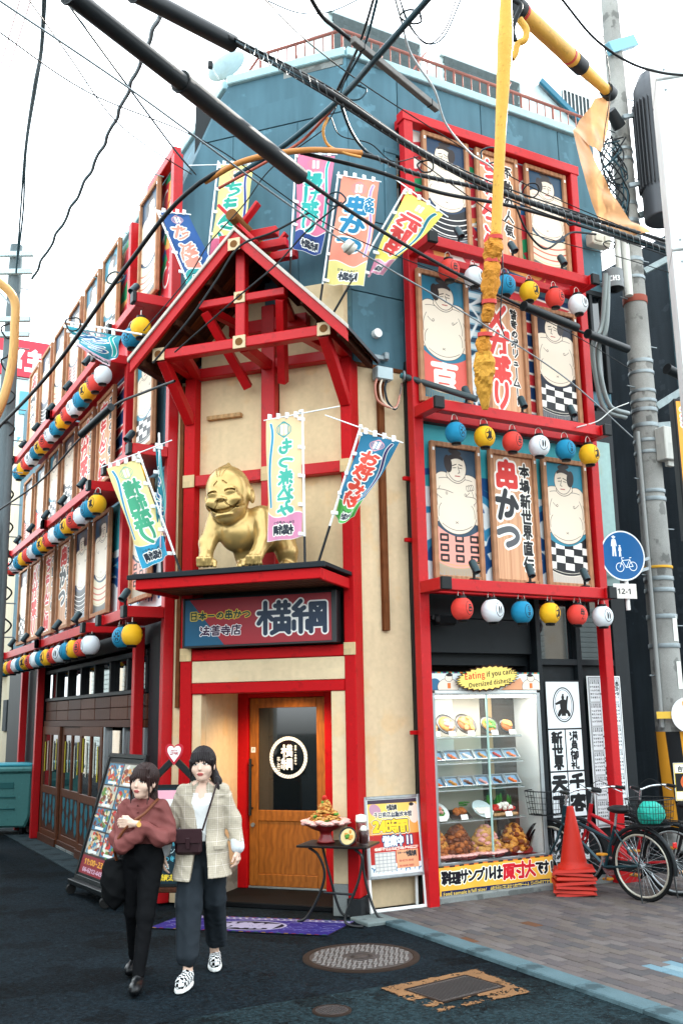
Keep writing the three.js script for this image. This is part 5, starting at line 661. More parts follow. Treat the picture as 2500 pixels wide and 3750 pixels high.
  // two rows of tilted steel trays
  const trayGeo = (() => { const w = 0.165, d = 0.12, h = 0.03; return [box(w, 0.004, d, 0, 0, 0, 0.001), box(w, h, 0.004, 0, h / 2, -d / 2, 0.001).rotateX(0), box(w, h, 0.004, 0, h / 2, d / 2, 0.001), box(0.004, h, d, -w / 2, h / 2, 0, 0.001), box(0.004, h, d, w / 2, h / 2, 0, 0.001), box(w + 0.02, 0.003, 0.01, 0, h, d / 2, 0.001), box(w + 0.02, 0.003, 0.01, 0, h, -d / 2, 0.001), box(0.01, 0.003, d, w / 2 + 0.004, h, 0, 0.001), box(0.01, 0.003, d, -w / 2 - 0.004, h, 0, 0.001)].map((g) => g.rotateX(0.85).translate(0, 0.055, 0)); })();
  const fl = ['orange', 'orange', 'white', 'gold', 'red', 'orange', 'orange', 'gold', 'brown', 'pink', 'brown', 'orange'], word = { orange: 'carrot', white: 'pale', gold: 'golden', red: 'red', brown: 'dark brown', pink: 'pink' };
  [1.308, 1.048].forEach((y, r) => { for (let k = 0; k < 6; k++) { const c = fl[r * 6 + k], s = thing('food_tray', `steel tray with ${word[c]} skewer, tray ${['one', 'two', 'three', 'four', 'five', 'six'][k]} from the red post, ${r ? 'lower' : 'upper'} tray shelf`, 'food tray', at(5.63 + k * 0.19, y, -8.40), 0, 'skewer trays in the case'); mesh('tray', trayGeo, alu, s); mesh('liner', box(0.15, 0.003, 0.105, 0, 0.004, 0, 0.001).rotateX(0.85).translate(0, 0.055, 0), M('#7fa6c4', 0.6), s); mesh('skewer_food', lumps(4, (q, h) => [-0.03 + q * 0.018 + 0.01 * h(1), 0.018, 0.01 + 0.016 * q - 0.02, 0.017, 1.3, 0.8, 0.9], k + r * 9 + 20).map((g) => g.rotateX(0.85).translate(0, 0.055, 0)), FD[c], s); mesh('skewer_stick', rod(V(-0.05, 0.02, -0.02), V(0.06, 0.02, 0.06), 0.003, 0.002, 5).rotateX(0.85).translate(0, 0.055, 0), paleW, s); } });
  // plates
  const plateOf = (s, r, m = plateW, tilt = 0.75) => mesh('plate', lathe([[0, 0], [r * 0.9, 0.006], [r, 0.02], [r * 0.95, 0.018], [r * 0.6, 0.01], [0, 0.008]], 28).rotateX(tilt).translate(0, r * Math.sin(tilt) * 0.9, 0), m, s);
  { const s = thing('food_sample', 'white plate of raw beef on green leaves', 'food sample', at(5.64, 0.745)); plateOf(s, 0.13); mesh('leaves', lumps(16, (k, h) => [Math.cos(k * 0.4) * 0.055, 0.02, Math.sin(k * 0.4) * 0.055, 0.022, 1.4, 0.5, 1], 41).map((g) => g.rotateX(0.75).translate(0, 0.08, 0)), FD.leaf, s); mesh('beef', lumps(14, (k, h) => [(h(1) - 0.5) * 0.07, 0.03 + 0.015 * h(3), (h(2) - 0.5) * 0.07, 0.02], 42).map((g) => g.rotateX(0.75).translate(0, 0.08, 0)), FD.pink, s); mesh('yolk', sph(0.02, 0, 0.05, 0).rotateX(0.75).translate(0, 0.08, 0), FD.orange, s); tag2(s); }
  { const s = thing('food_sample', 'black dish with fried drumstick and leaf garnish', 'food sample', at(5.90, 0.745)); mesh('plate', box(0.26, 0.012, 0.16, 0, 0.02, 0).rotateX(0.5).translate(0, 0.03, 0), plateB, s); mesh('fried_piece', lumps(12, (k, h) => [-0.05 + 0.1 * h(1), 0.06 + 0.03 * h(2), 0.02 * h(3), 0.032, 1.5, 0.9, 1], 43), FD.fried, s); mesh('leaf_garnish', lumps(8, (k, h) => [0.05 + 0.07 * h(1), 0.11 + 0.05 * h(2), -0.02, 0.025, 1.8, 0.3, 0.8], 44), FD.leaf, s); tag2(s); }
  { const s = thing('food_sample', 'clear dish of sliced fish', 'food sample', at(6.2, 0.745)); plateOf(s, 0.12, M('#cfe0e0', 0.1)); mesh('fish_slices', lumps(16, (k, h) => [(k % 8 - 3.5) * 0.022, 0.03, Math.floor(k / 8) * 0.04, 0.022, 1.5, 0.4, 1], 45).map((g) => g.rotateX(0.6).translate(0, 0.06, 0)), FD.white, s); tag2(s); }
  { const s = thing('food_sample', 'boat of shellfish and red sashimi with green leaves', 'food sample', at(6.46, 0.745)); mesh('boat', box(0.32, 0.03, 0.14, 0, 0.02, 0, 0.008), paleW, s); mesh('leaves', lumps(12, (k, h) => [(h(1) - 0.5) * 0.3, 0.13 + 0.05 * h(2), -0.04, 0.03, 0.7, 1.6, 0.3], 46), FD.leaf, s); mesh('shellfish', lumps(14, (k, h) => [(h(1) - 0.5) * 0.26, 0.06 + 0.04 * h(2), 0.03 * h(3), 0.03, 1, 0.8, 1], 47), FD.red, s); mesh('prawn', lumps(8, (k, h) => [(h(1) - 0.5) * 0.26, 0.08 + 0.04 * h(2), 0.03, 0.026, 1, 1, 1], 48), FD.white, s); tag2(s); }
  for (const [x, w] of [[6.36, 'beside the boat'], [6.5, 'behind the shellfish']]) { const s = thing('drink_glass', `glass of green drink ${w}`, 'glass', at(x, 0.745, -8.56)); mesh('tumbler', lathe([[0.035, 0], [0.045, 0.19], [0.043, 0.19], [0.033, 0.006], [0, 0.006]], 20), glassM, s); mesh('drink', lathe([[0, 0.004], [0.032, 0.008], [0.039, 0.15], [0, 0.15]], 20), M('#2f7a2a', 0.3), s); }
  // great heaps on the floor
  const heap = (label, x, r, h, n, c1, c2, rim, seed, z = -8.42) => { const s = thing('food_sample', label, 'food sample', at(x, 0.352, z)); mesh('plate', lathe([[0, 0.0], [r * 0.7, 0.01], [r, 0.045], [r * 0.97, 0.045], [r * 0.6, 0.02], [0, 0.018]], 32).rotateX(0.25).translate(0, r * 0.2, 0), rim === 'w' ? plateW : plateR, s);
    const put = (k, hh) => { const v = hh(1), rad = Math.sqrt(1 - v) * r * 0.86 * Math.sqrt(hh(2) * 0.5 + 0.5), a = hh(3) * 6.28; return [Math.cos(a) * rad, 0.05 + v * h, Math.sin(a) * rad * 0.7, 0.022 + 0.014 * hh(4), 1.3, 0.9, 1]; }; mesh('heap', lumps(n, put, seed), c1, s); if (c2) mesh('topping', lumps(Math.round(n / 3), put, seed + 1).map((g) => g.scale(1.05, 1.02, 1.08)), c2, s); if (rim === 'l') mesh('petal_edge', lumps(22, (k, hh) => [Math.cos(k / 22 * 6.28) * r * 1.0, 0.06, Math.sin(k / 22 * 6.28) * r * 0.75, 0.035, 1.4, 0.5, 1.2], seed + 5), FD.lotus, s); tag2(s); return s; };
  heap('huge heap of fried cutlets against the red post', 5.60, 0.17, 0.25, 150, FD.fried, FD.gold, 'l', 51); heap('huge heap of dark glazed chicken with lemon', 5.87, 0.205, 0.27, 190, FD.brown, FD.fried, 'l', 55); heap('huge heap of pale noodles on pink petals', 6.22, 0.205, 0.25, 190, FD.noodle, FD.pink, 'l', 59); heap('huge heap of fried skewers on a red plate', 6.585, 0.195, 0.24, 190, FD.gold, FD.brown, 'r', 63);
  for (const [x, w] of [[6.34, 'foaming mug of beer behind the noodle heap'], [6.62, 'foaming mug of beer behind the skewer heap']]) { const s = thing('beer_mug', w, 'mug', at(x, 0.352, -8.58)); mesh('mug_glass', lathe([[0.05, 0], [0.055, 0.2], [0.05, 0.2], [0.045, 0.01], [0, 0.01]], 20), glassM, s); mesh('beer', lathe([[0, 0.005], [0.044, 0.012], [0.049, 0.17], [0, 0.17]], 20), M('#b9822a', 0.25), s); mesh('foam', lathe([[0, 0.235], [0.05, 0.225], [0.056, 0.2], [0.05, 0.17], [0, 0.17]], 20), FD.white, s); }
}
{ // header print, burst sign, foot banner
  const head = canvasTex(640, 100, (g, W, H) => { g.fillStyle = '#dfe6e4'; g.fillRect(0, 0, W, H); g.fillStyle = '#3f9a86'; g.fillRect(0, 0, W, 8); for (let k = 0; k < 20; k++) { g.fillStyle = k % 2 ? '#c9703a' : '#4a2c5a'; g.fillRect(k * 32, 0, 20, 8); } g.fillStyle = '#3c6f94'; g.beginPath(); g.arc(16, 70, 34, 0, 7); g.fill(); g.fillStyle = '#e2a078'; g.beginPath(); g.moveTo(400, 100); g.lineTo(520, 30); g.lineTo(560, 100); g.fill(); for (const [x, f] of [[92, 1], [590, -1]]) { g.save(); g.translate(x, 0); g.scale(f, 1); g.fillStyle = '#ecdccb'; g.strokeStyle = '#4a3c36'; g.lineWidth = 2; g.beginPath(); g.ellipse(0, 84, 60, 48, 0, 0, 7); g.fill(); g.stroke(); g.beginPath(); g.ellipse(4, 34, 22, 20, 0, 0, 7); g.fill(); g.stroke(); g.fillStyle = '#241d1d'; g.beginPath(); g.ellipse(8, 17, 20, 8, 0, 0, 7); g.fill(); g.beginPath(); g.ellipse(10, 7, 10, 5, 0, 0, 7); g.fill(); g.fillStyle = '#e07a3c'; g.fillRect(-4, 62, 18, 30); g.restore(); } });
  const t = thing('header_print', 'printed strip with two wrestlers above the case', 'print', V(6.205, 2.035, -8.235)); mesh('board', box(1.39, 0.18, 0.012, 0, 0.09, -0.007, 0.002), whitePl, t); mesh('print', sheet(1.39, 0.18, 0, 0.09, 0.001), printed(head), t);
  const c = onZ(1784, 2483, -8.2), pts = []; for (let k = 0; k < 60; k++) { const a = k / 60 * Math.PI * 2, r = k % 2 ? 0.9 : 1.03; pts.push([Math.cos(a) * 0.40 * r, Math.sin(a) * 0.125 * r]); }
  const b = thing('burst_sign', 'yellow spiky sign reading Eating if you can Oversized dishes', 'sign', V(c.x, c.y, -8.2)); const rot = (g) => g.rotateZ(0.10); mesh('rim', rot(ext(shp(pts.map(([x, y]) => [x * 1.02, y * 1.05])), 0.006, 0.001)), M('#3a1e18', 0.6), b);
  const bt = canvasTex(640, 208, (g, W, H) => { g.fillStyle = '#f4d772'; g.fillRect(0, 0, W, H); g.font = 'bold 68px sans-serif'; g.fillStyle = '#d8402c'; g.fillText('Eating', 86, 98); g.fillStyle = '#1f1a17'; g.font = 'bold 56px sans-serif'; g.fillText('if you can!!', 306, 94); g.font = 'bold 50px sans-serif'; g.fillText('Oversized dishes!!', 118, 162); });
  const fg = ext(shp(pts.map(([x, y]) => [x * 0.97, y * 0.93])), 0.002, 0), p = fg.attributes.position, uv = new Float32Array(p.count * 2); for (let i = 0; i < p.count; i++) { uv[i * 2] = p.getX(i) / 0.82 + 0.5; uv[i * 2 + 1] = p.getY(i) / 0.266 + 0.5; } fg.setAttribute('uv', new THREE.BufferAttribute(uv, 2)); mesh('face', rot(fg.translate(0, 0, 0.0075)), printed(bt, 0.5), b);
  const ft = canvasTex(1024, 250, (g, W, H) => { g.fillStyle = '#f2b748'; g.fillRect(0, 0, W, H); for (let k = 0; k < 24; k++) { g.fillStyle = ['#1f2c2a', '#e07a34', '#3a1c3a', '#e07a34'][k % 4]; g.fillRect(k * 43, 0, 43, 11); g.fillRect(k * 43 + 20, H - 14, 43, 14); } jtext(g, '料理サンプルは', 24, 42, 92, [['#f4efe2', 0.36], ['#1b1a22', 0.19]], { sx: 0.80, pitch: 1.02 }); jtext(g, '原寸大', 556, 24, 122, [['#f6efe2', 0.28], ['#cf2530', 0.19]], { sx: 0.84, pitch: 0.98 }); jtext(g, 'です!!', 868, 42, 92, [['#f4efe2', 0.36], ['#1b1a22', 0.19]], { sx: 0.62, pitch: 1.0 }); g.fillStyle = '#1f2a52'; g.fillRect(14, 178, 970, 46); g.fillStyle = '#e9c65a'; g.font = 'bold 33px sans-serif'; g.fillText('Food sample is full size/', 26, 212); jtext(g, '食品样品是全尺寸/음식샘플은 실제크기입니다', 440, 186, 25, [['#e9c65a', 0.12]], { pitch: 1.04 }); });
  const f = thing('foot_banner', 'yellow cloth banner with large lettering under the food case', 'banner', V(6.205, 0.012, -8.215)); const g2 = clean(new THREE.PlaneGeometry(1.42, 0.32, 40, 8)); { const p = g2.attributes.position; for (let i = 0; i < p.count; i++) p.setZ(i, 0.01 * Math.sin(p.getX(i) * 9) + 0.006 * Math.sin(p.getX(i) * 23 + p.getY(i) * 12) + 0.012); g2.computeVertexNormals(); } mesh('cloth', g2.translate(0, 0.175, 0), M('#ffffff', 0.8, { map: ft, side: THREE.DoubleSide }), f); mesh('rear_board', box(1.39, 0.3, 0.01, 0, 0.165, -0.02, 0.002), blackPl, f);
}
// ---------- A-board ----------
{
  const t = thing('a_board', 'white framed pavement sign advertising round the clock opening', 'sign', V(4.985, 0.012, -8.12), -0.03), lean = -0.1, w = 0.59;
  const tex = canvasTex(420, 500, (g, W, H) => { g.fillStyle = '#efc25e'; g.fillRect(0, 0, W, H); const gr = [['#f1c268', 0], ['#e98a3c', 190], ['#cf3226', 260]]; g.fillStyle = '#e8a04c'; g.fillRect(0, 150, W, 100); g.fillStyle = '#bb1f18'; g.fillRect(0, 236, W, 194); g.fillStyle = '#e7e9ea'; g.fillRect(0, 430, W, 70); g.fillStyle = '#2d6d9a'; for (let k = 0; k < 12; k++) { g.beginPath(); g.arc(k * 38, 470 + (k % 3) * 8, 20, 3.1, 6.2); g.lineWidth = 7; g.strokeStyle = '#2d6d9a'; g.stroke(); } g.fillStyle = '#3a2a3c'; g.fillRect(0, 0, W, 26); g.fillStyle = '#b98aa0'; g.beginPath(); g.ellipse(60, 70, 52, 40, 0.5, 0, 7); g.fill(); g.fillStyle = '#ecd6c4'; g.beginPath(); g.ellipse(388, 100, 46, 70, 0, 0, 7); g.fill(); g.fillStyle = '#231d22'; g.beginPath(); g.ellipse(372, 40, 20, 12, 0, 0, 7); g.fill();
    jtext(g, '横綱', 158, 34, 42, [['#f6ecd8', 0.3], ['#20222c', 0.15]]); jtext(g, '千日前店・難波本館', 46, 84, 36, [['#f6ecd8', 0.36], ['#28304a', 0.15]], { sx: 0.95 }); jtext(g, '24時間', 30, 134, 92, [['#fff6e0', 0.38], ['#3a2010', 0.29], ['#f6c82a', 0.175]], { pitch: 1.0 }); jtext(g, '営業中!!', 110, 246, 68, [['#1f3a68', 0.42], ['#eef4f8', 0.2]], { sx: 0.82 }); jtext(g, '横綱近隣店舗をぜひご利用ください', 34, 320, 22, [['#f8efe0', 0.14]], {}); g.fillStyle = '#d9d5cf'; g.fillRect(34, 352, 172, 130); g.strokeStyle = '#8a8a92'; g.lineWidth = 3; for (let k = 0; k < 6; k++) { g.beginPath(); g.moveTo(34 + k * 33, 352); g.lineTo(34 + k * 33, 482); g.moveTo(34, 358 + k * 23); g.lineTo(206, 358 + k * 23); g.stroke(); } g.fillStyle = '#e2a076'; g.fillRect(214, 346, 186, 120); jtext(g, '横綱', 300, 352, 40, [['#20222c', 0.16]]); jtext(g, '日本一の串かつ', 222, 356, 16, [['#20222c', 0.14]]); g.fillStyle = '#b5302a'; g.font = 'bold 20px sans-serif'; g.fillText('06-6213-9840', 234, 424); g.fillText('06-6648-9880', 234, 458); });
  const tl = (g) => g.rotateX(lean); mesh('sign_panel', tl(box(w, 0.72, 0.02, 0, 0.66, 0, 0.004)), whitePl, t); mesh('poster', tl(sheet(w - 0.05, 0.67, 0, 0.66, 0.0125)), printed(tex, 0.3), t);
  mesh('frame', [box(0.03, 0.74, 0.035, -w / 2, 0.66, 0), box(0.03, 0.74, 0.035, w / 2, 0.66, 0), box(w - 0.03, 0.03, 0.035, 0, 1.015, 0), box(w - 0.03, 0.03, 0.035, 0, 0.305, 0)].map(tl), alu, t); mesh('leg_frame', [box(0.028, 0.3, 0.03, -w / 2, 0.15, 0), box(0.028, 0.3, 0.03, w / 2, 0.15, 0), box(w, 0.03, 0.03, 0, 0.018, 0)].map(tl), whitePl, t);
  mesh('rear_leg', [bar(V(-w / 2 + 0.03, 1.0, -0.12), V(-w / 2 + 0.03, 0.01, -0.12), 0.025, 0.025), bar(V(w / 2 - 0.03, 1.0, -0.12), V(w / 2 - 0.03, 0.01, -0.12), 0.025, 0.025)], whitePl, t);
}
// ---------- folding table with samples ----------
{
  const T = V(4.32, 0, -8.06), yaw = -CA + 0.02, t = thing('folding_table', 'small black folding table in front of the entrance post', 'table', T, yaw), h = 0.655;
  mesh('table_top', box(0.66, 0.02, 0.42, 0, h, 0, 0.004), M('#1d1716', 0.35, { map: TX.wood }), t); const leg = (a) => tube(a, 0.0125, 30, 8);
  mesh('leg_frame', leg([V(-0.24, h - 0.02, 0.12), V(-0.16, h - 0.07, 0.12), V(-0.1, 0.4, 0.1), V(-0.27, 0.04, 0.14), V(-0.34, 0.014, 0.16)]), blackMetal, t); mesh('leg_frame', leg([V(0.2, h - 0.02, 0.14), V(0.26, h - 0.07, 0.14), V(0.24, 0.4, 0.15), V(0.12, 0.04, 0.2), V(0.2, 0.014, 0.22), V(0.29, 0.014, 0.22)]), blackMetal, t); mesh('leg_frame', leg([V(-0.2, h - 0.02, -0.12), V(-0.13, 0.4, -0.1), V(-0.02, 0.04, -0.14), V(0.05, 0.014, -0.15)]), blackMetal, t); mesh('leg_frame', leg([V(0.2, h - 0.02, -0.12), V(0.2, 0.4, -0.12), V(0.33, 0.04, -0.1), V(0.4, 0.014, -0.1)]), blackMetal, t); mesh('cross_bar', rod(V(-0.1, 0.26, 0.12), V(0.2, 0.26, 0.16), 0.01), blackMetal, t);
  const on = (x, z) => V(x, h + 0.011, z).applyAxisAngle(V(0, 1, 0), yaw).add(T);
  { const s = thing('food_sample', 'towering noodle heap on red footed dish, on the folding table', 'food sample', on(-0.12, 0.0)); mesh('footed_dish', lathe([[0, 0], [0.085, 0.0], [0.075, 0.02], [0.05, 0.07], [0.055, 0.1], [0.13, 0.125], [0.2, 0.165], [0.195, 0.17], [0.1, 0.14], [0, 0.135]], 32), plateR, s); mesh('petal_edge', lumps(24, (k) => [Math.cos(k / 24 * 6.28) * 0.185, 0.185 + 0.01 * Math.sin(k * 2.3), Math.sin(k / 24 * 6.28) * 0.185, 0.036, 1.3, 0.55, 1.1], 71), FD.lotus, s); const put = (k, h) => { const v = h(1), r = (1 - v) * 0.155 * Math.sqrt(0.4 + 0.6 * h(2)), a = h(3) * 6.28; return [Math.cos(a) * r, 0.18 + v * 0.19, Math.sin(a) * r, 0.02, 1.7, 0.55, 0.7]; }; mesh('noodles', lumps(150, put, 72), FD.noodle, s); mesh('meat', lumps(40, put, 73).map((g) => g.scale(1.06, 1.01, 1.06)), FD.fried, s); mesh('garnish', [...lumps(5, (k, h) => [(h(1) - 0.5) * 0.04, 0.385 + 0.02 * h(2), (h(3) - 0.5) * 0.04, 0.02], 74)], FD.red, s); mesh('greens', lumps(24, put, 75).map((g) => g.scale(1.07, 1, 1.07)), FD.green, s); }
  { const s = thing('food_sample', 'upturned soup bowl with green garnish on the folding table', 'food sample', on(0.14, 0.14), yaw); const tl = (g) => g.rotateX(1.2).rotateY(-0.15).translate(0, 0.075, 0); mesh('bowl', tl(lathe([[0, -0.06], [0.04, -0.06], [0.078, -0.01], [0.085, 0.01], [0.08, 0.012], [0.07, 0], [0, 0]], 28)), M('#20282a', 0.3), s); mesh('soup', tl(cyl(0.07, 0.07, 0.01, 28, 0, 0.002, 0)), M('#d9bd84', 0.35), s); mesh('garnish', lumps(7, (k, h) => [(h(1) - 0.5) * 0.03, 0.014, (h(2) - 0.5) * 0.03, 0.013], 76).map(tl), FD.green, s); mesh('toppings', lumps(9, (k, h) => [(h(1) - 0.5) * 0.1, 0.008, (h(2) - 0.5) * 0.1, 0.013, 1.4, 0.5, 1], 77).map(tl), FD.gold, s); }
  for (const [x, z, hh, c, l] of [[0.2, -0.06, 0.19, '#7a2220', 'tall mug of red drink with foam on the folding table'], [0.26, 0.06, 0.13, '#3a1512', 'short mug of dark drink with ice on the folding table']]) { const s = thing('beer_mug', l, 'mug', on(x, z), yaw); mesh('mug_glass', lathe([[0.046, 0], [0.05, hh], [0.046, hh], [0.042, 0.01], [0, 0.01]], 22), glassM, s); mesh('drink', lathe([[0, 0.006], [0.041, 0.012], [0.045, hh * 0.93], [0, hh * 0.93]], 22), M(c, 0.2), s); mesh('foam', hh > 0.15 ? lathe([[0, hh + 0.06], [0.046, hh + 0.05], [0.05, hh], [0.044, hh * 0.93], [0, hh * 0.93]], 22) : sph(0.03, 0, hh + 0.005, 0), FD.white, s); mesh('handle', clean(new THREE.TorusGeometry(0.035, 0.008, 8, 18, Math.PI)).rotateZ(-Math.PI / 2).translate(0.047, hh * 0.5, 0), glassM, s); }
}
// ---------- door mat ----------
{
  const P = [V(2.78, 0, -8.70), V(3.95, 0, -7.59), V(4.42, 0, -7.96), V(3.22, 0, -9.08)], c = P.reduce((a, p) => a.add(p), V(0, 0, 0)).multiplyScalar(0.25);
  const tex = canvasTex(768, 300, (g, W, H) => { g.fillStyle = '#43368a'; g.fillRect(0, 0, W, H); for (let k = 0; k < 90; k++) { g.strokeStyle = k % 3 ? '#8f93cf' : '#d9d8ea'; g.lineWidth = 3; g.beginPath(); const x = hash(k, 1, 8) * W, y = H * 0.2 + hash(k, 2, 8) * H * 0.75; g.arc(x, y, 14 + 26 * hash(k, 3, 8), 3.4, 5.8); g.stroke(); } g.lineWidth = 9; g.strokeStyle = '#d5d3e0'; for (let k = 0; k < 28; k++) { g.beginPath(); g.arc(k * 28 + 14, 34, 15, 0, 7); g.stroke(); } g.strokeStyle = '#d5d3e0'; g.lineWidth = 12; g.fillStyle = '#191622'; g.beginPath(); g.ellipse(W / 2, 175, 150, 92, 0, 0, 7); g.fill(); g.stroke(); jtext(g, '横綱', W / 2 - 118, 118, 112, [['#d5d3e0', 0.2]]); for (let k = 0; k < 24; k++) { g.fillStyle = ['#c9a23a', '#a0303a', '#2d7a5a'][k % 3]; g.fillRect(k * 32, 0, 18, 9); g.fillRect(k * 32 + 10, H - 9, 18, 9); } });
  const t = thing('door_mat', 'purple printed mat with white rope pattern before the entrance', 'mat', c), up = V(0, 0.011, 0), q = P.map((p) => p.clone().sub(c).add(up)); mesh('print', quad(q[0], q[1], q[2], q[3]), printed(tex, 0.9, { bump: TX.grain, bumpScale: 0.002, color: lin('#a49fb0') }), t); mesh('rubber_edge', polyFlat(P.map((p) => p.clone().sub(c)).map((p) => [p.x * 1.012, p.z * 1.012]), 0.006), M('#26222e', 0.9), t);
}
// ---------- menu stands beside the entrance ----------
{
  const foods = canvasTex(300, 640, (g, W, H) => { g.fillStyle = '#3a2a26'; g.fillRect(0, 0, W, H); const cols = ['#b5482a', '#d98f4a', '#8a3a22', '#e0c9a2', '#5f8a3a', '#c9302a', '#3f7fa0', '#e8e2d6', '#6b3018']; for (let r = 0; r < 4; r++) for (let c = 0; c < 2; c++) { const x = 8 + c * 146, y = 8 + r * 132; g.fillStyle = (r + c) % 2 ? '#b9b4a8' : '#3f7898'; g.fillRect(x, y, 138, 124); for (let k = 0; k < 46; k++) { g.fillStyle = cols[Math.floor(hash(k, r * 2 + c, 12) * 9)]; g.beginPath(); g.ellipse(x + 12 + hash(k, 1 + r, 13 + c) * 114, y + 12 + hash(k, 2 + r, 14 + c) * 100, 7 + 15 * hash(k, 3, 15), 5 + 10 * hash(k, 4, 16), hash(k, 5, 17) * 3, 0, 7); g.fill(); } g.fillStyle = '#f2f2ee'; g.fillRect(x + 30, y + 104, 80, 15); } g.fillStyle = '#8a1f2c'; g.fillRect(0, 540, W, 100); g.font = 'bold 44px sans-serif'; g.fillStyle = '#f0b42c'; g.fillText('11:00~23:00', 26, 588); g.font = 'bold 34px sans-serif'; g.fillStyle = '#d9b9cf'; g.fillText('06-6212-4455', 30, 628); });
  const a = V(2.66, 0, -10.85), b = V(2.75, 0, -9.85), mid = a.clone().lerp(b, 0.5), t = thing('menu_stand', 'wheeled black menu stand covered with dish photographs', 'sign', mid, Math.atan2(-(b.z - a.z), b.x - a.x)), Lw = a.distanceTo(b), tl = (g) => g.rotateX(-0.27).translate(0, 0.17, 0);
  mesh('panel', tl(box(Lw, 1.28, 0.03, 0, 0.64, 0, 0.004)), blackPl, t); mesh('print', tl(sheet(Lw - 0.1, 1.16, 0, 0.63, 0.0165)), printed(foods, 0.3), t); mesh('frame', [box(Lw + 0.03, 0.05, 0.05, 0, 0, 0), box(Lw + 0.03, 0.05, 0.05, 0, 1.28, 0), box(0.05, 1.28, 0.05, -Lw / 2, 0.64, 0), box(0.05, 1.28, 0.05, Lw / 2, 0.64, 0)].map(tl), blackPl, t); mesh('base', [box(Lw + 0.06, 0.05, 0.08, 0, 0.13, 0.05), box(0.06, 0.05, 0.46, -Lw / 2, 0.13, -0.16), box(0.06, 0.05, 0.46, Lw / 2, 0.13, -0.16)], blackPl, t);
  for (const s of [-1, 1]) for (const z of [0.06, -0.36]) mesh('wheel', cyl(0.05, 0.05, 0.04, 16).rotateZ(Math.PI / 2).translate(s * Lw / 2, 0.051, z), M('#222', 0.6), t); mesh('rear_strut', [bar(V(-Lw / 2, 0.14, -0.36), V(-Lw / 2, 1.2, -0.3), 0.03, 0.03), bar(V(Lw / 2, 0.14, -0.36), V(Lw / 2, 1.2, -0.3), 0.03, 0.03)], blackPl, t);
  const chalk = canvasTex(256, 420, (g, W, H) => { g.fillStyle = '#1f2f36'; g.fillRect(0, 0, W, H); g.fillStyle = '#e8e4e2'; g.fillRect(18, 10, 220, 170); g.fillStyle = '#e7a8b8'; g.fillRect(18, 10, 220, 40); jtext(g, '合福みく', 130, 40, 34, [['#2c2c34', 0.12]], { vertical: true }); g.fillStyle = '#22222a'; g.beginPath(); g.arc(80, 130, 24, 3.1, 6.3); g.fill(); for (let k = 0; k < 5; k++) jtext(g, ['イカみうた', 'クレード', 'クーポン', 'のかつき', '日の串'][k], 26, 196 + k * 34, 27, [[k % 2 ? '#58b4c8' : '#cfe0e2', 0.1]]); jtext(g, '横綱法善寺', 40, 378, 30, [['#e5c33a', 0.14]]); });
  const m = thing('chalk_board', 'black house shaped chalkboard stand beside the entrance post', 'sign', V(3.12, 0, -9.1), -0.55); mesh('board', box(0.52, 0.92, 0.03, 0, 0.72, 0, 0.004), blackPl, m); mesh('drawing', sheet(0.46, 0.86, 0, 0.72, 0.0165), printed(chalk, 0.8), m); mesh('roof_bar', [bar(V(-0.3, 1.13, 0.02), V(0, 1.42, 0.02), 0.05, 0.06), bar(V(0.3, 1.13, 0.02), V(0, 1.42, 0.02), 0.05, 0.06)], blackPl, m); mesh('leg', [bar(V(-0.24, 0, 0.05), V(-0.24, 1.15, 0.0), 0.04, 0.04)], darkW, m); mesh('leg', [bar(V(0.24, 0, 0.05), V(0.24, 1.15, 0.0), 0.04, 0.04)], darkW, m); mesh('tray', box(0.54, 0.04, 0.1, 0, 0.24, 0.03), darkW, m);
  const heart = (s) => { const h = new THREE.Shape(); h.moveTo(0, -0.13 * s); h.bezierCurveTo(-0.06 * s, -0.05 * s, -0.1 * s, -0.01 * s, -0.1 * s, 0.05 * s); h.bezierCurveTo(-0.1 * s, 0.11 * s, -0.02 * s, 0.12 * s, 0, 0.06 * s); h.bezierCurveTo(0.02 * s, 0.12 * s, 0.1 * s, 0.11 * s, 0.1 * s, 0.05 * s); h.bezierCurveTo(0.1 * s, -0.01 * s, 0.06 * s, -0.05 * s, 0, -0.13 * s); return h; };
  const hp = thing('heart_sign', 'red heart shaped card with handwriting on the chalkboard top', 'sign', V(3.10, 1.47, -9.06), -0.55); mesh('card', ext(heart(0.85), 0.006, 0.002), M('#b52634', 0.5), hp); mesh('label_area', ext(heart(0.64), 0.002, 0).translate(0, 0.004, 0.0085), whitePl, hp); const ht = canvasTex(128, 128, (g) => { g.clearRect(0, 0, 128, 128); jtext(g, 'めっちゃ', 22, 34, 20, [['#b52634', 0.12]]); jtext(g, '並ぶ名', 16, 62, 32, [['#b52634', 0.14]]); }); mesh('handwriting', sheet(0.1, 0.1, 0, 0.012, 0.012), M('#ffffff', 0.6, { map: ht, transparent: true, alphaTest: 0.4 }), hp);
}
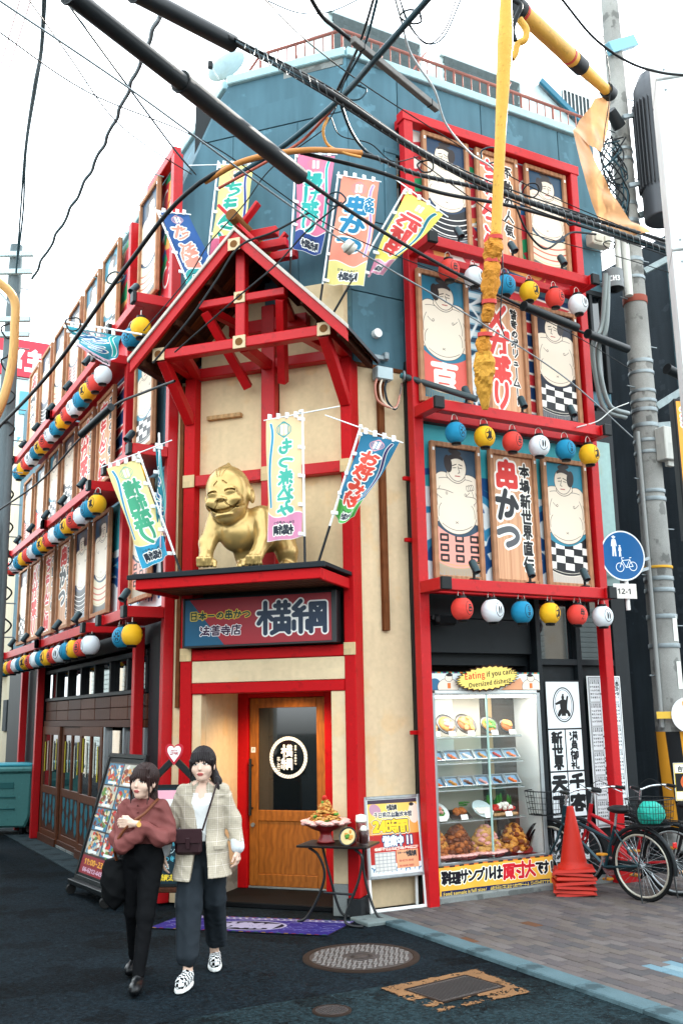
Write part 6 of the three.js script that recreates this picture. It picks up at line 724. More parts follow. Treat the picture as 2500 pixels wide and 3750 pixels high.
// ---------- traffic cones ----------
{
  const c = V(6.88, 0.006, -7.86), cm = M('#d8341c', 0.45, { map: TX.paint }), n = 7, ord = ['lowest', 'second', 'third', 'fourth', 'fifth', 'sixth', 'topmost'];
  for (let k = 0; k < n; k++) { const y = k * 0.036, top = k === n - 1, s = thing('traffic_cone', top ? 'tall red traffic cone, topmost of its stack' : `red traffic cone nested in the stack, ${ord[k]} from the pavers up`, 'traffic cone', c.clone().setY(c.y + y).add(V(rr(-0.01, 0.01), 0, rr(-0.01, 0.01))), -0.62 + rr(-0.16, 0.16), 'stacked traffic cones'); const cb = M(['#c02412', '#c62a14', '#b9200e'][k % 3], 0.5, { map: TX.paint });
    const flap = clean(new THREE.CylinderGeometry(0.268, 0.28, 0.026, 4, 1)).rotateY(Math.PI / 4); { const p = flap.attributes.position; for (let i = 0; i < p.count; i++) p.setY(i, p.getY(i) + 0.012 * Math.sin(p.getX(i) * 9 + k * 2) + 0.01 * Math.cos(p.getZ(i) * 8 + k)); flap.computeVertexNormals(); } mesh('base', flap.translate(0, 0.03, 0), cb, s);
    mesh('cone', top ? lathe([[0.165, 0.03], [0.16, 0.068], [0.132, 0.085], [0.127, 0.12], [0.034, 0.62], [0.03, 0.635], [0, 0.637]], 28) : lathe([[0.165, 0.03], [0.16, 0.062], [0.132, 0.08]], 28), cb, s); }
}
// ---------- bicycles ----------
function wheelParts(t, x, y, r, spokeM, tyreM, rimM) { const w = sub('wheel', t); w.position.set(x, y, 0); mesh('tyre', ring(r - 0.018, 0.018, 0, 0, 0, 40, 8), tyreM, w); mesh('rim', ring(r - 0.045, 0.012, 0, 0, 0, 40, 6), rimM, w); const sp = []; for (let k = 0; k < 28; k++) { const a = k / 28 * Math.PI * 2, b = a + (k % 2 ? 0.5 : -0.5); sp.push(rod(V(0.018 * Math.cos(b), 0.018 * Math.sin(b), k % 2 ? 0.025 : -0.025), V((r - 0.05) * Math.cos(a), (r - 0.05) * Math.sin(a), 0), 0.0016, undefined, 4)); } mesh('spokes', sp, spokeM, w); mesh('hub', cyl(0.02, 0.02, 0.08, 12).rotateX(Math.PI / 2), spokeM, w); return w; }
function bicycle(label, rear, front, frameM, o = {}) { // local x runs from the rear wheel to the front wheel
  const d = front.clone().sub(rear).setY(0), t = thing('bicycle', label, 'bicycle', rear.clone().setY(0.006), Math.atan2(-d.z, d.x)), r = o.r ?? 0.33, L = 1.06; const chrome = M('#c3c9cc', 0.25, { metalness: 0.85 }), tyre = M('#151617', 0.85), A = (x, y, z = 0) => V(x, y, z);
  wheelParts(t, 0, r, r, chrome, tyre, o.rim ?? alu); wheelParts(t, L, r, r, chrome, tyre, o.rim ?? alu);
  const bb = A(0.42, 0.28), seat = A(0.27, 0.68), hd = A(0.86, 0.8), hl = A(0.9, 0.66), T = (a, b, q = 0.016) => rod(a, b, q, undefined, 10);
  mesh('frame', [T(bb, seat, 0.017), T(bb, hl, 0.02), T(seat.clone().lerp(bb, 0.35), A(0.875, 0.73), 0.018), T(hd.clone().add(A(0, 0.04)), hl, 0.022), T(A(0, r, 0.05), bb.clone().add(A(0, 0, 0.03)), 0.011), T(A(0, r, -0.05), bb.clone().add(A(0, 0, -0.03)), 0.011), T(A(0, r, 0.05), seat.clone().add(A(0, -0.04, 0.02)), 0.009), T(A(0, r, -0.05), seat.clone().add(A(0, -0.04, -0.02)), 0.009)], frameM, t);
  mesh('fork', [T(hl, A(0.96, 0.48, 0.05), 0.014), T(A(0.96, 0.48, 0.05), A(L, r, 0.05), 0.012), T(hl, A(0.96, 0.48, -0.05), 0.014), T(A(0.96, 0.48, -0.05), A(L, r, -0.05), 0.012)], frameM, t);
  mesh('seat_post', T(seat, A(0.24, 0.82), 0.014), chrome, t); const sd = sph(0.13, 0.2, 0.84, 0, 1.05, 0.32, 0.75); mesh('saddle', sd, M('#1a1a1c', 0.5), t);
  mesh('handlebar', [tube([A(0.62, 0.99, 0.27), A(0.72, 1.0, 0.26), A(0.8, 0.99, 0.12), A(0.83, 0.96, 0), A(0.8, 0.99, -0.12), A(0.72, 1.0, -0.26), A(0.62, 0.99, -0.27)], 0.012, 32, 8), T(hd.clone().add(A(0, 0.03)), A(0.83, 0.96), 0.013)], chrome, t); for (const s of [-1, 1]) { mesh('grip', T(A(0.6, 0.99, s * 0.272), A(0.7, 1.0, s * 0.265), 0.018), blackPl, t); mesh('brake_lever', T(A(0.72, 0.985, s * 0.24), A(0.63, 0.95, s * 0.25), 0.006), chrome, t); }
  const fen = (x, a0, a1) => { const pts = []; for (let k = 0; k <= 12; k++) { const a = a0 + (a1 - a0) * k / 12; pts.push(A(x + (r + 0.025) * Math.cos(a), r + (r + 0.025) * Math.sin(a))); } return tube(pts, 0.022, 24, 6); }; mesh('mudguard', fen(0, 0.5, 3.3), o.fender ?? blackPl, t); mesh('mudguard', fen(L, -0.1, 2.2), o.fender ?? blackPl, t);
  mesh('chain_case', [box(0.52, 0.1, 0.03, 0.2, 0.3, 0.06, 0.01)], o.fender ?? blackPl, t); mesh('crank', [cyl(0.09, 0.09, 0.008, 20).rotateX(Math.PI / 2).translate(0.42, 0.28, 0.08), T(bb.clone().add(A(0, 0, 0.09)), A(0.5, 0.14, 0.1), 0.009)], chrome, t); mesh('crank', T(bb.clone().add(A(0, 0, -0.09)), A(0.34, 0.42, -0.1), 0.009), chrome, t); for (const [x, y, z] of [[0.5, 0.14, 0.15], [0.34, 0.42, -0.15]]) mesh('pedal', box(0.09, 0.022, 0.08, x, y, z), o.pedal ?? M('#b8791f', 0.5), t);
  mesh('kickstand', [T(A(0, r, 0.07), A(-0.06, 0.01, 0.13), 0.008), T(A(0, r, -0.07), A(-0.06, 0.01, -0.13), 0.008), T(A(-0.06, 0.01, 0.13), A(-0.06, 0.01, -0.13), 0.008)], blackMetal, t);
  mesh('carrier', [T(A(-0.3, 0.71, 0.06), A(0.2, 0.71, 0.06), 0.006), T(A(-0.3, 0.71, -0.06), A(0.2, 0.71, -0.06), 0.006), T(A(-0.3, 0.71, -0.06), A(-0.3, 0.71, 0.06), 0.006), T(A(-0.12, 0.71, 0.06), A(0, r, 0.06), 0.005), T(A(-0.12, 0.71, -0.06), A(0, r, -0.06), 0.005), T(A(-0.1, 0.71, -0.06), A(-0.1, 0.71, 0.06), 0.005), T(A(0.05, 0.71, -0.06), A(0.05, 0.71, 0.06), 0.005)], blackMetal, t);
  if (o.basket) { const bk = (x, z0) => { const g = []; const w = 0.19, dd = 0.15, y0 = 0.0, y1 = 0.24; for (let k = 0; k <= 8; k++) { const u = -1 + k / 4; g.push(rod(V(u * dd * 0.85, y0, w * 0.85), V(u * dd, y1, w), 0.0025, undefined, 4), rod(V(u * dd * 0.85, y0, -w * 0.85), V(u * dd, y1, -w), 0.0025, undefined, 4), rod(V(dd * 0.85, y0, u * w * 0.85), V(dd, y1, u * w), 0.0025, undefined, 4), rod(V(-dd * 0.85, y0, u * w * 0.85), V(-dd, y1, u * w), 0.0025, undefined, 4), rod(V(-dd * 0.85, y0, u * w * 0.85), V(dd * 0.85, y0, u * w * 0.85), 0.0025, undefined, 4)); } for (const y of [0, 0.06, 0.12, 0.18, 0.24]) { const f = 0.85 + 0.15 * y / 0.24; g.push(tube([V(dd * f, y, w * f), V(dd * f, y, -w * f), V(-dd * f, y, -w * f), V(-dd * f, y, w * f)], y === 0.24 ? 0.006 : 0.003, 24, 5, true)); } return g.map((q) => q.translate(x, z0, 0)); }; for (const [x, y] of o.basket) mesh('basket', bk(x, y), M('#14181b', 0.5), t); }
  mesh('reflector', box(0.015, 0.05, 0.06, -0.37, 0.55, 0), M('#c21f1a', 0.25), t); mesh('lamp', lathe([[0, 0], [0.03, 0.0], [0.036, 0.03], [0.02, 0.06], [0, 0.06]], 16).rotateZ(-Math.PI / 2).translate(1.02, 0.6, 0.06), chrome, t); mesh('cable', tube([A(0.7, 0.98, 0.24), A(0.85, 1.06, 0.15), A(0.95, 0.9, 0.04), A(0.92, 0.7, 0.03)], 0.004, 20, 5), blackPl, t);
  return t;
}
const bike1 = bicycle('black city bicycle with wire baskets and a teal bag, beside the cones', V(7.16, 0, -7.20), V(6.97, 0, -8.10), M('#12343c', 0.3, { metalness: 0.3 }), { basket: [[1.08, 0.74], [-0.14, 0.72]], fender: M('#171b1e', 0.4), rim: M('#b9b4a6', 0.35, { metalness: 0.5 }) });
const bike2 = bicycle('red bicycle leaning behind the black one', V(7.62, 0, -7.22), V(7.3, 0, -8.12), M('#a3121c', 0.35), { fender: M('#22262a', 0.4) });
const bike3 = bicycle('dark bicycle with front basket beside the striped pole', V(7.98, 0, -7.1), V(7.95, 0, -8.1), M('#1a1d20', 0.4), { basket: [[-0.14, 0.72]] });
{ const p = V(-0.14, 0.77, 0).applyAxisAngle(V(0, 1, 0), bike1.rotation.y).add(bike1.position), g = new THREE.IcosahedronGeometry(0.13, 3), q = g.attributes.position; for (let i = 0; i < q.count; i++) { const n = 1 + 0.22 * (vnoise(q.getX(i) * 14 + 9, q.getY(i) * 14 + q.getZ(i) * 14 + 9, 999, 3) - 0.5); q.setXYZ(i, q.getX(i) * n * 1.05, Math.max(-0.09, q.getY(i) * n * 1.0), q.getZ(i) * n * 0.95); } g.computeVertexNormals(); const b = single('shopping_bag', clean(g), M('#1fa08f', 0.5, { bump: TX.soft, bumpScale: 0.01 }), 'crumpled teal bag in the rear basket of the black bicycle', 'bag'); b.position.copy(p).add(V(0, 0.05, 0)); }
// ---------- utility poles, lines, neighbours ----------
const poleP = V(8.99, 0, -8.40), poleR = (y) => 0.19 - 0.0065 * y, cableM = M('#15191c', 0.55), cableB = M('#1b3a44', 0.5), greyPl = M('#8f9190', 0.5), orangeS = M('#d99a52', 0.5), yellowS = M('#e8b04a', 0.5, { map: TX.paint, bump: TX.soft, bumpScale: 0.004 });
{
  const t = thing('utility_pole', 'concrete utility pole with steel bands beside the restaurant', 'pole', poleP), cm = M('#b3b3af', 0.85, { map: TX.concrete, bump: TX.grain, bumpScale: 0.002 });
  const pts = []; for (let k = 0; k <= 24; k++) pts.push([poleR(k * 0.58), k * 0.58]); mesh('shaft', uvm(lathe(pts, 28)), cm, t);
  const band = (y, h = 0.05, m = steel) => mesh('band', lathe([[poleR(y) + 0.002, -h / 2], [poleR(y) + 0.012, -h / 2], [poleR(y) + 0.012, h / 2], [poleR(y) + 0.002, h / 2]], 28).translate(0, y, 0), m, t);
  for (const y of [2.55, 2.9, 3.22, 3.36, 4.35, 4.45, 4.95, 5.1, 5.3, 5.5, 5.62, 5.75, 6.0, 6.15, 7.3, 7.55, 7.9, 8.1, 8.35, 9.0, 9.15]) band(y, 0.035 + 0.02 * hash(Math.round(y * 100), 1, 1)); band(3.5, 0.03, M('#d9a43a', 0.6)); band(7.0, 0.09, M('#8a4a3e', 0.7));
  for (let k = 0; k < 14; k++) { const y = 2.2 + k * 0.6, s = k % 2 ? 1 : -1; mesh('step_bolt', rod(V(s * poleR(y), y, 0.02), V(s * (poleR(y) + 0.14), y, 0.03), 0.009, undefined, 8), steel, t); }
  mesh('conduit', [tube([V(-0.21, 1.6, 0.06), V(-0.21, 3, 0.06), V(-0.2, 4.2, 0.05), V(-0.2, 5.2, 0.05)], 0.028, 20, 8)], greyPl, t); mesh('conduit', [rod(V(-0.2, 7.0, 0.1), V(-0.19, 8.2, 0.1), 0.05), rod(V(-0.29, 7.1, 0.05), V(-0.28, 8.0, 0.05), 0.04)], M('#c9c9c3', 0.6), t);
  mesh('cabinet', [box(0.26, 0.42, 0.16, 0.1, 5.02, 0.24, 0.01), box(0.1, 0.08, 0.06, 0.1, 4.78, 0.24)], M('#c3c3bd', 0.6, { map: TX.metal }), t);
  mesh('side_arm', [bar(V(0.1, 5.55, 0.1), V(1.3, 6.3, 0.4), 0.07, 0.09), bar(V(0.1, 5.3, 0.1), V(1.4, 5.5, 0.4), 0.06, 0.08), bar(V(0.1, 7.4, 0.1), V(0.6, 7.7, 0.3), 0.06, 0.08), bar(V(0.1, 8.2, 0.1), V(0.6, 8.4, 0.3), 0.06, 0.08)], M('#8d9a9c', 0.5, { metalness: 0.4, map: TX.metal }), t);
  mesh('top_bracket', [bar(V(-0.2, 10.6, 0.1), V(0.3, 10.9, 0.1), 0.1, 0.16)], M('#6f9fb0', 0.5), t);
  const st = canvasTex(256, 256, (g) => { g.fillStyle = '#1a1b1d'; g.fillRect(0, 0, 256, 256); g.fillStyle = '#c98a2a'; for (let k = -4; k < 10; k++) { g.beginPath(); g.moveTo(k * 64, 256); g.lineTo(k * 64 + 30, 256); g.lineTo(k * 64 + 16, 0); g.lineTo(k * 64 - 14, 0); g.fill(); } }); mesh('striped_sleeve', lathe([[poleR(0.7) + 0.014, 0.45], [poleR(0.7) + 0.012, 1.55]], 28), printed(st, 0.6), t);
  for (const [y, h, c] of [[2.75, 0.3, '#e6e6e0'], [2.2, 0.32, '#e2e2da'], [1.66, 0.14, '#d95a3a']]) mesh('paper_notice', sheet(0.07, h).translate(0.02, y, poleR(y) + 0.006), M(c, 0.7), t);
  const no = canvasTex(200, 256, (g) => { g.fillStyle = '#dfc24a'; g.fillRect(0, 0, 200, 256); g.fillStyle = '#efece2'; g.fillRect(6, 6, 188, 60); g.fillRect(6, 196, 188, 54); g.fillStyle = '#1a1a1c'; g.fillRect(6, 70, 188, 122); jtext(g, '自転車', 24, 18, 40, [['#222', 0.12]]); jtext(g, '大', 80, 202, 40, [['#222', 0.12]]); g.strokeStyle = '#e06a3a'; g.lineWidth = 16; g.beginPath(); g.arc(100, 131, 48, 0, 7); g.stroke(); g.beginPath(); g.moveTo(66, 97); g.lineTo(134, 165); g.stroke(); g.strokeStyle = '#eee'; g.lineWidth = 5; g.beginPath(); g.arc(82, 140, 15, 0, 7); g.arc(122, 140, 15, 0, 7); g.stroke(); });
  const s = thing('parking_notice', 'notice with orange ring barring bicycles on the striped pole', 'sign', V(8.93, 0.78, -8.16), -0.45); mesh('plate', box(0.32, 0.42, 0.006, 0, 0.21, 0, 0.002), whitePl, s); mesh('print', sheet(0.31, 0.41, 0, 0.21, 0.0035), printed(no), s);
  const rs = thing('round_notice', 'white round notice with small orange label on the pole', 'sign', V(8.98, 1.74, -8.12), -0.4); mesh('disc', cyl(0.2, 0.2, 0.008, 36).rotateX(Math.PI / 2), M('#e8e8ea', 0.4), rs); const rt = canvasTex(128, 64, (g) => { g.fillStyle = '#e2a23c'; g.fillRect(0, 0, 128, 64); g.fillStyle = '#5a3a1c'; g.font = 'bold 48px sans-serif'; g.fillText('34', 34, 50); }); mesh('label', sheet(0.12, 0.05, 0, 0.13, 0.006), printed(rt), rs); mesh('band_plate', box(0.5, 0.08, 0.006, -0.12, 0.0, -0.02), M('#d9b24a', 0.6), rs);
}
{ // transformer, round speaker can, white cabinet
  const t = thing('transformer', 'dark ribbed pole transformer hung beside the concrete pole', 'transformer', V(9.2, 8.0, -7.98)), r = 0.25; mesh('tank', lathe([[0, 0], [r * 0.9, 0.0], [r, 0.02], [r, 0.4], [r * 0.96, 0.42], [r * 0.96, 1.72], [r * 1.02, 1.74], [r * 1.02, 1.9], [r * 0.7, 2.1], [0, 2.15]], 36), M('#4b4d52', 0.45, { metalness: 0.35, map: TX.metal }), t);
  for (let k = 0; k < 30; k++) { const a = k / 30 * 6.283; mesh('cooling_fin', box(0.012, 1.25, 0.05, Math.cos(a) * (r + 0.012), 1.06, Math.sin(a) * (r + 0.012), 0.003).translate(-Math.cos(a) * (r + 0.012), 0, -Math.sin(a) * (r + 0.012)).rotateY(-a + Math.PI / 2).translate(Math.cos(a) * (r + 0.012), 0, Math.sin(a) * (r + 0.012)), M('#34363a', 0.45, { metalness: 0.3 }), t); }
  for (const x of [-0.08, 0.06]) mesh('bushing', lathe([[0.05, 0], [0.05, 0.1], [0.035, 0.12], [0.045, 0.16], [0.03, 0.2], [0.04, 0.24], [0.02, 0.3], [0, 0.3]], 16).translate(x, 2.1, 0.03), M('#e9e6dc', 0.15), t);
  const kt = canvasTex(128, 128, (g) => { g.fillStyle = '#2a2c30'; g.fillRect(0, 0, 128, 128); g.fillStyle = '#d9603c'; g.fillRect(6, 10, 116, 26); g.fillStyle = '#3aa0b4'; g.fillRect(6, 10, 36, 26); jtext(g, '切', 40, 54, 56, [['#3fae6a', 0.16]]); }); mesh('stickers', sheet(0.18, 0.22).rotateY(-0.35).translate(-0.06, 1.95, 0.25), printed(kt, 0.4), t); mesh('hanger', [bar(V(-0.38, 0.5, -0.2), V(-0.05, 0.6, -0.1), 0.05, 0.06), bar(V(-0.38, 1.5, -0.2), V(-0.05, 1.6, -0.1), 0.05, 0.06)], steel, t);
  const c = onZ(2240, 1030, -8.15), ch = canvasTex(256, 64, (g) => { g.fillStyle = '#6d7274'; g.fillRect(0, 0, 256, 64); g.fillStyle = '#f2f4f4'; g.font = 'bold 26px sans-serif'; for (const x of [6, 96, 186]) g.fillText('CH3', x, 46); });
  const s = thing('speaker_can', 'grey cylinder marked CH3 hung on the wall beside the pole', 'speaker', V(c.x, c.y, -8.12), 0.4); mesh('can', clean(new THREE.CylinderGeometry(0.115, 0.115, 0.235, 28, 1, true)), printed(ch, 0.5), s); mesh('lid', lathe([[0, 0.132], [0.1, 0.13], [0.116, 0.116]], 28), M('#6d7274', 0.5), s); mesh('grille', lathe([[0.105, -0.118], [0.06, -0.15], [0, -0.155]], 28), blackPl, s); mesh('mount', bar(V(0, 0, -0.1), V(0.05, 0, -0.2), 0.05, 0.05), steel, s);
  const e = atDepth(2425, 560, 9.2), w = thing('sign_cabinet', 'tall white metal sign cabinet with rivets, seen from its edge', 'sign', V(e.x, 4.2, e.z), -YAW - 0.25); const wm = M('#e9ebea', 0.45, { map: TX.metal }); for (let k = 0; k < 5; k++) { mesh('side_panel', box(1.4, 1.78, 0.5, 0.7, 0.9 + k * 1.8, -0.25, 0.008), wm, w); for (const [x, y] of [[0.08, 0.1], [0.3, 0.1], [0.08, 1.68], [0.3, 1.68], [0.55, 0.9]]) mesh('rivet', sph(0.012, x, y + k * 1.8, 0.002, 1, 1, 0.5, 8, 6), steel, w); }
  const j = onZ(2195, 880, -8.15), jb = thing('utility_box', 'cream meter box on the wall under the yellow net', 'box', V(j.x, j.y, -8.18)); mesh('case', box(0.3, 0.16, 0.14, 0, 0, 0, 0.015), M('#c9c6b8', 0.6), jb); mesh('cover', [box(0.12, 0.1, 0.03, -0.07, 0, 0.08, 0.008), box(0.1, 0.1, 0.03, 0.08, 0, 0.08, 0.008)], M('#b5b2a4', 0.6), jb);
}
{ // traffic signs
  const p = atDepth(2278, 2035, 11.0), t = thing('traffic_sign', 'round blue sign with adult, child and bicycle in white', 'traffic sign', V(p.x, p.y, p.z), -0.2), r = 0.292;
  const tex = canvasTex(512, 512, (g, W) => { g.fillStyle = '#e9eef2'; g.fillRect(0, 0, W, W); g.fillStyle = '#135a94'; g.beginPath(); g.arc(256, 256, 242, 0, 7); g.fill(); g.fillStyle = '#f2f5f7'; g.strokeStyle = '#f2f5f7'; const man = (x, y, s) => { g.save(); g.translate(x, y); g.scale(s, s); g.beginPath(); g.arc(0, -92, 15, 0, 7); g.fill(); g.fillRect(-22, -98, 44, 7); g.beginPath(); g.moveTo(-20, -72); g.lineTo(20, -72); g.lineTo(30, -10); g.lineTo(22, -6); g.lineTo(16, -40); g.lineTo(16, 10); g.lineTo(20, 86); g.lineTo(4, 86); g.lineTo(0, 20); g.lineTo(-6, 86); g.lineTo(-22, 86); g.lineTo(-18, 10); g.lineTo(-18, -40); g.lineTo(-24, -4); g.lineTo(-32, -8); g.closePath(); g.fill(); g.restore(); }; man(160, 170, 1.1); man(226, 214, 0.62); g.lineWidth = 7; g.beginPath(); g.arc(214, 376, 44, 0, 7); g.stroke(); g.beginPath(); g.arc(366, 362, 44, 0, 7); g.stroke(); g.beginPath(); g.moveTo(214, 376); g.lineTo(244, 306); g.lineTo(332, 296); g.lineTo(286, 376); g.lineTo(244, 306); g.lineTo(236, 280); g.lineTo(266, 276); g.moveTo(332, 296); g.lineTo(366, 362); g.lineTo(286, 376); g.moveTo(326, 278); g.lineTo(352, 272); g.stroke(); });
  mesh('disc', cyl(r, r, 0.006, 48).rotateX(Math.PI / 2), alu, t); const f = clean(new THREE.CircleGeometry(r - 0.003, 48)).translate(0, 0, 0.0045); mesh('face', f, printed(tex, 0.35), t); mesh('post', rod(V(0.04, -0.62, -0.03), V(0.04, 0.25, -0.03), 0.025), whitePl, t); mesh('bracket', [bar(V(0.04, -0.1, -0.04), V(0.5, 0.02, -0.22), 0.03, 0.04), bar(V(0.04, -0.22, -0.04), V(0.48, -0.1, -0.22), 0.03, 0.04)], steel, t);
  const q = atDepth(2287, 2165, 10.9), pl = thing('number_plate', 'small white street plate reading 12-1 under the round sign', 'sign', q, -0.2); const nt = canvasTex(256, 160, (g) => { g.fillStyle = '#dcd6d0'; g.fillRect(0, 0, 256, 160); g.fillStyle = '#1c1c1e'; g.font = 'bold 84px sans-serif'; g.fillText('12-1', 36, 112); }); mesh('plate', box(0.3, 0.17, 0.006, 0, 0, 0, 0.002), whitePl, pl); mesh('face', sheet(0.295, 0.165, 0, 0, 0.0036), printed(nt, 0.45), pl);
}
// overhead lines: pixel tracks with the distance along them
const line = (name, label, pts, r, mat, rad = 6, seg = 60) => single(name, tube(pts.map(([x, y, d]) => atDepth(x, y, d)), r, seg, rad), mat, label, 'cable');
const D = (l) => l.map(([x, y, d]) => [x * 1.5944, y * 1.5944, d]);   // tracks read off a 1568 pixel wide view
{
  line('overhead_cable', 'black cable running from the thick sleeves down to the utility pole', D([[180, -22, 5.6], [430, 195, 6.4], [690, 405, 7.6], [900, 545, 8.7], [1200, 705, 10.2], [1442, 806, 11.3]]), 0.017, cableM);
  const sleeve = (l, a, b, r) => { const t = thing('cable_sleeve', l, 'cable sleeve'); const A = atDepth(...a), B = atDepth(...b), m = rod(V(0, 0, 0), B.clone().sub(A), r, undefined, 16); t.position.copy(A); mesh('tube', m, M('#131a1e', 0.45, { map: TX.metal }), t); mesh('end_lip', [rod(V(0, 0, 0), B.clone().sub(A).multiplyScalar(0.012), r * 1.15, undefined, 16)], cableM, t); };
  sleeve('thick black cable sleeve crossing in front of the dark wall', [660, 297, 6.35], [1100, 645, 7.6], 0.068); sleeve('thick black cable sleeve against the open sky', [250, -25, 5.5], [690, 320, 6.4], 0.058); sleeve('short black sleeve over the middle boards', [1915, 1120, 10.1], [2110, 1200, 10.6], 0.048); sleeve('short black sleeve ending at the utility pole', [2150, 1222, 10.7], [2295, 1278, 11.2], 0.048); sleeve('thick black cable sleeve ending beside the dish', [490, -30, 5.6], [852, 160, 6.3], 0.055); sleeve('slim black sleeve hanging by the side street lanterns', [300, 1590, 9.2], [408, 1490, 8.7], 0.036); sleeve('black cable box beyond the utility pole', [2440, 1350, 11.6], [2540, 1400, 11.8], 0.06);
  line('overhead_cable', 'heavy cable bundle sweeping over the top boards to the white cabinet', D([[520, 85, 6.2], [760, 215, 7.2], [950, 340, 8.2], [1150, 440, 9.3], [1400, 528, 10.4], [1600, 600, 11.3]]), 0.026, cableM, 8);
  for (const [k, o] of [[1, -9], [2, 8], [3, 15]]) line('overhead_wire', ['', 'thin wire lashed above the heavy bundle', 'thin wire lashed below the heavy bundle', 'lowest thin wire lashed to the heavy bundle'][k], D([[540, 92 + o * 0.3, 6.2], [760, 212 + o, 7.2], [950, 338 + o * 0.6, 8.2], [1150, 436 + o, 9.3], [1400, 524 + o * 1.2, 10.4], [1600, 596 + o, 11.3]]), 0.008, k === 2 ? cableB : cableM);
  line('overhead_cable', 'arched cable from the far pole over the gable to the utility pole', D([[-30, 1010, 12], [120, 850, 10], [300, 600, 8.6], [410, 462, 8.2], [500, 395, 8.1], [620, 358, 8.1], [760, 345, 8.3], [860, 362, 8.6], [950, 398, 9], [1100, 432, 9.6], [1400, 515, 10.7], [1600, 575, 11.4]]), 0.02, cableM, 7, 90);
  line('cable_sleeve', 'orange protective sleeve on the arched cable', D([[470, 418, 8.15], [560, 370, 8.04], [700, 345, 8.12], [830, 351, 8.42]]), 0.024, M('#b9783c', 0.5), 8);
  line('overhead_cable', 'second cable below the arch toward the boards', D([[690, 350, 8.2], [860, 392, 8.6], [1000, 440, 9.1], [1180, 475, 9.8], [1420, 545, 10.8], [1600, 600, 11.4]]), 0.018, cableM);
  line('messenger_wire', 'grey stay wire with a white insulator crossing the orange banner', D([[-10, -5, 6], [300, 205, 6.8], [600, 425, 7.6], [800, 562, 8.3], [1060, 715, 9.4], [1300, 870, 10.6], [1452, 1005, 11.4]]), 0.008, steel); { const p = atDepth(1278, 905, 8.3), s = thing('insulator', 'pale round insulator on the stay wire before the orange banner', 'insulator', p); mesh('bell', lathe([[0, -0.06], [0.05, -0.05], [0.06, 0], [0.05, 0.05], [0, 0.06]], 18).rotateZ(0.9), M('#cdc8bd', 0.3), s); mesh('groove', ring(0.055, 0.01, 0, 0, 0, 18, 6).rotateX(1.57).rotateZ(0.9), M('#8d8a80', 0.5), s); }
  line('messenger_wire', 'stay wire from the sky to the wall hook beside the yellow banner', [[225, -20, 6.2], [375, 187, 7], [654, 566, 8.8], [717, 638, 9.3]], 0.008, cableB); line('messenger_wire', 'faint stay wire toward the side street', [[520, -10, 7], [300, 330, 10], [0, 740, 16]], 0.004, M('#7fb0b8', 0.5));
  { const pts = []; for (let k = 0; k <= 30; k++) { const u = k / 30, a = [590, 40, 7], b = [118, 1020, 14.2]; pts.push([a[0] + (b[0] - a[0]) * u + 26 * Math.sin(u * 3.14) + 5 * Math.sin(k * 2.2), a[1] + (b[1] - a[1]) * u, a[2] + (b[2] - a[2]) * u]); } line('twisted_cable', 'twisted black cable running down to the far pole', [[600, -30, 6.9], ...pts], 0.02, cableB, 6, 120); }
  for (const [o, l] of [[0, 'black drop cable beside the sky edge'], [9, 'second drop cable with loops beside it']]) line('drop_cable', l, [[160 + o, -20, 9], [150 + o * 0.6, 180, 10], [126 + o, 311, 11], [92 + o * 0.5, 558, 13], [75 + o, 797, 14.5], [60, 1000, 15]], 0.014, cableB);
  for (const [x0, x1, l] of [[120, -20, 'thin grey wire of a pair at the edge of the sky'], [80, -50, 'other thin grey wire of the pair']]) line('overhead_wire', l, [[x0, -20, 9], [x1, 420, 13]], 0.007, M('#a8898a', 0.5));
  line('overhead_wire', 'sagging twisted wire passing in front of the transformer', [[2050, -10, 9], [2180, 145, 9.2], [2310, 232, 9.3], [2420, 266, 9.2], [2540, 278, 9]], 0.013, cableM);
  line('overhead_cable', 'steep cable bundle crossing the parapet corner', [[1580, -20, 6.5], [1383, 205, 7.2], [1260, 346, 7.8], [1130, 462, 8.2], [1030, 540, 8.4], [860, 648, 8.6]], 0.024, cableB, 8); line('overhead_cable', 'reddish cable under the steep bundle', [[1255, 352, 8.0], [1180, 440, 8.2], [1100, 520, 8.3], [980, 590, 8.3], [800, 690, 8.4]], 0.014, M('#a4503e', 0.5)); line('cable_loop', 'orange cable loop below the parapet corner', [[1200, 430, 8.2], [1183, 480, 8.2], [1200, 530, 8.25], [1260, 560, 8.3], [1320, 575, 8.4]], 0.013, orangeS);
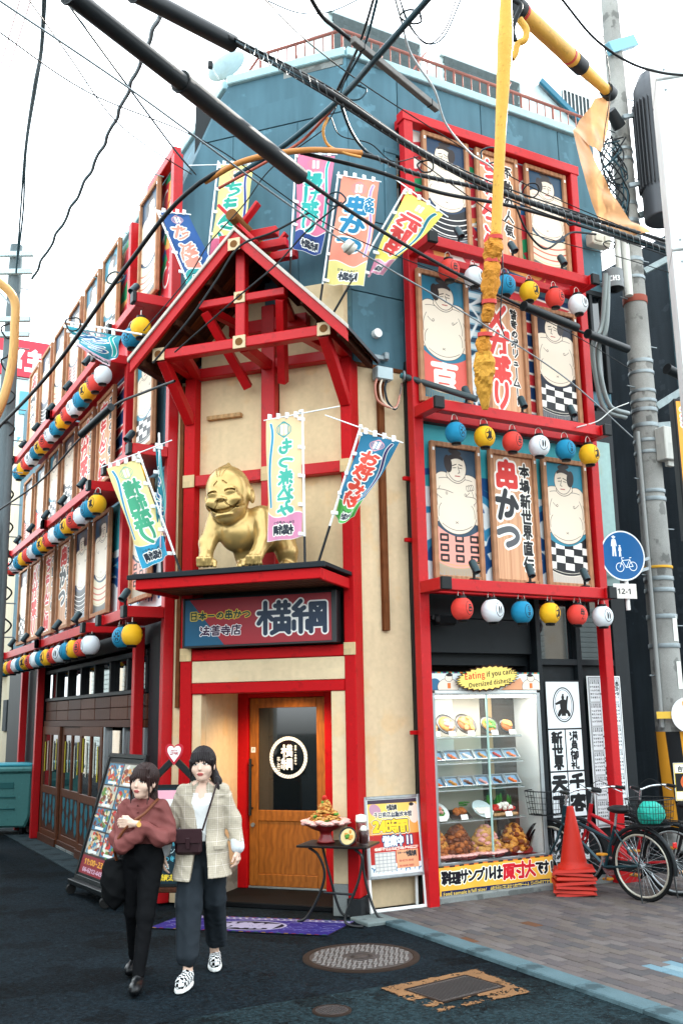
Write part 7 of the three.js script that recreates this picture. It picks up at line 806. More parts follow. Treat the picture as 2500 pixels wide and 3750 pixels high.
  for (const [pts, l, r, m] of [[[[1385, -20, 7], [1340, 150, 7.3], [1300, 230, 7.6], [1240, 330, 7.9]], 'pair of cables dropping past the parapet', 0.012, cableB], [[[1372, -20, 7.05], [1320, 150, 7.35], [1280, 240, 7.6], [1228, 350, 7.9], [1225, 395, 8]], 'other cable of the pair dropping past the parapet', 0.012, cableM], [[[1130, -20, 6.6], [1180, 60, 6.8], [1240, 110, 7], [1300, 160, 7.2]], 'black cable leading into the grey trunking', 0.016, cableM], [[[1445, -10, 6.8], [1470, 80, 7], [1500, 190, 7.3], [1590, 330, 7.8], [1630, 450, 8.2], [1720, 560, 8.7], [1815, 640, 9.2], [1822, 800, 9.3]], 'thin white cable wandering to the yellow sleeve', 0.009, M('#c9ced0', 0.5)], [[[1460, -10, 6.8], [1500, 90, 7], [1560, 160, 7.2], [1620, 140, 7.3], [1690, -10, 7.2]], 'slack blue black wire loop in the sky', 0.006, cableB], [[[960, -5, 6.5], [1100, 48, 6.8], [1200, 45, 6.9], [1330, -10, 7]], 'slack wire curving along the sky', 0.005, cableB], [[[1250, 390, 8], [1280, 470, 8.2], [1330, 545, 8.5], [1400, 590, 8.8]], 'blue black cable loop on the dark wall', 0.014, cableB], [[[1885, 750, 9.4], [1930, 850, 9.5], [1990, 910, 9.6], [2050, 880, 9.8], [2090, 852, 10], [2180, 858, 10.3]], 'slack black cable looping over the top row board', 0.011, cableM], [[[1822, 800, 9.2], [1835, 900, 9.2], [1840, 1000, 9.1], [1832, 1180, 9.1], [1845, 1230, 9.1]], 'thin black cord hanging along the yellow sleeve', 0.006, cableM], [[[1250, 740, 8.2], [1120, 850, 8.2], [1020, 960, 8.2], [880, 1080, 8.1], [640, 1290, 8.3]], 'thin black wire along the gable edge', 0.008, cableM], [[[1130, 780, 8.3], [1000, 850, 8.2], [880, 900, 8.1], [790, 1030, 8.05], [700, 1160, 8.0], [560, 1330, 8.0]], 'lead taped along the gable barge board', 0.01, cableM], [[[640, 1395, 8.4], [520, 1440, 9], [420, 1485, 9.6], [300, 1600, 10.4], [150, 1760, 11.6], [-20, 1880, 13]], 'tangled black wire crossing the lantern strings', 0.012, cableM], [[[2215, 1000, 10.9], [2200, 1200, 11], [2170, 1260, 11], [2180, 1380, 11.1], [2215, 1500, 11.2], [2290, 1530, 11.3]], 'grey conduit bowing across the wall to the pole', 0.03, M('#7e8788', 0.45, { metalness: 0.4 })], [[[2225, 1010, 10.95], [2215, 1210, 11], [2190, 1270, 11.05], [2200, 1390, 11.1], [2235, 1490, 11.2], [2300, 1515, 11.3]], 'second grey conduit beside the bowed one', 0.03, M('#7e8788', 0.45, { metalness: 0.4 })], [[[2110, 1565, 10.6], [2190, 1540, 10.9], [2240, 1500, 11.1], [2300, 1475, 11.3]], 'bundle of pale wires strung from frame to pole', 0.007, M('#b9bdbb', 0.5)]]) line('overhead_wire', l, pts, r, m);
  [[[[-20, 60], [200, 210], [480, 330], [760, 520], [1040, 640], [1300, 760], [1450, 850]], 6.2, 11.3, 'thin wire running under the stay wire'], [[[60, -10], [160, 130], [250, 260], [330, 330], [440, 400]], 6.5, 9.3, 'thin wire slanting to the wall hook'], [[[600, -10], [700, 90], [830, 190], [1000, 300], [1200, 420], [1450, 530], [1600, 590]], 6.2, 11, 'thin wire crossing the parapet above the heavy bundle'], [[[860, -10], [830, 90], [790, 190], [770, 250], [740, 300]], 7, 8.4, 'short drop wire before the parapet corner'], [[[915, -10], [940, 60], [985, 100], [1020, 70], [1050, -10]], 7, 7, 'slack loop of thin wire against the sky'], [[[740, 300], [620, 390], [560, 470], [480, 560], [430, 640], [330, 760]], 8.3, 8.2, 'thin wire drooping along the gable slope'], [[[760, 270], [780, 310], [850, 330], [900, 370], [960, 360]], 8.2, 9, 'short cable hop on the dark wall'], [[[950, 360], [1060, 440], [1180, 520], [1300, 560], [1420, 590], [1580, 640]], 9, 11.3, 'thin wire under the second cable'], [[[1380, 60], [1400, 200], [1385, 330], [1395, 480], [1440, 560]], 11.2, 11.2, 'thin cable hanging down the concrete pole']].forEach(([p, d0, d1, l]) => line('overhead_wire', l, D(p.map(([x, y], i) => [x, y, d0 + (d1 - d0) * i / (p.length - 1)])), 0.0055, cableM, 5));
  const lash = (label, pts, r, turns) => { const c = new THREE.CatmullRomCurve3(pts.map(([x, y, d]) => atDepth(x, y, d)), false, 'centripetal'), q = [], n = turns * 7; for (let k = 0; k <= n; k++) { const u = k / n, p = c.getPointAt(u), a = k / 7 * 6.283; q.push(p.addScaledVector(camU, Math.sin(a) * r).addScaledVector(fwd, Math.cos(a) * r)); } single('lashing_wire', tube(q, 0.0035, n * 2, 4), steel, label, 'cable'); };
  lash('thin steel lashing wound round the heavy cable bundle', D([[560, 105, 6.2], [760, 215, 7.2], [950, 340, 8.2], [1150, 440, 9.3], [1400, 528, 10.4], [1560, 588, 11.1]]), 0.034, 60); lash('thin steel lashing wound round the arched cable', D([[860, 362, 8.6], [950, 398, 9], [1100, 432, 9.6], [1400, 515, 10.7], [1560, 563, 11.3]]), 0.028, 40);
  [[1505, 50, 6.9, 'beside the parapet corner'], [1300, 330, 7.9, 'on the steep bundle'], [1560, 600, 8.8, 'beside the topmost board'], [1795, 560, 9.1, 'over the hotpot board'], [1945, 690, 9.7, 'over the topmost robe print'], [2090, 800, 10.2, 'beside the meter box'], [2230, 890, 10.9, 'before the utility pole'], [420, 1010, 9.4, 'over the side street boards'], [270, 1180, 10, 'beside the crumpled banner'], [1230, 720, 8.2, 'over the pink banner']].forEach(([x, y, d, w], k) => { const c = atDepth(x, y, d), r = 0.06 + 0.03 * hash(k, 1, 31), q = []; for (let j = 0; j < 9; j++) { const a = j / 8 * 6.6 + k; q.push(c.clone().addScaledVector(camR, Math.cos(a) * r * (1 + 0.2 * Math.sin(j * 2))).addScaledVector(camU, Math.sin(a) * r * 0.8 - 0.02).addScaledVector(fwd, 0.02 * Math.sin(j))); } single('cable_loop', tube(q, 0.008, 40, 5), k % 2 ? cableB : cableM, `slack black cable loop ${w}`, 'cable', 'slack loops on the overhead lines'); });
  { const A = atDepth(1290, 145, 7.1), B = atDepth(1600, 400, 7.8), t = thing('cable_trunking', 'square grey cable trunking slanting over the parapet', 'cable trunking', A); mesh('channel', bar(V(0, 0, 0), B.clone().sub(A), 0.05, 0.055), M('#7a7672', 0.5, { map: TX.metal }), t); for (const u of [0.1, 0.9]) mesh('strap', bar(B.clone().sub(A).multiplyScalar(u), B.clone().sub(A).multiplyScalar(u + 0.012), 0.056, 0.061), cableM, t); }
  for (const [u, v, d] of [[690, 395, 9.2], [745, 345, 9.4]]) { }
  { const t = thing('cable_tangle', 'tangle of loose black cables hanging on the utility pole', 'cable tangle', V(8.72, 8.4, -8.25)); const g = []; for (let k = 0; k < 14; k++) { const p = []; for (let q = 0; q < 6; q++) p.push(V(-0.35 + hash(k, q, 21) * 0.5, 0.75 - q * 0.26 + (hash(k, q, 22) - 0.5) * 0.3, (hash(k, q, 23) - 0.5) * 0.2)); mesh('loose_cable', tube(p, 0.011, 24, 5), k % 3 ? cableM : cableB, t); } mesh('sleeve_end', [rod(V(0.1, 1.0, 0), V(-0.1, 1.15, 0.05), 0.09, 0.07, 14)], cableM, t); }
}
{ // yellow protective hoses and net
  const t = thing('cable_cover', 'yellow hanging cable sleeve with wrapped tail before the boards', 'cable cover', atDepth(1818, 860, 8.6)); const o = t.position.clone().negate(), P = (x, y, d) => atDepth(x, y, d).add(o);
  const prof = [[1852, -30, 40], [1848, 150, 58], [1842, 280, 50], [1832, 480, 40], [1822, 700, 40], [1815, 860, 38]], seg = []; for (let k = 0; k < prof.length - 1; k++) seg.push(rod(P(prof[k][0], prof[k][1], 8.6), P(prof[k + 1][0], prof[k + 1][1], 8.6), prof[k][2] / 2 * 8.6 / 3521, prof[k + 1][2] / 2 * 8.6 / 3521, 18)); mesh('sleeve', seg, yellowS, t);
  const wrapM = M('#cf8a34', 0.6, { map: TX.paint, bump: TX.soft, bumpScale: 0.02 }); const crump = (y0, y1, r0, r1, x0, x1, sd) => { const a = P(x0, y0, 8.55), b = P(x1, y1, 8.55), L = a.distanceTo(b), pts = []; const n = 16; for (let k = 0; k <= n; k++) { const u = k / n; pts.push([Math.max(0.01, (r0 + (r1 - r0) * u) * (0.75 + 0.5 * Math.sin(u * Math.PI)) * (1 + 0.03 * Math.sin(k * 2.1 + sd))), -u * L]); } const g = lathe(pts, 20), q = g.attributes.position; for (let i = 0; i < q.count; i++) { const an = Math.atan2(q.getZ(i), q.getX(i)), f = 1 + 0.5 * (vnoise(Math.cos(an) * 2.2 + 20 + sd, q.getY(i) * 22 + Math.sin(an) * 2.2 + 30, 997, 5) - 0.5) + 0.16 * Math.abs(Math.sin(an * 4 + q.getY(i) * 9 + sd)); q.setX(i, q.getX(i) * f); q.setZ(i, q.getZ(i) * f); } g.computeVertexNormals(); g.applyQuaternion(new THREE.Quaternion().setFromUnitVectors(V(0, -1, 0), b.clone().sub(a).normalize())).translate(a.x, a.y, a.z); return g; };
  mesh('wrapping', [crump(855, 960, 0.05, 0.075, 1815, 1800, 1)], wrapM, t); mesh('wrapping', [crump(950, 1110, 0.07, 0.05, 1802, 1790, 3)], wrapM, t); mesh('wrapping', [crump(1100, 1180, 0.045, 0.04, 1790, 1780, 5)], wrapM, t); mesh('wrapping', [crump(1205, 1300, 0.03, 0.06, 1768, 1770, 7)], wrapM, t); mesh('wrapping', [crump(1290, 1500, 0.085, 0.03, 1772, 1775, 9)], M('#d49a3e', 0.6, { map: TX.paint, bump: TX.soft, bumpScale: 0.02 }), t); for (const [x, y] of [[1812, 870], [1800, 955], [1790, 1105], [1775, 1225], [1775, 1395]]) mesh('red_tape', ring(0.06, 0.008, ...P(x, y, 8.55).toArray(), 20, 6).rotateX(0), M('#c2403a', 0.5), t).geometry = rod(P(x, y - 6, 8.55), P(x, y + 8, 8.55), 0.068, undefined, 16);
  const A = atDepth(1895, 30, 9.6), B = atDepth(2235, 345, 11.4), h = thing('cable_cover', 'yellow diagonal cable sleeve tied to the utility pole', 'cable cover', A), e = B.clone().sub(A); mesh('sleeve', [rod(V(0, 0, 0), e.clone().multiplyScalar(0.55), 0.085, 0.09, 18)], yellowS, h); mesh('sleeve', [rod(e.clone().multiplyScalar(0.64), e.clone().multiplyScalar(0.95), 0.075, 0.06, 18)], yellowS, h); for (const [a, b, r] of [[0.55, 0.645, 0.096], [0.94, 1, 0.085], [-0.04, 0.02, 0.1]]) mesh('black_band', rod(e.clone().multiplyScalar(a), e.clone().multiplyScalar(b), r, undefined, 18), cableM, h); for (const a of [0.03, 0.5]) mesh('red_tape', rod(e.clone().multiplyScalar(a), e.clone().multiplyScalar(a + 0.015), 0.094, undefined, 18), M('#c2403a', 0.5), h);
  line('hose', 'small yellow hose loop under the diagonal sleeve', [[1900, 70, 9.5], [1925, 110, 9.5], [1920, 145, 9.5], [1895, 160, 9.5], [1885, 195, 9.5], [1872, 215, 9.5]], 0.035, yellowS, 10); line('cable_loop', 'black cable loops at the top of the yellow sleeve', [[1880, 0, 9.4], [1905, 20, 9.4], [1890, 60, 9.4], [1875, 110, 9.4], [1885, 150, 9.4]], 0.025, cableM);
  const netM = M('#d49c66', 0.7, { physical: true, transmission: 0.35, side: THREE.DoubleSide, map: TX.fabric }); const nt = thing('safety_net', 'orange mesh net draped from the parapet to the utility pole', 'net', atDepth(2200, 700, 11.2)); const no = nt.position.clone().negate(), N = (x, y, d) => atDepth(x, y, d).add(no); const strip = (ps) => { const g = []; for (let k = 0; k < ps.length - 1; k++) { const c = [N(...ps[k][0]), N(...ps[k][1]), N(...ps[k + 1][1]), N(...ps[k + 1][0])], n = 8, at = (i, j) => { const p = c[0].clone().lerp(c[1], i / n).lerp(c[3].clone().lerp(c[2], i / n), j / n), w = vnoise(p.x * 7 + 40, p.y * 7 + p.z * 3 + 40, 991, 71) - 0.5; return p.addScaledVector(fwd, w * 0.16).addScaledVector(camR, w * 0.05); }; for (let i = 0; i < n; i++) for (let j = 0; j < n; j++) g.push(quad(at(i, j), at(i + 1, j), at(i + 1, j + 1), at(i, j + 1))); } const m = mergeVertices((() => { const q = merge(g); q.deleteAttribute('normal'); q.deleteAttribute('uv'); return q; })(), 1e-4); m.computeVertexNormals(); return uvm(clean(m)); };
  mesh('net_panel', strip([[[2180, 365, 11.3], [2235, 330, 11.5]], [[2120, 430, 11.1], [2225, 470, 11.4]], [[2095, 480, 10.9], [2200, 560, 11.2]]]), netM, nt); mesh('net_panel', strip([[[2096, 478, 10.88], [2150, 515, 11.1]], [[2125, 600, 10.9], [2175, 585, 11.15]], [[2165, 740, 11.0], [2230, 690, 11.1]], [[2210, 850, 11.0], [2310, 810, 11.05]], [[2270, 880, 10.95], [2385, 850, 11.0]]]), netM, nt);
}
{ // left pole and the houses beyond
  const p = atDepth(42, 1250, 15), b = V(p.x, 0, p.z), t = thing('utility_pole', 'grey utility pole with crossarms at the end of the side street', 'pole', b), cm = M('#7f8d92', 0.85, { map: TX.concrete }); mesh('shaft', rod(V(0, 0, 0), V(0, 9.2, 0), 0.17, 0.1, 20), cm, t);
  for (const y of [9.0, 8.7, 7.9, 7.65]) mesh('crossarm', bar(V(-0.9, y, 0.12).applyAxisAngle(V(0, 1, 0), -YAW), V(0.32, y, 0.12).applyAxisAngle(V(0, 1, 0), -YAW), 0.07, 0.08), M('#a9bcc0', 0.5, { metalness: 0.3 }), t); mesh('brace', [bar(V(-0.5, 8.7, 0.1).applyAxisAngle(V(0, 1, 0), -YAW), V(0, 8.1, 0.1), 0.03, 0.03), bar(V(-0.5, 7.65, 0.1).applyAxisAngle(V(0, 1, 0), -YAW), V(0, 7.1, 0.1), 0.03, 0.03)], steel, t); for (let k = 0; k < 12; k++) mesh('step_bolt', rod(V(0.1, 3 + k * 0.5, 0), V(0.28, 3 + k * 0.5, 0), 0.01), steel, t);
  const cv = [[-30, 1010, 14.2], [50, 1090, 14.3], [55, 1200, 14.3], [45, 1330, 14.3], [10, 1470, 14.2], [-30, 1560, 14.2]]; line('cable_cover', 'amber cable cover wrapped on the crossarmed pole', cv, 0.065, M('#d8a868', 0.55, { map: TX.paint, bump: TX.soft, bumpScale: 0.01 }), 10);
  for (let k = 0; k < 10; k++) { const y = 1180 + k * 120; line('cable_coil', `small cable coil on the crossarmed pole, ${ORD[k]} from its head`, [[30 - k * 2, y, 14.6], [60 - k * 2, y + 30, 14.6], [30 - k * 2, y + 60, 14.6], [5, y + 20, 14.6], [35 - k * 2, y + 5, 14.6]], 0.014, cableM, 5, 24).userData.group = 'coils on the crossarmed pole'; }
  const hb = (name, label, x0, x1, y1, z0, z1, m) => { const t2 = thing(name, label, 'building', V((x0 + x1) / 2, 0, (z0 + z1) / 2)); mesh('wall', boxAB(x0, x1, 0, y1, z0, z1, 0.02).translate(-t2.position.x, 0, -t2.position.z), m, t2); return t2; };
  const nb = hb('neighbour_building', 'cream rendered building beyond the restaurant in the side street', 3.42, 9, 7.6, -30, -19.35, M('#d9cdb4', 0.85, { map: TX.plaster })); mesh('awning_bar', box(0.1, 0.35, 6, -2.9, -0 + 2.9, 1.5), blackM, nb); mesh('vent', box(0.05, 0.6, 0.4, -2.8, 1.9, 4.6), M('#30363a', 0.6), nb); mesh('window', box(0.04, 1.2, 1.4, -2.8, 5.2, 2), darkGlass, nb);
  const A = onPlane(-400, 1250, V(0, 0, 1), -46), Bp = onPlane(330, 1250, V(0, 0, 1), -46); const y0 = onZ(60, 1373, -46).y, y1 = onZ(60, 1238, -46).y; const rb = thing('office_building', 'pale office block with a red rooftop sign far down the side street', 'building', V((A.x + Bp.x) / 2, 0, -46)); const W = Bp.x - A.x; mesh('wall', box(W, y0, 8, 0, y0 / 2, -4.2, 0.02), M('#cfe3e6', 0.6, { map: TX.plaster }), rb);
  for (let r = 0; r < 4; r++) for (let c = 0; c < 8; c++) mesh('window', box(W / 8 - 0.35, 1.15, 0.08, -W / 2 + (c + 0.5) * W / 8, y0 - 1.3 - r * 2.3, -0.18, 0.01), M('#4f98a8', 0.15), rb);
  const rt = canvasTex(768, 180, (g, w, h) => { g.fillStyle = '#cf4552'; g.fillRect(0, 0, w, h); jtext(g, '本住発', 330, 40, 108, [['#f2f2ee', 0.2]], { pitch: 1.28, cap: 'butt' }); }); mesh('roof_sign', box(W, y1 - y0, 0.4, 0, (y0 + y1) / 2, -0.3, 0.02), M('#c23f4c', 0.6), rb); mesh('sign_print', sheet(W, y1 - y0, 0, (y0 + y1) / 2, -0.09), printed(rt, 0.6), rb);
  const bn = thing('wheelie_bin', 'green wheeled refuse container against the side street wall', 'bin', V(2.98, 0, -17.0), -0.5), gm = M('#4f8886', 0.55, { map: TX.paint }); const bw = 0.95, bd = 0.62; mesh('body', ext(shp([[-bw / 2 + 0.08, 0.16], [bw / 2 - 0.08, 0.16], [bw / 2 - 0.02, 0.3], [bw / 2, 0.95], [-bw / 2, 0.95], [-bw / 2 + 0.02, 0.3]]), bd, 0.03).translate(0, 0, -bd / 2), gm, bn); mesh('lid', box(bw + 0.1, 0.1, bd + 0.12, 0, 1.02, 0, 0.04), gm, bn); mesh('lid_lip', box(bw + 0.04, 0.05, bd + 0.06, 0, 1.09, 0, 0.02), M('#2c8a9a', 0.5), bn); mesh('grip', box(0.34, 0.1, 0.02, 0.05, 0.78, bd / 2 + 0.03, 0.01), M('#2f5f60', 0.6), bn); for (const y of [0.6, 0.42]) mesh('rib', box(0.5, 0.025, 0.02, 0, y, bd / 2 + 0.035, 0.006), M('#2f5f60', 0.6), bn); for (const sx of [-1, 1]) for (const sz of [-1, 1]) mesh('wheel', cyl(0.07, 0.07, 0.05, 16).rotateZ(1.57).translate(sx * 0.34, 0.071, sz * 0.22), M('#1b1c1e', 0.7), bn);
}
{ // roof plant and neighbours seen over the parapet
  const lv = (label, c, zf, depth) => { const TL = onZ(...c[0], zf), TR = onZ(...c[1], zf), t = thing('plant_enclosure', label, 'enclosure', V((TL.x + TR.x) / 2, YT, zf)), w = TR.x - TL.x, h = (TL.y + TR.y) / 2 - YT; mesh('casing', box(w, h, depth, 0, h / 2, -depth / 2, 0.01), M('#c6dadb', 0.6, { map: TX.metal }), t); const n = 16; for (let k = 0; k < n; k++) mesh('louvre', box(w - 0.1, h / n * 0.8, 0.02, 0, (k + 0.5) * h / n, 0.012, 0.002).translate(0, -(k + 0.5) * h / n, 0).rotateX(0.35).translate(0, (k + 0.5) * h / n, 0.01), M('#5f6a6c', 0.6, { map: TX.metal }), t); mesh('trim', [box(w + 0.02, 0.04, 0.06, 0, h, 0.01), box(0.05, h, 0.06, w / 2, h / 2, 0.012)], M('#aebcbd', 0.5), t); };
  lv('grey louvred plant enclosure on the roof above the corner', [[1203, 44], [1536, 170]], -9.8, 1.6); lv('longer grey louvred enclosure on the roof over the boards', [[1609, 198], [1900, 314]], -9.8, 1.6);
  const p = atDepth(828, 240, 12.4), d = thing('satellite_dish', 'white satellite dish on the parapet above the side street', 'dish', p, -0.2); const tl = (g) => g.rotateX(Math.PI / 2 - 0.3).rotateY(-0.75); mesh('reflector', tl(lathe([[0, 0.07], [0.1, 0.06], [0.2, 0.03], [0.27, -0.01], [0.272, 0.0], [0.2, 0.04], [0.1, 0.07], [0, 0.08]], 36)), M('#8ea6aa', 0.5, { map: TX.plaster, side: THREE.DoubleSide }), d); mesh('arm', [rod(V(0.02, -0.05, 0.02), V(-0.02, -0.3, 0.0), 0.015), rod(V(-0.02, -0.3, 0), V(0.12, -0.32, -0.15), 0.02), rod(V(-0.1, -0.25, 0.05), V(-0.24, -0.28, 0.3), 0.01)], whitePl, d); mesh('feed_horn', box(0.06, 0.09, 0.06, -0.25, -0.26, 0.3), blackPl, d); mesh('bracket', [box(0.14, 0.16, 0.05, 0.04, 0, 0.03)], M('#9db3b5', 0.5), d);
  const ap = onZ(1966, 312, -15), el = onZ(1906, 352, -15), er = onZ(2112, 462, -15), g = thing('penthouse', 'white gabled roof house behind the parapet', 'building', V(ap.x, 7, -15)), o = g.position; mesh('wall', ext(shp([[el.x - o.x, 0], [er.x - o.x, 0], [er.x - o.x, er.y - o.y], [0, ap.y - o.y], [el.x - o.x, el.y - o.y]]), 4, 0.01).translate(0, 0, -4), M('#d3e4e6', 0.7, { map: TX.plaster }), g); const rw = er.clone().sub(ap); for (let k = 0; k < 9; k++) { const u = k / 9, a = ap.clone().addScaledVector(rw, u).sub(o), b2 = ap.clone().addScaledVector(rw, u + 0.125).sub(o); const q = quad(V(a.x, a.y + 0.06, 0.1), V(b2.x, b2.y + 0.09, 0.1), V(b2.x + 3, b2.y + 0.09, -6), V(a.x + 3, a.y + 0.06, -6)); mesh('tile_course', q, M(k % 2 ? '#a7a9aa' : '#98a0a3', 0.7, { map: TX.concrete, side: THREE.DoubleSide }), g); } mesh('barge_board', bar(ap.clone().sub(o).add(V(0, 0.05, 0.12)), er.clone().sub(o).add(V(0.05, 0.05, 0.12)), 0.06, 0.14), M('#2a6a80', 0.5), g);
  const c0 = onZ(1989, 262, -17), c1 = onZ(2156, 386, -17), ac = thing('rooftop_unit', 'pale rooftop unit with caged grille behind the gabled house', 'rooftop unit', V((c0.x + c1.x) / 2, 9.6, -17)), w = c1.x - c0.x, h = onZ(2070, 262, -17).y - 9.6; mesh('casing', box(w, h, 1.2, 0, h / 2, -0.6, 0.02), M('#d9e8ea', 0.6), ac); mesh('dark_grille', box(w * 0.6, h * 0.9, 0.05, w * 0.18, h * 0.48, 0.01), M('#3c4548', 0.6), ac); for (let k = 0; k <= 7; k++) mesh('cage_bar', rod(V(-w * 0.12 + k * w * 0.6 / 7, 0.03 * h, 0.05), V(-w * 0.12 + k * w * 0.6 / 7, 0.93 * h, 0.05), 0.014), whitePl, ac); for (let k = 0; k <= 9; k++) mesh('cage_bar', rod(V(-w * 0.12, 0.03 * h + k * h * 0.1, 0.05), V(w * 0.48, 0.03 * h + k * h * 0.1, 0.05), 0.014), whitePl, ac);
  const hb = thing('neighbour_building', 'dark grey building behind the utility pole', 'building', V(13.4, 0, -12)); mesh('wall', box(7.6, 8.3, 7, 0.35, 4.15, 0, 0.02), M('#55606a', 0.85, { map: TX.dark, bump: TX.grain, bumpScale: 0.003 }), hb); mesh('corner_pier', box(0.4, 8.2, 0.3, -3.4, 4.1, 3.6), M('#5d7a84', 0.7, { map: TX.dark }), hb); mesh('dark_bay', box(2.4, 3.4, 0.1, -1.9, 2.1, 3.53), M('#12171a', 0.3), hb); mesh('band', box(7.6, 0.3, 0.2, 0.35, 4.2, 3.56), M('#48555c', 0.7), hb); mesh('canopy', box(3, 0.25, 1, -0.8, 6.6, 3.9), M('#2d5f72', 0.5), hb);
  const bb = atDepth(2510, 1720, 10.6), sg = thing('vertical_sign', 'orange vertical sign with red characters beyond the utility pole', 'sign', V(bb.x, bb.y - 0.8, bb.z), -0.5); const vt = canvasTex(128, 512, (q) => { q.fillStyle = '#dd9a3c'; q.fillRect(0, 0, 128, 512); q.strokeStyle = '#1a1a1c'; q.lineWidth = 10; q.strokeRect(0, 0, 128, 512); jtext(q, '新串かつ', 22, 24, 84, [['#f4efe6', 0.3], ['#b5243a', 0.16]], { vertical: true, pitch: 1.3 }); }); mesh('cabinet', box(0.4, 1.6, 0.16, 0.1, 0.8, 0, 0.01), blackPl, sg); mesh('face', sheet(0.38, 1.56, 0.1, 0.8, 0.083), printed(vt, 0.4), sg);
  // prongs along the side street roof edge
  let rodN = 0;
  for (const [a, b] of [[[504, 616], [600, 648]], [[438, 729], [525, 756]], [[381, 829], [470, 856]], [[340, 911], [412, 934]], [[300, 1000], [362, 1020]]]) { const q = onX(b[0], b[1], 3.2), r = onZ(a[0], a[1], q.z); single('roof_rod', rod(q, r, 0.007), M('#8fb4b8', 0.5), `thin metal rod over the side street boards, ${ORD[rodN++]} from the gable`, 'rod', 'rods along the side street roof edge'); }
  // junction box and conduit on the rendered wall
  const jb = onZ(1405, 1368, -8.2), j = thing('junction_box', 'grey junction box with looped cables on the rendered wall', 'junction box', V(jb.x, jb.y, -8.23)); mesh('box', box(0.2, 0.14, 0.1, 0, 0, 0, 0.012), M('#9fb3b8', 0.5), j); mesh('lid', box(0.19, 0.13, 0.012, 0, 0, 0.056, 0.003), M('#b3c4c8', 0.5), j); [[-0.08, '#c98a78'], [-0.02, '#e0d0bc'], [0.04, '#23303a']].forEach(([x, c], k) => mesh('looped_cable', tube([V(x, -0.06, 0.02), V(x - 0.05, -0.18, 0.06), V(x - 0.01, -0.32, 0.05), V(0.12, -0.36 - k * 0.01, 0.04), V(0.2, -0.2, 0.02), V(0.24, -0.06, 0.0)], 0.012, 30, 6), M(c, 0.5), j));
  const c2 = onZ(1478, 1378, -8.16), c3 = onZ(1745, 1462, -7.55), cp = thing('wall_conduit', 'dark steel pipe sticking out past the middle wrestler board', 'pipe', c2); const e = c3.clone().sub(c2); mesh('pipe', rod(V(0, 0, 0), e, 0.034, undefined, 16), M('#3f4a4c', 0.5, { metalness: 0.4, map: TX.metal }), cp); mesh('collar', rod(e.clone().multiplyScalar(-0.04), e.clone().multiplyScalar(0.12), 0.03, undefined, 16), M('#2f6a70', 0.5), cp); mesh('strap', ring(0.05, 0.012, 0, 0, 0, 18, 6).rotateY(1.2), steel, cp);
  const sp = onZ(1630, 2270, -8.2), s2 = thing('wall_speaker', 'black wall speaker under the lowest beam', 'speaker', V(sp.x, sp.y, -8.22)); mesh('body', box(0.26, 0.11, 0.14, 0, 0, 0, 0.03), blackPl, s2); mesh('grille', box(0.2, 0.08, 0.01, 0, 0, 0.073, 0.003), M('#0c0e10', 0.8), s2); mesh('bracket', box(0.04, 0.05, 0.1, -0.14, 0.02, -0.03), blackMetal, s2);
}

{ // the other side of the streets, which the glass mirrors
  const wallM = M('#d6cfc2', 0.85, { map: TX.plaster }), shM = M('#9fb0b4', 0.5, { metalness: 0.2, map: TX.metal });
  const opp = (label, x0, x1, z0, z1, h, face) => { const t = thing('opposite_building', label, 'building', V((x0 + x1) / 2, 0, (z0 + z1) / 2)), o = t.position; mesh('wall', boxAB(x0, x1, 0, h, z0, z1, 0.02).translate(-o.x, 0, -o.z), wallM, t); const along = face === 'z' ? x1 - x0 : z1 - z0, n = Math.floor(along / 3.4); for (let k = 0; k < n; k++) { const c = (k + 0.5) * along / n - along / 2, g = []; for (let q = 0; q < 32; q++) g.push(box(2.7, 0.138, 0.06, 0, 0.12 + q * 0.15, 0, 0.02)); const s = merge(g); if (face === 'z') s.rotateY(Math.PI).translate(c, 0, z0 - o.z - 0.03); else s.rotateY(Math.PI / 2).translate(x1 - o.x + 0.03, 0, c); const m = mesh('roller_shutter', s, shM, t); m.userData.kind = 'stuff'; } };
  opp('shuttered shop row across the main street', 1.5, 26, 5.2, 10, 5.2, 'z'); opp('shuttered shop row across the junction', -16, -1.2, 7.5, 12, 5.2, 'z'); opp('shuttered shop row across the side street', -12, -1.8, -34, -7.5, 5.0, 'x');
}
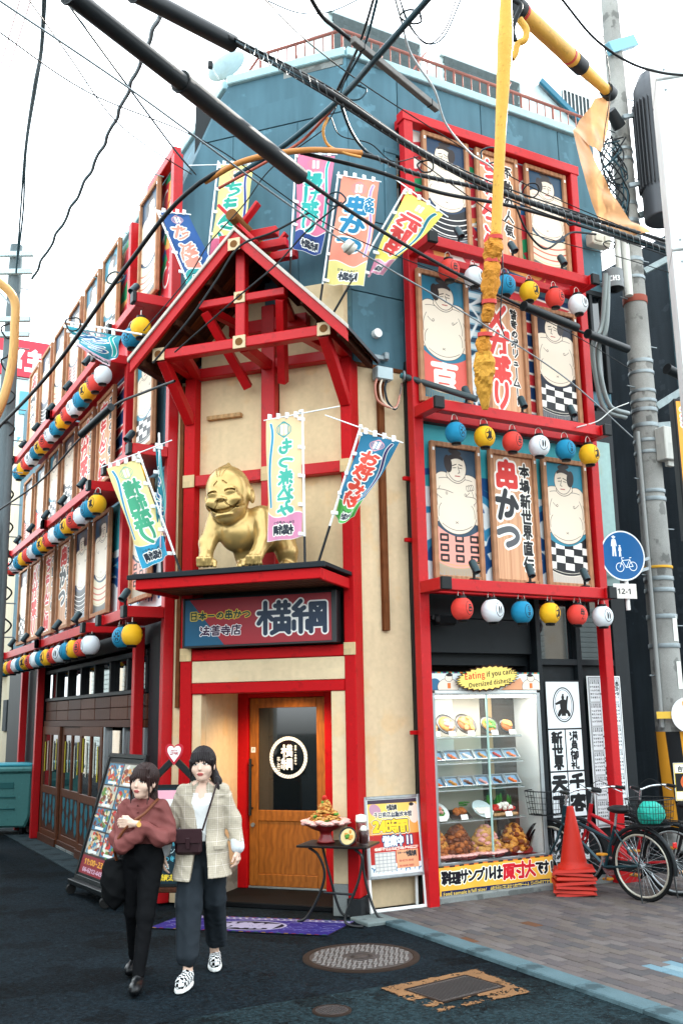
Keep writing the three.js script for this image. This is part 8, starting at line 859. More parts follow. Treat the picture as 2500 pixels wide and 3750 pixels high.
// ---------- smooth bodies: distance fields meshed with surface nets ----------
function nets(f, lo, hi, cell, colour) {
  const n = [0, 1, 2].map((k) => Math.ceil((hi[k] - lo[k]) / cell) + 1), [nx, ny, nz] = n, F = new Float32Array(nx * ny * nz);
  for (let k = 0, i = 0; k < nz; k++) for (let j = 0; j < ny; j++) for (let q = 0; q < nx; q++, i++) F[i] = f(lo[0] + q * cell, lo[1] + j * cell, lo[2] + k * cell);
  const id = new Int32Array(nx * ny * nz).fill(-1), P = [], I = (a, b, c) => a + nx * (b + ny * c);
  for (let k = 0; k < nz - 1; k++) for (let j = 0; j < ny - 1; j++) for (let q = 0; q < nx - 1; q++) {
    let m = 0, sx = 0, sy = 0, sz = 0; const c = []; let neg = 0; for (let t = 0; t < 8; t++) { const v = F[I(q + (t & 1), j + (t >> 1 & 1), k + (t >> 2))]; c.push(v); if (v < 0) neg++; } if (!neg || neg === 8) continue;
    for (let a = 0; a < 8; a++) for (const b of [1, 2, 4]) if (!(a & b)) { const u = c[a], w = c[a | b]; if (u < 0 !== w < 0) { const t = u / (u - w); sx += (a & 1) + (b === 1 ? t : 0); sy += (a >> 1 & 1) + (b === 2 ? t : 0); sz += (a >> 2) + (b === 4 ? t : 0); m++; } }
    id[I(q, j, k)] = P.length / 3; P.push(lo[0] + (q + sx / m) * cell, lo[1] + (j + sy / m) * cell, lo[2] + (k + sz / m) * cell);
  }
  const T = []; const face = (a, b, c, d, fl) => { if (a < 0 || b < 0 || c < 0 || d < 0) return; fl ? T.push(a, b, c, a, c, d) : T.push(a, c, b, a, d, c); };
  for (let k = 1; k < nz - 1; k++) for (let j = 1; j < ny - 1; j++) for (let q = 1; q < nx - 1; q++) { const v = F[I(q, j, k)] < 0;
    if (v !== F[I(q + 1, j, k)] < 0) face(id[I(q, j - 1, k - 1)], id[I(q, j, k - 1)], id[I(q, j, k)], id[I(q, j - 1, k)], v); if (v !== F[I(q, j + 1, k)] < 0) face(id[I(q - 1, j, k - 1)], id[I(q - 1, j, k)], id[I(q, j, k)], id[I(q, j, k - 1)], v); if (v !== F[I(q, j, k + 1)] < 0) face(id[I(q - 1, j - 1, k)], id[I(q, j - 1, k)], id[I(q, j, k)], id[I(q - 1, j, k)], v); }
  const g = new THREE.BufferGeometry(), N = new Float32Array(P.length), e = cell * 0.6; for (let i = 0; i < P.length; i += 3) { const [x, y, z] = [P[i], P[i + 1], P[i + 2]]; let a = f(x + e, y, z) - f(x - e, y, z), b = f(x, y + e, z) - f(x, y - e, z), c = f(x, y, z + e) - f(x, y, z - e); const l = Math.hypot(a, b, c) || 1; N[i] = a / l; N[i + 1] = b / l; N[i + 2] = c / l; }
  g.setAttribute('position', new THREE.Float32BufferAttribute(P, 3)); g.setAttribute('normal', new THREE.BufferAttribute(N, 3)); if (colour) { const C = []; for (let i = 0; i < P.length; i += 3) C.push(...colour(P[i], P[i + 1], P[i + 2])); g.setAttribute('color', new THREE.Float32BufferAttribute(C, 3)); } g.setIndex(T); return uvm(clean(g));
}
const smin = (a, b, k) => { const h = Math.max(k - Math.abs(a - b), 0) / k; return Math.min(a, b) - h * h * k * 0.25; };
const caps = (x, y, z, c) => { const [a, b, ra, rb] = c, px = x - a[0], py = y - a[1], pz = z - a[2], bx = b[0] - a[0], by = b[1] - a[1], bz = b[2] - a[2], t = Math.max(0, Math.min(1, (px * bx + py * by + pz * bz) / (bx * bx + by * by + bz * bz + 1e-9))); return Math.hypot(px - bx * t, py - by * t, pz - bz * t) - (ra + (rb - ra) * t); };
const ell = (x, y, z, c, r) => { const a = (x - c[0]) / r[0], b = (y - c[1]) / r[1], d = (z - c[2]) / r[2], k = Math.hypot(a, b, d); return (k - 1) * Math.min(r[0], r[1], r[2]); };
const joinF = (list, k) => (x, y, z) => { let d = 1e9; for (const c of list) d = smin(d, caps(x, y, z, c), k); return d; };
// stack of elliptic sections [y, half width, half depth, x, z]
const stack = (S) => (x, y, z) => { let i = 0; while (i < S.length - 2 && y > S[i + 1][0]) i++; const a = S[i], b = S[i + 1], t = Math.max(0, Math.min(1, (y - a[0]) / (b[0] - a[0]))), q = t * t * (3 - 2 * t), m = (k) => a[k] + (b[k] - a[k]) * q, w = m(1), d = m(2), r = (Math.hypot((x - m(3)) / w, (z - m(4)) / d) - 1) * Math.min(w, d); return Math.max(r, S[0][0] - y, y - S[S.length - 1][0]); };
const SKIN = [0.66, 0.44, 0.34], LIP = [0.45, 0.10, 0.09], INK = [0.015, 0.01, 0.01];
// head about its own centre: y up, z forward; turned by yaw and tilt
function headField(c, yaw, tilt, s) { const cy = Math.cos(-yaw), sy = Math.sin(-yaw), ct = Math.cos(-tilt), st = Math.sin(-tilt); const loc = (x, y, z) => { x = (x - c[0]) / s; y = (y - c[1]) / s; z = (z - c[2]) / s; const X = x * cy + z * sy, Z = -x * sy + z * cy; return [X * ct - y * st, X * st + y * ct, Z]; };
  const f = (X, Y, Z) => { let d = ell(X, Y, Z, [0, 0.022, -0.008], [0.074, 0.094, 0.09]); d = smin(d, ell(X, Y, Z, [0, -0.04, 0.022], [0.06, 0.068, 0.064]), 0.03); d = smin(d, ell(X, Y, Z, [0, -0.088, 0.058], [0.022, 0.018, 0.02]), 0.03); d = smin(d, caps(X, Y, Z, [[0, 0.012, 0.08], [0, -0.024, 0.093], 0.007, 0.0105]), 0.012); for (const q of [-1, 1]) { d = smin(d, ell(X, Y, Z, [q * 0.04, -0.03, 0.052], [0.024, 0.022, 0.02]), 0.025); d = smin(d, ell(X, Y, Z, [q * 0.074, -0.01, -0.006], [0.01, 0.03, 0.018]), 0.008); d = Math.max(d, -ell(X, Y, Z, [q * 0.031, 0.008, 0.094], [0.019, 0.010, 0.014])); d = smin(d, ell(X, Y, Z, [q * 0.031, 0.006, 0.069], [0.014, 0.010, 0.012]), 0.006); } d = smin(d, ell(X, Y, Z, [0, -0.053, 0.083], [0.022, 0.006, 0.008]), 0.006); d = smin(d, ell(X, Y, Z, [0, -0.063, 0.081], [0.018, 0.006, 0.008]), 0.006); return d; };
  const col = (X, Y, Z) => { if (Z > 0.045) { for (const q of [-1, 1]) { const u = X - q * 0.031; if (Math.abs(Y - 0.007 - 0.002 * Math.cos(u * 90)) < 0.0062 && Math.abs(u) < 0.0165) return Math.abs(u) < 0.0075 || Y > 0.0105 ? INK : [0.6, 0.55, 0.5]; if (Math.abs(Y - 0.033 + Math.abs(u) * 0.12) < 0.0035 && Math.abs(u) < 0.02) return [0.10, 0.06, 0.05]; } if (Math.abs(X) < 0.023 - Math.abs(Y + 0.058) * 0.9 && Math.abs(Y + 0.058) < 0.0105) return Math.abs(Y + 0.0585) < 0.0018 ? [0.2, 0.03, 0.03] : LIP; } return SKIN; };
  return { f: (x, y, z) => { const [X, Y, Z] = loc(x, y, z); return f(X, Y, Z) * s; }, col: (x, y, z) => col(...loc(x, y, z)), loc }; }
// five separate fingers; o = wrist, d = toward the fingertips, n = back of the hand, side = thumb direction
function hand(o, d, n, side, curl, s = 1) { const O = V(...o), Dv = V(...d).normalize(), Nv = V(...n).normalize(), S = V(...side).normalize(), at = (a, b, c) => O.clone().addScaledVector(Dv, a * s).addScaledVector(S, b * s).addScaledVector(Nv, c * s).toArray(), L = []; L.push([at(0, 0, 0), at(0.035, 0, 0), 0.022 * s, 0.02 * s]); for (let k = 0; k < 4; k++) { const b = 0.027 - k * 0.018, len = [0.068, 0.076, 0.071, 0.056][k]; L.push([at(0.02, b * 0.7, 0), at(0.075, b, 0), 0.013 * s, 0.0105 * s]); const c1 = at(0.075 + len * 0.5 * Math.cos(curl), b, -len * 0.5 * Math.sin(curl)), c2 = at(0.075 + len * (0.5 * Math.cos(curl) + 0.5 * Math.cos(curl * 2)), b, -len * (0.5 * Math.sin(curl) + 0.5 * Math.sin(curl * 2))); L.push([at(0.075, b, 0), c1, 0.0098 * s, 0.0088 * s], [c1, c2, 0.0086 * s, 0.0072 * s]); } L.push([at(0.02, 0.018, 0), at(0.05, 0.046, -0.012), 0.0125 * s, 0.0105 * s], [at(0.05, 0.046, -0.012), at(0.085, 0.05, -0.028), 0.010 * s, 0.0085 * s]); return L; }
const skinM = M('#ffffff', 0.5, { vertexColors: true }), hairM = M('#1a1214', 0.38, { bump: TX.soft, bumpScale: 0.002 }), hairB = M('#2c1a18', 0.42, { bump: TX.soft, bumpScale: 0.002 });
const box3 = (list, pad) => { const lo = [1e9, 1e9, 1e9], hi = [-1e9, -1e9, -1e9]; for (const [a, b, ra, rb] of list) for (const [p, r] of [[a, ra], [b, rb]]) for (let k = 0; k < 3; k++) { lo[k] = Math.min(lo[k], p[k] - r - pad); hi[k] = Math.max(hi[k], p[k] + r + pad); } return [lo, hi]; };
const skinMesh = (list, cell = 0.005, k = 0.012) => { const [lo, hi] = box3(list, 0.012); return nets(joinF(list, k), lo, hi, cell, () => SKIN); };
const fold = (x, y, z, a) => { const w = vnoise(x * 9 + 50, y * 9 + z * 7 + 50, 997, 61) * 5; return a * (Math.abs(Math.sin(x * 24 + y * 33 + z * 13 + w)) * 1.3 - 0.8 + Math.sin(y * 52 - x * 27 + z * 31 + w * 2) * 0.4); };
function person(label, pos) { const t = thing('person', label, 'person', pos, -YAW); return t; }
function headMesh(h, s, c) { return nets(h.f, [c[0] - 0.12 * s, c[1] - 0.13 * s, c[2] - 0.13 * s], [c[0] + 0.12 * s, c[1] + 0.14 * s, c[2] + 0.13 * s], 0.0034, h.col); }
{ // woman in the checked blazer
  const t = person('person in checked beige blazer and dark wide trousers walking past the entrance', V(2.61, 0.006, -6.967)), hc = [0.005, 1.452, 0.055], hs = 1.06, H = headField(hc, -0.1, 0.05, hs);
  const rh = hand([-0.272, 0.835, 0.06], [-0.02, -1, 0.1], [-0.9, 0, 0.4], [0.3, 0, 0.9], 0.45), lh = hand([0.262, 0.86, 0.04], [0.05, -1, 0.12], [0.85, 0, 0.3], [-0.2, 0, 0.95], 0.5);
  mesh('body', [headMesh(H, hs, hc), skinMesh([[[0.004, 1.40, 0.03], [0, 1.29, 0.012], 0.046, 0.052], [[0, 1.3, 0.012], [-0.1, 1.275, 0.0], 0.05, 0.045], [[0, 1.3, 0.012], [0.1, 1.275, 0], 0.05, 0.045], [[0, 1.28, 0.03], [0, 1.2, 0.05], 0.06, 0.06]], 0.007), skinMesh(rh, 0.0045, 0.008), skinMesh(lh, 0.0045, 0.008), skinMesh([[[-0.05, 0.2, 0.25], [-0.052, 0.07, 0.26], 0.036, 0.033]], 0.008), skinMesh([[[0.06, 0.22, -0.25], [0.062, 0.09, -0.27], 0.036, 0.033]], 0.008)], skinM, t);
  // hair: cap, fringe, side locks, low tail
  { const cut = (x, y, z) => { const [X, Y, Z] = H.loc(x, y, z); let d = ell(X, Y, Z, [0, 0.03, -0.012], [0.088, 0.10, 0.102]); const faceCut = Math.max(ell(X, Y, Z, [0, -0.045, 0.1], [0.066, 0.085, 0.09]), Y - 0.05); d = Math.max(d, -faceCut); d = Math.max(d, -(Y + 0.07)); for (let k = -5; k <= 5; k++) d = smin(d, caps(X, Y, Z, [[k * 0.010, 0.082, 0.066 - Math.abs(k) * 0.003], [k * 0.0125, 0.026 + 0.006 * Math.sin(k * 2.3) - Math.abs(k) * 0.002, 0.087 - k * k * 0.0011], 0.011, 0.0045]), 0.004); for (const q of [-1, 1]) { d = smin(d, caps(X, Y, Z, [[q * 0.073, 0.03, 0.045], [q * 0.079, -0.07, 0.035], 0.012, 0.006]), 0.008); d = smin(d, caps(X, Y, Z, [[q * 0.079, -0.06, 0.035], [q * 0.088, -0.13, 0.04], 0.006, 0.003]), 0.006); } d = smin(d, caps(X, Y, Z, [[0.04, -0.03, -0.07], [0.085, -0.12, -0.05], 0.034, 0.03]), 0.03); d = smin(d, caps(X, Y, Z, [[0.085, -0.12, -0.05], [0.098, -0.17, -0.02], 0.026, 0.012]), 0.02); return (d + 0.003 * Math.sin(Math.atan2(X, Z) * 34 + Y * 25)) * hs; }; mesh('hair', nets(cut, [hc[0] - 0.14, hc[1] - 0.21, hc[2] - 0.15], [hc[0] + 0.14, hc[1] + 0.16, hc[2] + 0.13], 0.0036), hairM, t); }
  const torso = stack([[0.6, 0.218, 0.195, 0.008, 0.045], [0.86, 0.19, 0.15, 0.004, 0.018], [1.0, 0.162, 0.118, 0, 0.006], [1.16, 0.166, 0.114, 0, 0.006], [1.25, 0.168, 0.095, 0, 0], [1.30, 0.13, 0.075, 0, 0], [1.34, 0.075, 0.06, 0, 0.0]]);
  const blouse = stack([[0.92, 0.128, 0.108, 0, 0.01], [1.05, 0.125, 0.1, 0, 0.014], [1.17, 0.135, 0.108, 0, 0.014], [1.255, 0.12, 0.088, 0, 0.008]]);
  mesh('blouse', nets((x, y, z) => blouse(x, y, z) + fold(x, y, z, 0.0016), [-0.18, 0.9, -0.15], [0.18, 1.27, 0.16], 0.0075), M('#e7e6e4', 0.75, { map: TX.fabric }), t);
  const sl = joinF([[[-0.145, 1.268, 0], [-0.222, 1.05, -0.01], 0.05, 0.054], [[-0.225, 1.05, -0.01], [-0.268, 0.88, 0.045], 0.055, 0.047], [[0.145, 1.272, 0], [0.22, 1.06, -0.02], 0.05, 0.054], [[0.222, 1.06, -0.02], [0.258, 0.9, 0.03], 0.056, 0.048]], 0.03);
  const jacket = (x, y, z) => { let d = smin(torso(x, y, z), sl(x, y, z), 0.025) + fold(x, y, z, 0.003); const op = y > 1.02 ? 0.032 + (y - 1.02) * 0.16 : y < 0.95 ? 0.032 + (0.95 - y) * 0.12 : 0.032; if (z > 0 && y < 1.36) d = Math.max(d, (op - Math.abs(x - 0.008)) * 0.9); d = Math.max(d, 0.66 - y - 0.05 * Math.max(0, -z) + (x > 0 ? 0.02 : 0)); return d; };
  const plaid = dataTex(128, (u, v) => { const l = (w, p, q) => (Math.abs(((w * p) % 1) - 0.5) < q ? 1 : 0); const a = l(u, 2, 0.02) + l(v, 2, 0.02), b = l(u, 12, 0.22) * 0.5 + l(v, 12, 0.22) * 0.5; const n = fbm(u, v, 16, 2, 5) * 0.06; return [0.7 + 0.1 * a - 0.06 * b + n, 0.67 + 0.1 * a - 0.06 * b + n, 0.615 + 0.12 * a - 0.05 * b + n]; }, 0.16); const jm = M('#f2ece4', 0.85, { map: plaid, bump: TX.soft, bumpScale: 0.001 });
  mesh('blazer', nets(jacket, [-0.35, 0.6, -0.2], [0.35, 1.37, 0.27], 0.009), jm, t);
  for (const q of [-1, 1]) mesh('lapel', ext(shp([[0.02, 0], [0.055, 0.2], [0.075, 0.3], [0.035, 0.33], [0.012, 0.25]].map(([x, y]) => [q * x, y])), 0.008, 0.003).rotateX(-0.1).rotateY(q * 0.35).translate(0.008 + q * 0.012, 1.0, 0.105), jm, t); mesh('pocket_flap', box(0.075, 0.03, 0.012, 0.02, 0.88, 0.146, 0.003).rotateY(0.5).translate(0.05, 0, 0.01), jm, t);
  for (const [a, b] of [[[-0.264, 0.895, 0.042], [-0.274, 0.852, 0.056]], [[0.255, 0.915, 0.027], [0.262, 0.872, 0.038]]]) mesh('cuff', nets((x, y, z) => caps(x, y, z, [a, b, 0.049, 0.049]), [a[0] - 0.09, b[1] - 0.07, a[2] - 0.08], [a[0] + 0.09, a[1] + 0.07, a[2] + 0.09], 0.008), M('#dfe3e8', 0.8, { map: TX.fabric }), t);
  const leg = joinF([[[-0.075, 0.84, 0.0], [-0.07, 0.5, 0.13], 0.096, 0.09], [[-0.07, 0.5, 0.13], [-0.055, 0.19, 0.25], 0.088, 0.078], [[0.075, 0.84, 0.0], [0.08, 0.5, -0.06], 0.096, 0.092], [[0.08, 0.5, -0.06], [0.075, 0.2, -0.24], 0.09, 0.082], [[0, 0.9, 0], [0, 0.96, 0], 0.112, 0.105]], 0.02);
  mesh('trousers', nets((x, y, z) => Math.max(leg(x, y, z) + 0.005 * Math.sin(x * 70 + y * 6) * (y < 0.75 ? 1 : 0.3) + fold(x, y, z, 0.002), 0.115 + (z < 0 ? 0.02 : 0) - y, y - 1.0), [-0.25, 0.06, -0.4], [0.25, 1.02, 0.4], 0.01), M('#262c32', 0.8, { map: TX.fabric, bump: TX.soft, bumpScale: 0.001 }), t);
  const check = dataTex(64, (u, v, i, j) => ((Math.floor(u * 4) + Math.floor(v * 4)) % 2 ? 0.03 : 0.9), 0.088), whiteS = M('#e9e9e6', 0.6); const shoe = (x, z, yaw) => { const g = sub('shoe', t); g.position.set(x, 0, z); g.rotation.y = yaw; const up = nets((a, b, c) => Math.max(smin(ell(a, b, c, [0, 0.05, 0.05], [0.046, 0.05, 0.115]), ell(a, b, c, [0, 0.06, -0.06], [0.04, 0.06, 0.06]), 0.03), 0.022 - b), [-0.07, 0.0, -0.15], [0.07, 0.13, 0.19], 0.006); mesh('upper', up, M('#ffffff', 0.7, { map: check }), g); mesh('sole', nets((a, b, c) => Math.max(ell(a, 0, c, [0, 0, 0.025], [0.05, 1, 0.145]) < 0 ? -0.01 : Math.hypot(a / 0.05, (c - 0.025) / 0.145) * 0.05 - 0.05, Math.abs(b - 0.014) - 0.013), [-0.07, -0.005, -0.14], [0.07, 0.035, 0.19], 0.006), whiteS, g); }; shoe(-0.06, 0.31, -0.12); shoe(0.07, -0.24, 0.12);
  // bag
  const b = thing('shoulder_bag', 'dark maroon leather shoulder bag on the blazer wearer', 'bag', t.position.clone().add(V(0, 0, 0)), -YAW); mesh('pouch', box(0.19, 0.17, 0.075, -0.075, 0.925, 0.155, 0.02).rotateZ(0), M('#2a1318', 0.4, { bump: TX.grain, bumpScale: 0.0008 }), b); mesh('flap', box(0.195, 0.1, 0.012, -0.075, 0.97, 0.199, 0.005), M('#2e161b', 0.4), b); mesh('tab', box(0.03, 0.075, 0.01, -0.075, 0.92, 0.206, 0.004), M('#2a1318', 0.4), b); mesh('strap', tube([V(0.02, 1.0, 0.15), V(0.05, 1.1, 0.14), V(0.085, 1.22, 0.12), V(0.105, 1.3, 0.075), V(0.11, 1.33, 0.0), V(0.08, 1.29, -0.09), V(-0.02, 1.1, -0.13), V(-0.12, 0.98, -0.08), V(-0.17, 0.98, 0.05), V(-0.16, 1.0, 0.14)], 0.0075, 60, 6), M('#241014', 0.45), b);
}
{ // woman with folded arms
  const t = person('person in rust red blouse and black trousers walking with folded arms', V(2.16, 0.006, -7.03)), hc = [0.035, 1.35, 0.06], hs = 1.04, H = headField(hc, -0.42, -0.03, hs);
  const hnd = hand([-0.005, 1.075, 0.18], [-1, 0.12, 0.15], [0.1, 0.3, 0.95], [0, 0.9, 0.1], 0.55, 0.95);
  mesh('body', [headMesh(H, hs, hc), skinMesh([[[0.03, 1.29, 0.03], [0.025, 1.18, 0.01], 0.044, 0.05]], 0.008), skinMesh([...hnd, [[-0.005, 1.075, 0.18], [0.05, 1.065, 0.17], 0.023, 0.026]], 0.0045, 0.008)], skinM, t);
  { const cut = (x, y, z) => { const [X, Y, Z] = H.loc(x, y, z); let d = ell(X, Y, Z, [0, 0.03, -0.012], [0.09, 0.10, 0.104]); d = Math.max(d, -Math.max(ell(X, Y, Z, [-0.006, -0.05, 0.1], [0.06, 0.085, 0.09]), Y - 0.045)); d = Math.max(d, -(Y + 0.1)); for (let k = -5; k <= 5; k++) d = smin(d, caps(X, Y, Z, [[0.01 + k * 0.010, 0.085, 0.064 - Math.abs(k) * 0.003], [k * 0.0125 - 0.006, 0.026 + 0.007 * Math.sin(k * 1.9) - Math.abs(k) * 0.002, 0.088 - k * k * 0.0011], 0.011, 0.0045]), 0.004); for (const q of [-1, 1]) { d = smin(d, caps(X, Y, Z, [[q * 0.07, 0.03, 0.052], [q * 0.074, -0.08, 0.042], 0.013, 0.007]), 0.008); d = smin(d, caps(X, Y, Z, [[q * 0.074, -0.07, 0.042], [q * 0.068, -0.14, 0.05], 0.007, 0.003]), 0.006); } d = smin(d, caps(X, Y, Z, [[0, -0.04, -0.07], [0.03, -0.13, -0.07], 0.05, 0.035]), 0.03); return (d + 0.003 * Math.sin(Math.atan2(X, Z) * 36 + Y * 22)) * hs; }; mesh('hair', nets(cut, [hc[0] - 0.15, hc[1] - 0.2, hc[2] - 0.16], [hc[0] + 0.15, hc[1] + 0.16, hc[2] + 0.15], 0.0036), hairB, t); mesh('earring', sph(0.012, hc[0] + 0.075, hc[1] - 0.06, hc[2] - 0.005), blackPl, t); }
  const tor = stack([[0.88, 0.125, 0.098, 0.035, 0.0], [0.98, 0.135, 0.105, 0.03, 0.005], [1.08, 0.152, 0.112, 0.026, 0.008], [1.17, 0.15, 0.1, 0.025, 0], [1.215, 0.105, 0.072, 0.025, 0], [1.25, 0.055, 0.052, 0.027, 0.01], [1.285, 0.05, 0.048, 0.028, 0.02]]);
  const arms = joinF([[[-0.105, 1.165, 0.0], [-0.14, 0.965, 0.03], 0.06, 0.066], [[-0.14, 0.965, 0.03], [-0.085, 0.925, 0.15], 0.066, 0.054], [[-0.1, 0.925, 0.15], [0.02, 0.995, 0.165], 0.056, 0.05], [[0.155, 1.165, 0], [0.205, 0.985, 0.02], 0.06, 0.066], [[0.205, 0.985, 0.02], [0.165, 0.97, 0.14], 0.064, 0.054], [[0.18, 0.97, 0.14], [0.05, 1.055, 0.17], 0.056, 0.04]], 0.03);
  mesh('blouse', nets((x, y, z) => smin(tor(x, y, z), arms(x, y, z), 0.02) + fold(x, y, z, 0.006) + 0.002 * Math.sin(y * 95 + x * 40), [-0.29, 0.84, -0.14], [0.35, 1.3, 0.26], 0.008), M('#7c4643', 0.6, { map: TX.fabric, bump: TX.soft, bumpScale: 0.002 }), t);
  for (let k = 0; k < 3; k++) mesh('button', sph(0.007, 0.0 + k * 0.004, 1.19 - k * 0.045, 0.112 - (k === 0 ? 0.016 : 0)), M('#5a2c2a', 0.4), t);
  mesh('wristwatch', [ring(0.03, 0.005, 0, 0, 0, 20, 6).rotateY(1.45).translate(0.035, 1.067, 0.172), cyl(0.017, 0.017, 0.008, 16).rotateX(1.4).translate(0.035, 1.07, 0.205)], M('#b98e4a', 0.3, { metalness: 0.7 }), t);
  const leg = joinF([[[0.085, 0.82, 0.0], [0.08, 0.46, 0.12], 0.093, 0.062], [[0.08, 0.46, 0.12], [0.06, 0.1, 0.22], 0.06, 0.042], [[-0.03, 0.82, 0], [-0.045, 0.46, -0.06], 0.093, 0.062], [[-0.045, 0.46, -0.06], [-0.07, 0.12, -0.26], 0.06, 0.042], [[0.03, 0.84, 0], [0.033, 0.93, 0], 0.125, 0.12]], 0.025);
  mesh('trousers', nets((x, y, z) => Math.max(leg(x, y, z) + fold(x, y, z, 0.0015), y - 0.93, 0.07 - y), [-0.22, 0.04, -0.36], [0.27, 0.96, 0.34], 0.009), M('#0a0b0e', 0.75, { map: TX.fabric }), t);
  const shoe = (x, z, yaw) => mesh('shoe', nets((a, b, c) => Math.max(smin(ell(a, b, c, [0, 0.045, 0.05], [0.045, 0.048, 0.11]), ell(a, b, c, [0, 0.065, -0.045], [0.04, 0.07, 0.055]), 0.03), 0.002 - b), [-0.07, -0.01, -0.12], [0.07, 0.15, 0.18], 0.006).rotateY(yaw).translate(x, 0, z), M('#0e0f11', 0.35), t); shoe(0.06, 0.26, 0.05); shoe(-0.07, -0.26, -0.1);
  const b = thing('tote_bag', 'black tote bag on a brown strap at the hip of the red bloused walker', 'bag', t.position.clone(), -YAW); mesh('pouch', nets((x, y, z) => Math.max(ell(x, y, z, [-0.17, 0.68, -0.01], [0.1, 0.2, 0.075]) + fold(x, y, z, 0.004), y - 0.82), [-0.3, 0.45, -0.12], [-0.04, 0.86, 0.1], 0.01), M('#0d0e10', 0.7, { map: TX.fabric }), b); mesh('strap', tube([V(-0.15, 0.82, 0.05), V(-0.14, 0.92, 0.15), V(-0.05, 1.06, 0.19), V(0.06, 1.14, 0.14), V(0.11, 1.2, 0.08), V(0.125, 1.22, 0.0), V(0.08, 1.14, -0.1), V(-0.08, 0.95, -0.12), V(-0.16, 0.84, -0.05)], 0.011, 60, 6), M('#6a3a22', 0.5), b);
}
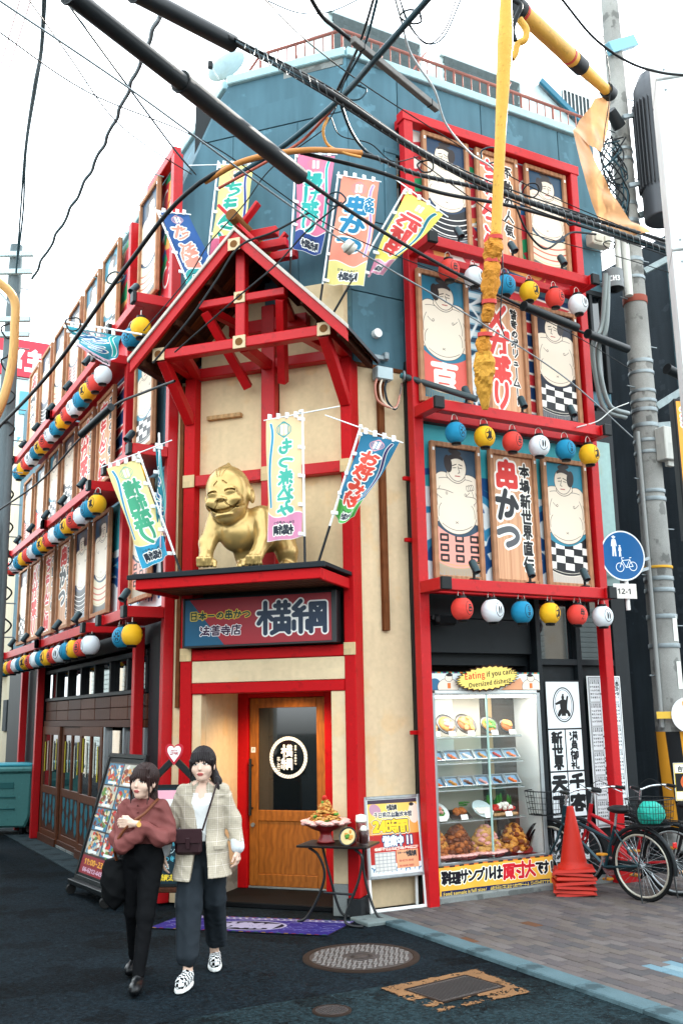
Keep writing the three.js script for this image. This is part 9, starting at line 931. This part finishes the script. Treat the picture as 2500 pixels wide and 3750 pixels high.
{ // gilded statue of a crouching child wrestler
  const c = onC(920, 2088, -8.37), t = thing('statue', 'golden statue of a grinning crouching child wrestler on the canopy', 'statue', V(c.x, 3.167, c.z), -0.62); const gold = M('#c9a768', 0.27, { metalness: 0.5, map: TX.plaster, bump: TX.soft, bumpScale: 0.0015 });
  const hc = [-0.17, 0.68, 0.24], R = (x, y, z) => { x -= hc[0]; y -= hc[1]; z -= hc[2]; const a = 0.14, ca = Math.cos(a), sa = Math.sin(a), X = x * ca + z * sa, Z = -x * sa + z * ca, b = -0.10; return [X * Math.cos(b) - y * Math.sin(b), X * Math.sin(b) + y * Math.cos(b), Z]; };
  const head = (x, y, z) => { const [X, Y, Z] = R(x, y, z), q = Math.abs(X), cut = (d, m, dep) => Math.max(d, -Math.max(m, -d - dep));
    let d = ell(X, Y, Z, [0, 0.07, -0.01], [0.215, 0.25, 0.218]); d = smin(d, ell(X, Y, Z, [0, -0.11, 0.045], [0.168, 0.15, 0.16]), 0.07); d = smin(d, ell(X, Y, Z, [0, -0.235, 0.1], [0.062, 0.038, 0.05]), 0.05);
    d = smin(d, ell(q, Y, Z, [0.118, -0.06, 0.138], [0.066, 0.055, 0.055]), 0.03); d = smin(d, ell(q, Y, Z, [0.09, 0.02, 0.172], [0.055, 0.034, 0.03]), 0.03); d = smin(d, ell(q, Y, Z, [0, -0.05, 0.218], [0.034, 0.024, 0.034]), 0.02); d = smin(d, ell(q, Y, Z, [0.036, -0.06, 0.205], [0.022, 0.017, 0.022]), 0.012);
    d = smin(d, caps(X, Y, Z, [[0, 0.28, -0.02], [0.02, 0.345, -0.03], 0.055, 0.012]), 0.05); for (let k = -1; k <= 1; k++) d = cut(d, Math.abs(X - k * 0.03 - (Y - 0.2) * 0.3 * k) - 0.004 + (Y < 0.17 ? 1 : 0), 0.008);
    d = smin(d, ell(q, Y, Z, [0.222, 0.0, -0.03], [0.028, 0.085, 0.06]), 0.018); d = Math.max(d, -ell(q, Y, Z, [0.252, 0.0, -0.005], [0.024, 0.055, 0.034]));
    d = cut(d, Math.max(Math.abs(Y - (0.03 - 4.5 * (q - 0.09) ** 2)) - 0.0085, Math.abs(q - 0.09) - 0.05, 0.06 - Z), 0.024); d = cut(d, Math.max(Math.abs(Y - (0.115 - (q - 0.035) * 0.9)) - 0.007, Math.abs(q - 0.045) - 0.022, 0.05 - Z), 0.012);
    d = cut(d, Math.max(Math.abs(Y - (-0.168 + 3.1 * X * X)) - 0.021 * (1 - (X / 0.175) ** 2), q - 0.17, 0.05 - Z), 0.045); d = smin(d, ell(X, Y, Z, [0, -0.2, 0.16], [0.08, 0.018, 0.03]), 0.015); d = cut(d, Math.max(Math.abs(Math.hypot(q - 0.112, Y + 0.055) - 0.082) - 0.005, Y + 0.06, 0.05 - Z), 0.01); return d; };
  const bodyL = [[[-0.1, 0.36, 0.1], [0.1, 0.42, -0.1], 0.19, 0.22], [[0.1, 0.42, -0.1], [0.2, 0.5, -0.2], 0.22, 0.2], [[-0.3, 0.47, 0.12], [-0.38, 0.26, 0.2], 0.11, 0.078], [[-0.38, 0.26, 0.2], [-0.375, 0.11, 0.27], 0.078, 0.062], [[0.13, 0.5, 0.12], [0.17, 0.28, 0.2], 0.115, 0.085], [[0.17, 0.28, 0.2], [0.11, 0.11, 0.28], 0.082, 0.066], [[-0.3, 0.47, 0.12], [0.13, 0.5, 0.12], 0.1, 0.1], [[-0.02, 0.34, -0.08], [-0.06, 0.18, 0.0], 0.12, 0.1], [[-0.06, 0.18, 0.0], [-0.06, 0.06, -0.04], 0.095, 0.085], [[-0.06, 0.045, -0.04], [-0.08, 0.04, 0.08], 0.06, 0.05], [[0.26, 0.38, -0.18], [0.33, 0.2, -0.1], 0.14, 0.105], [[0.33, 0.2, -0.1], [0.34, 0.06, -0.14], 0.1, 0.085], [[0.34, 0.045, -0.14], [0.34, 0.04, 0.0], 0.06, 0.052]];
  const fist = (o, th) => { const L = [[[o[0], o[1] + 0.02, o[2]], [o[0], o[1] - 0.01, o[2] + 0.02], 0.064, 0.06]]; for (let k = 0; k < 4; k++) { const x = o[0] - 0.055 + k * 0.037; L.push([[x, o[1] + 0.01, o[2] + 0.065], [x, o[1] - 0.05, o[2] + 0.05], 0.02, 0.019], [[x, o[1] - 0.05, o[2] + 0.05], [x, o[1] - 0.052, o[2] + 0.0], 0.018, 0.016]); } L.push([[o[0] + th * 0.06, o[1] + 0.0, o[2] + 0.02], [o[0] + th * 0.095, o[1] - 0.025, o[2] + 0.04], 0.026, 0.024], [[o[0] + th * 0.095, o[1] - 0.025, o[2] + 0.04], [o[0] + th * 0.1, o[1] - 0.065, o[2] + 0.05], 0.023, 0.019]); return L; };
  const bf = joinF(bodyL, 0.045), hf = joinF([...fist([-0.375, 0.078, 0.28], 1), ...fist([0.1, 0.078, 0.29], -1)], 0.008); const belt = (x, y, z) => bf(x, y, z);
  const f = (x, y, z) => { let d = bf(x, y, z); if (y < 0.24) d = smin(d, hf(x, y, z), 0.03); const far = Math.hypot(x - hc[0], y - hc[1], z - hc[2]); d = far > 0.45 ? Math.min(d, far - 0.37) : smin(d, head(x, y, z), 0.035); return Math.max(d, 0.001 - y); };
  mesh('figure', nets(f, [-0.55, -0.02, -0.45], [0.52, 1.12, 0.56], 0.0075), gold, t);
}
renderer.render(scene, camera);
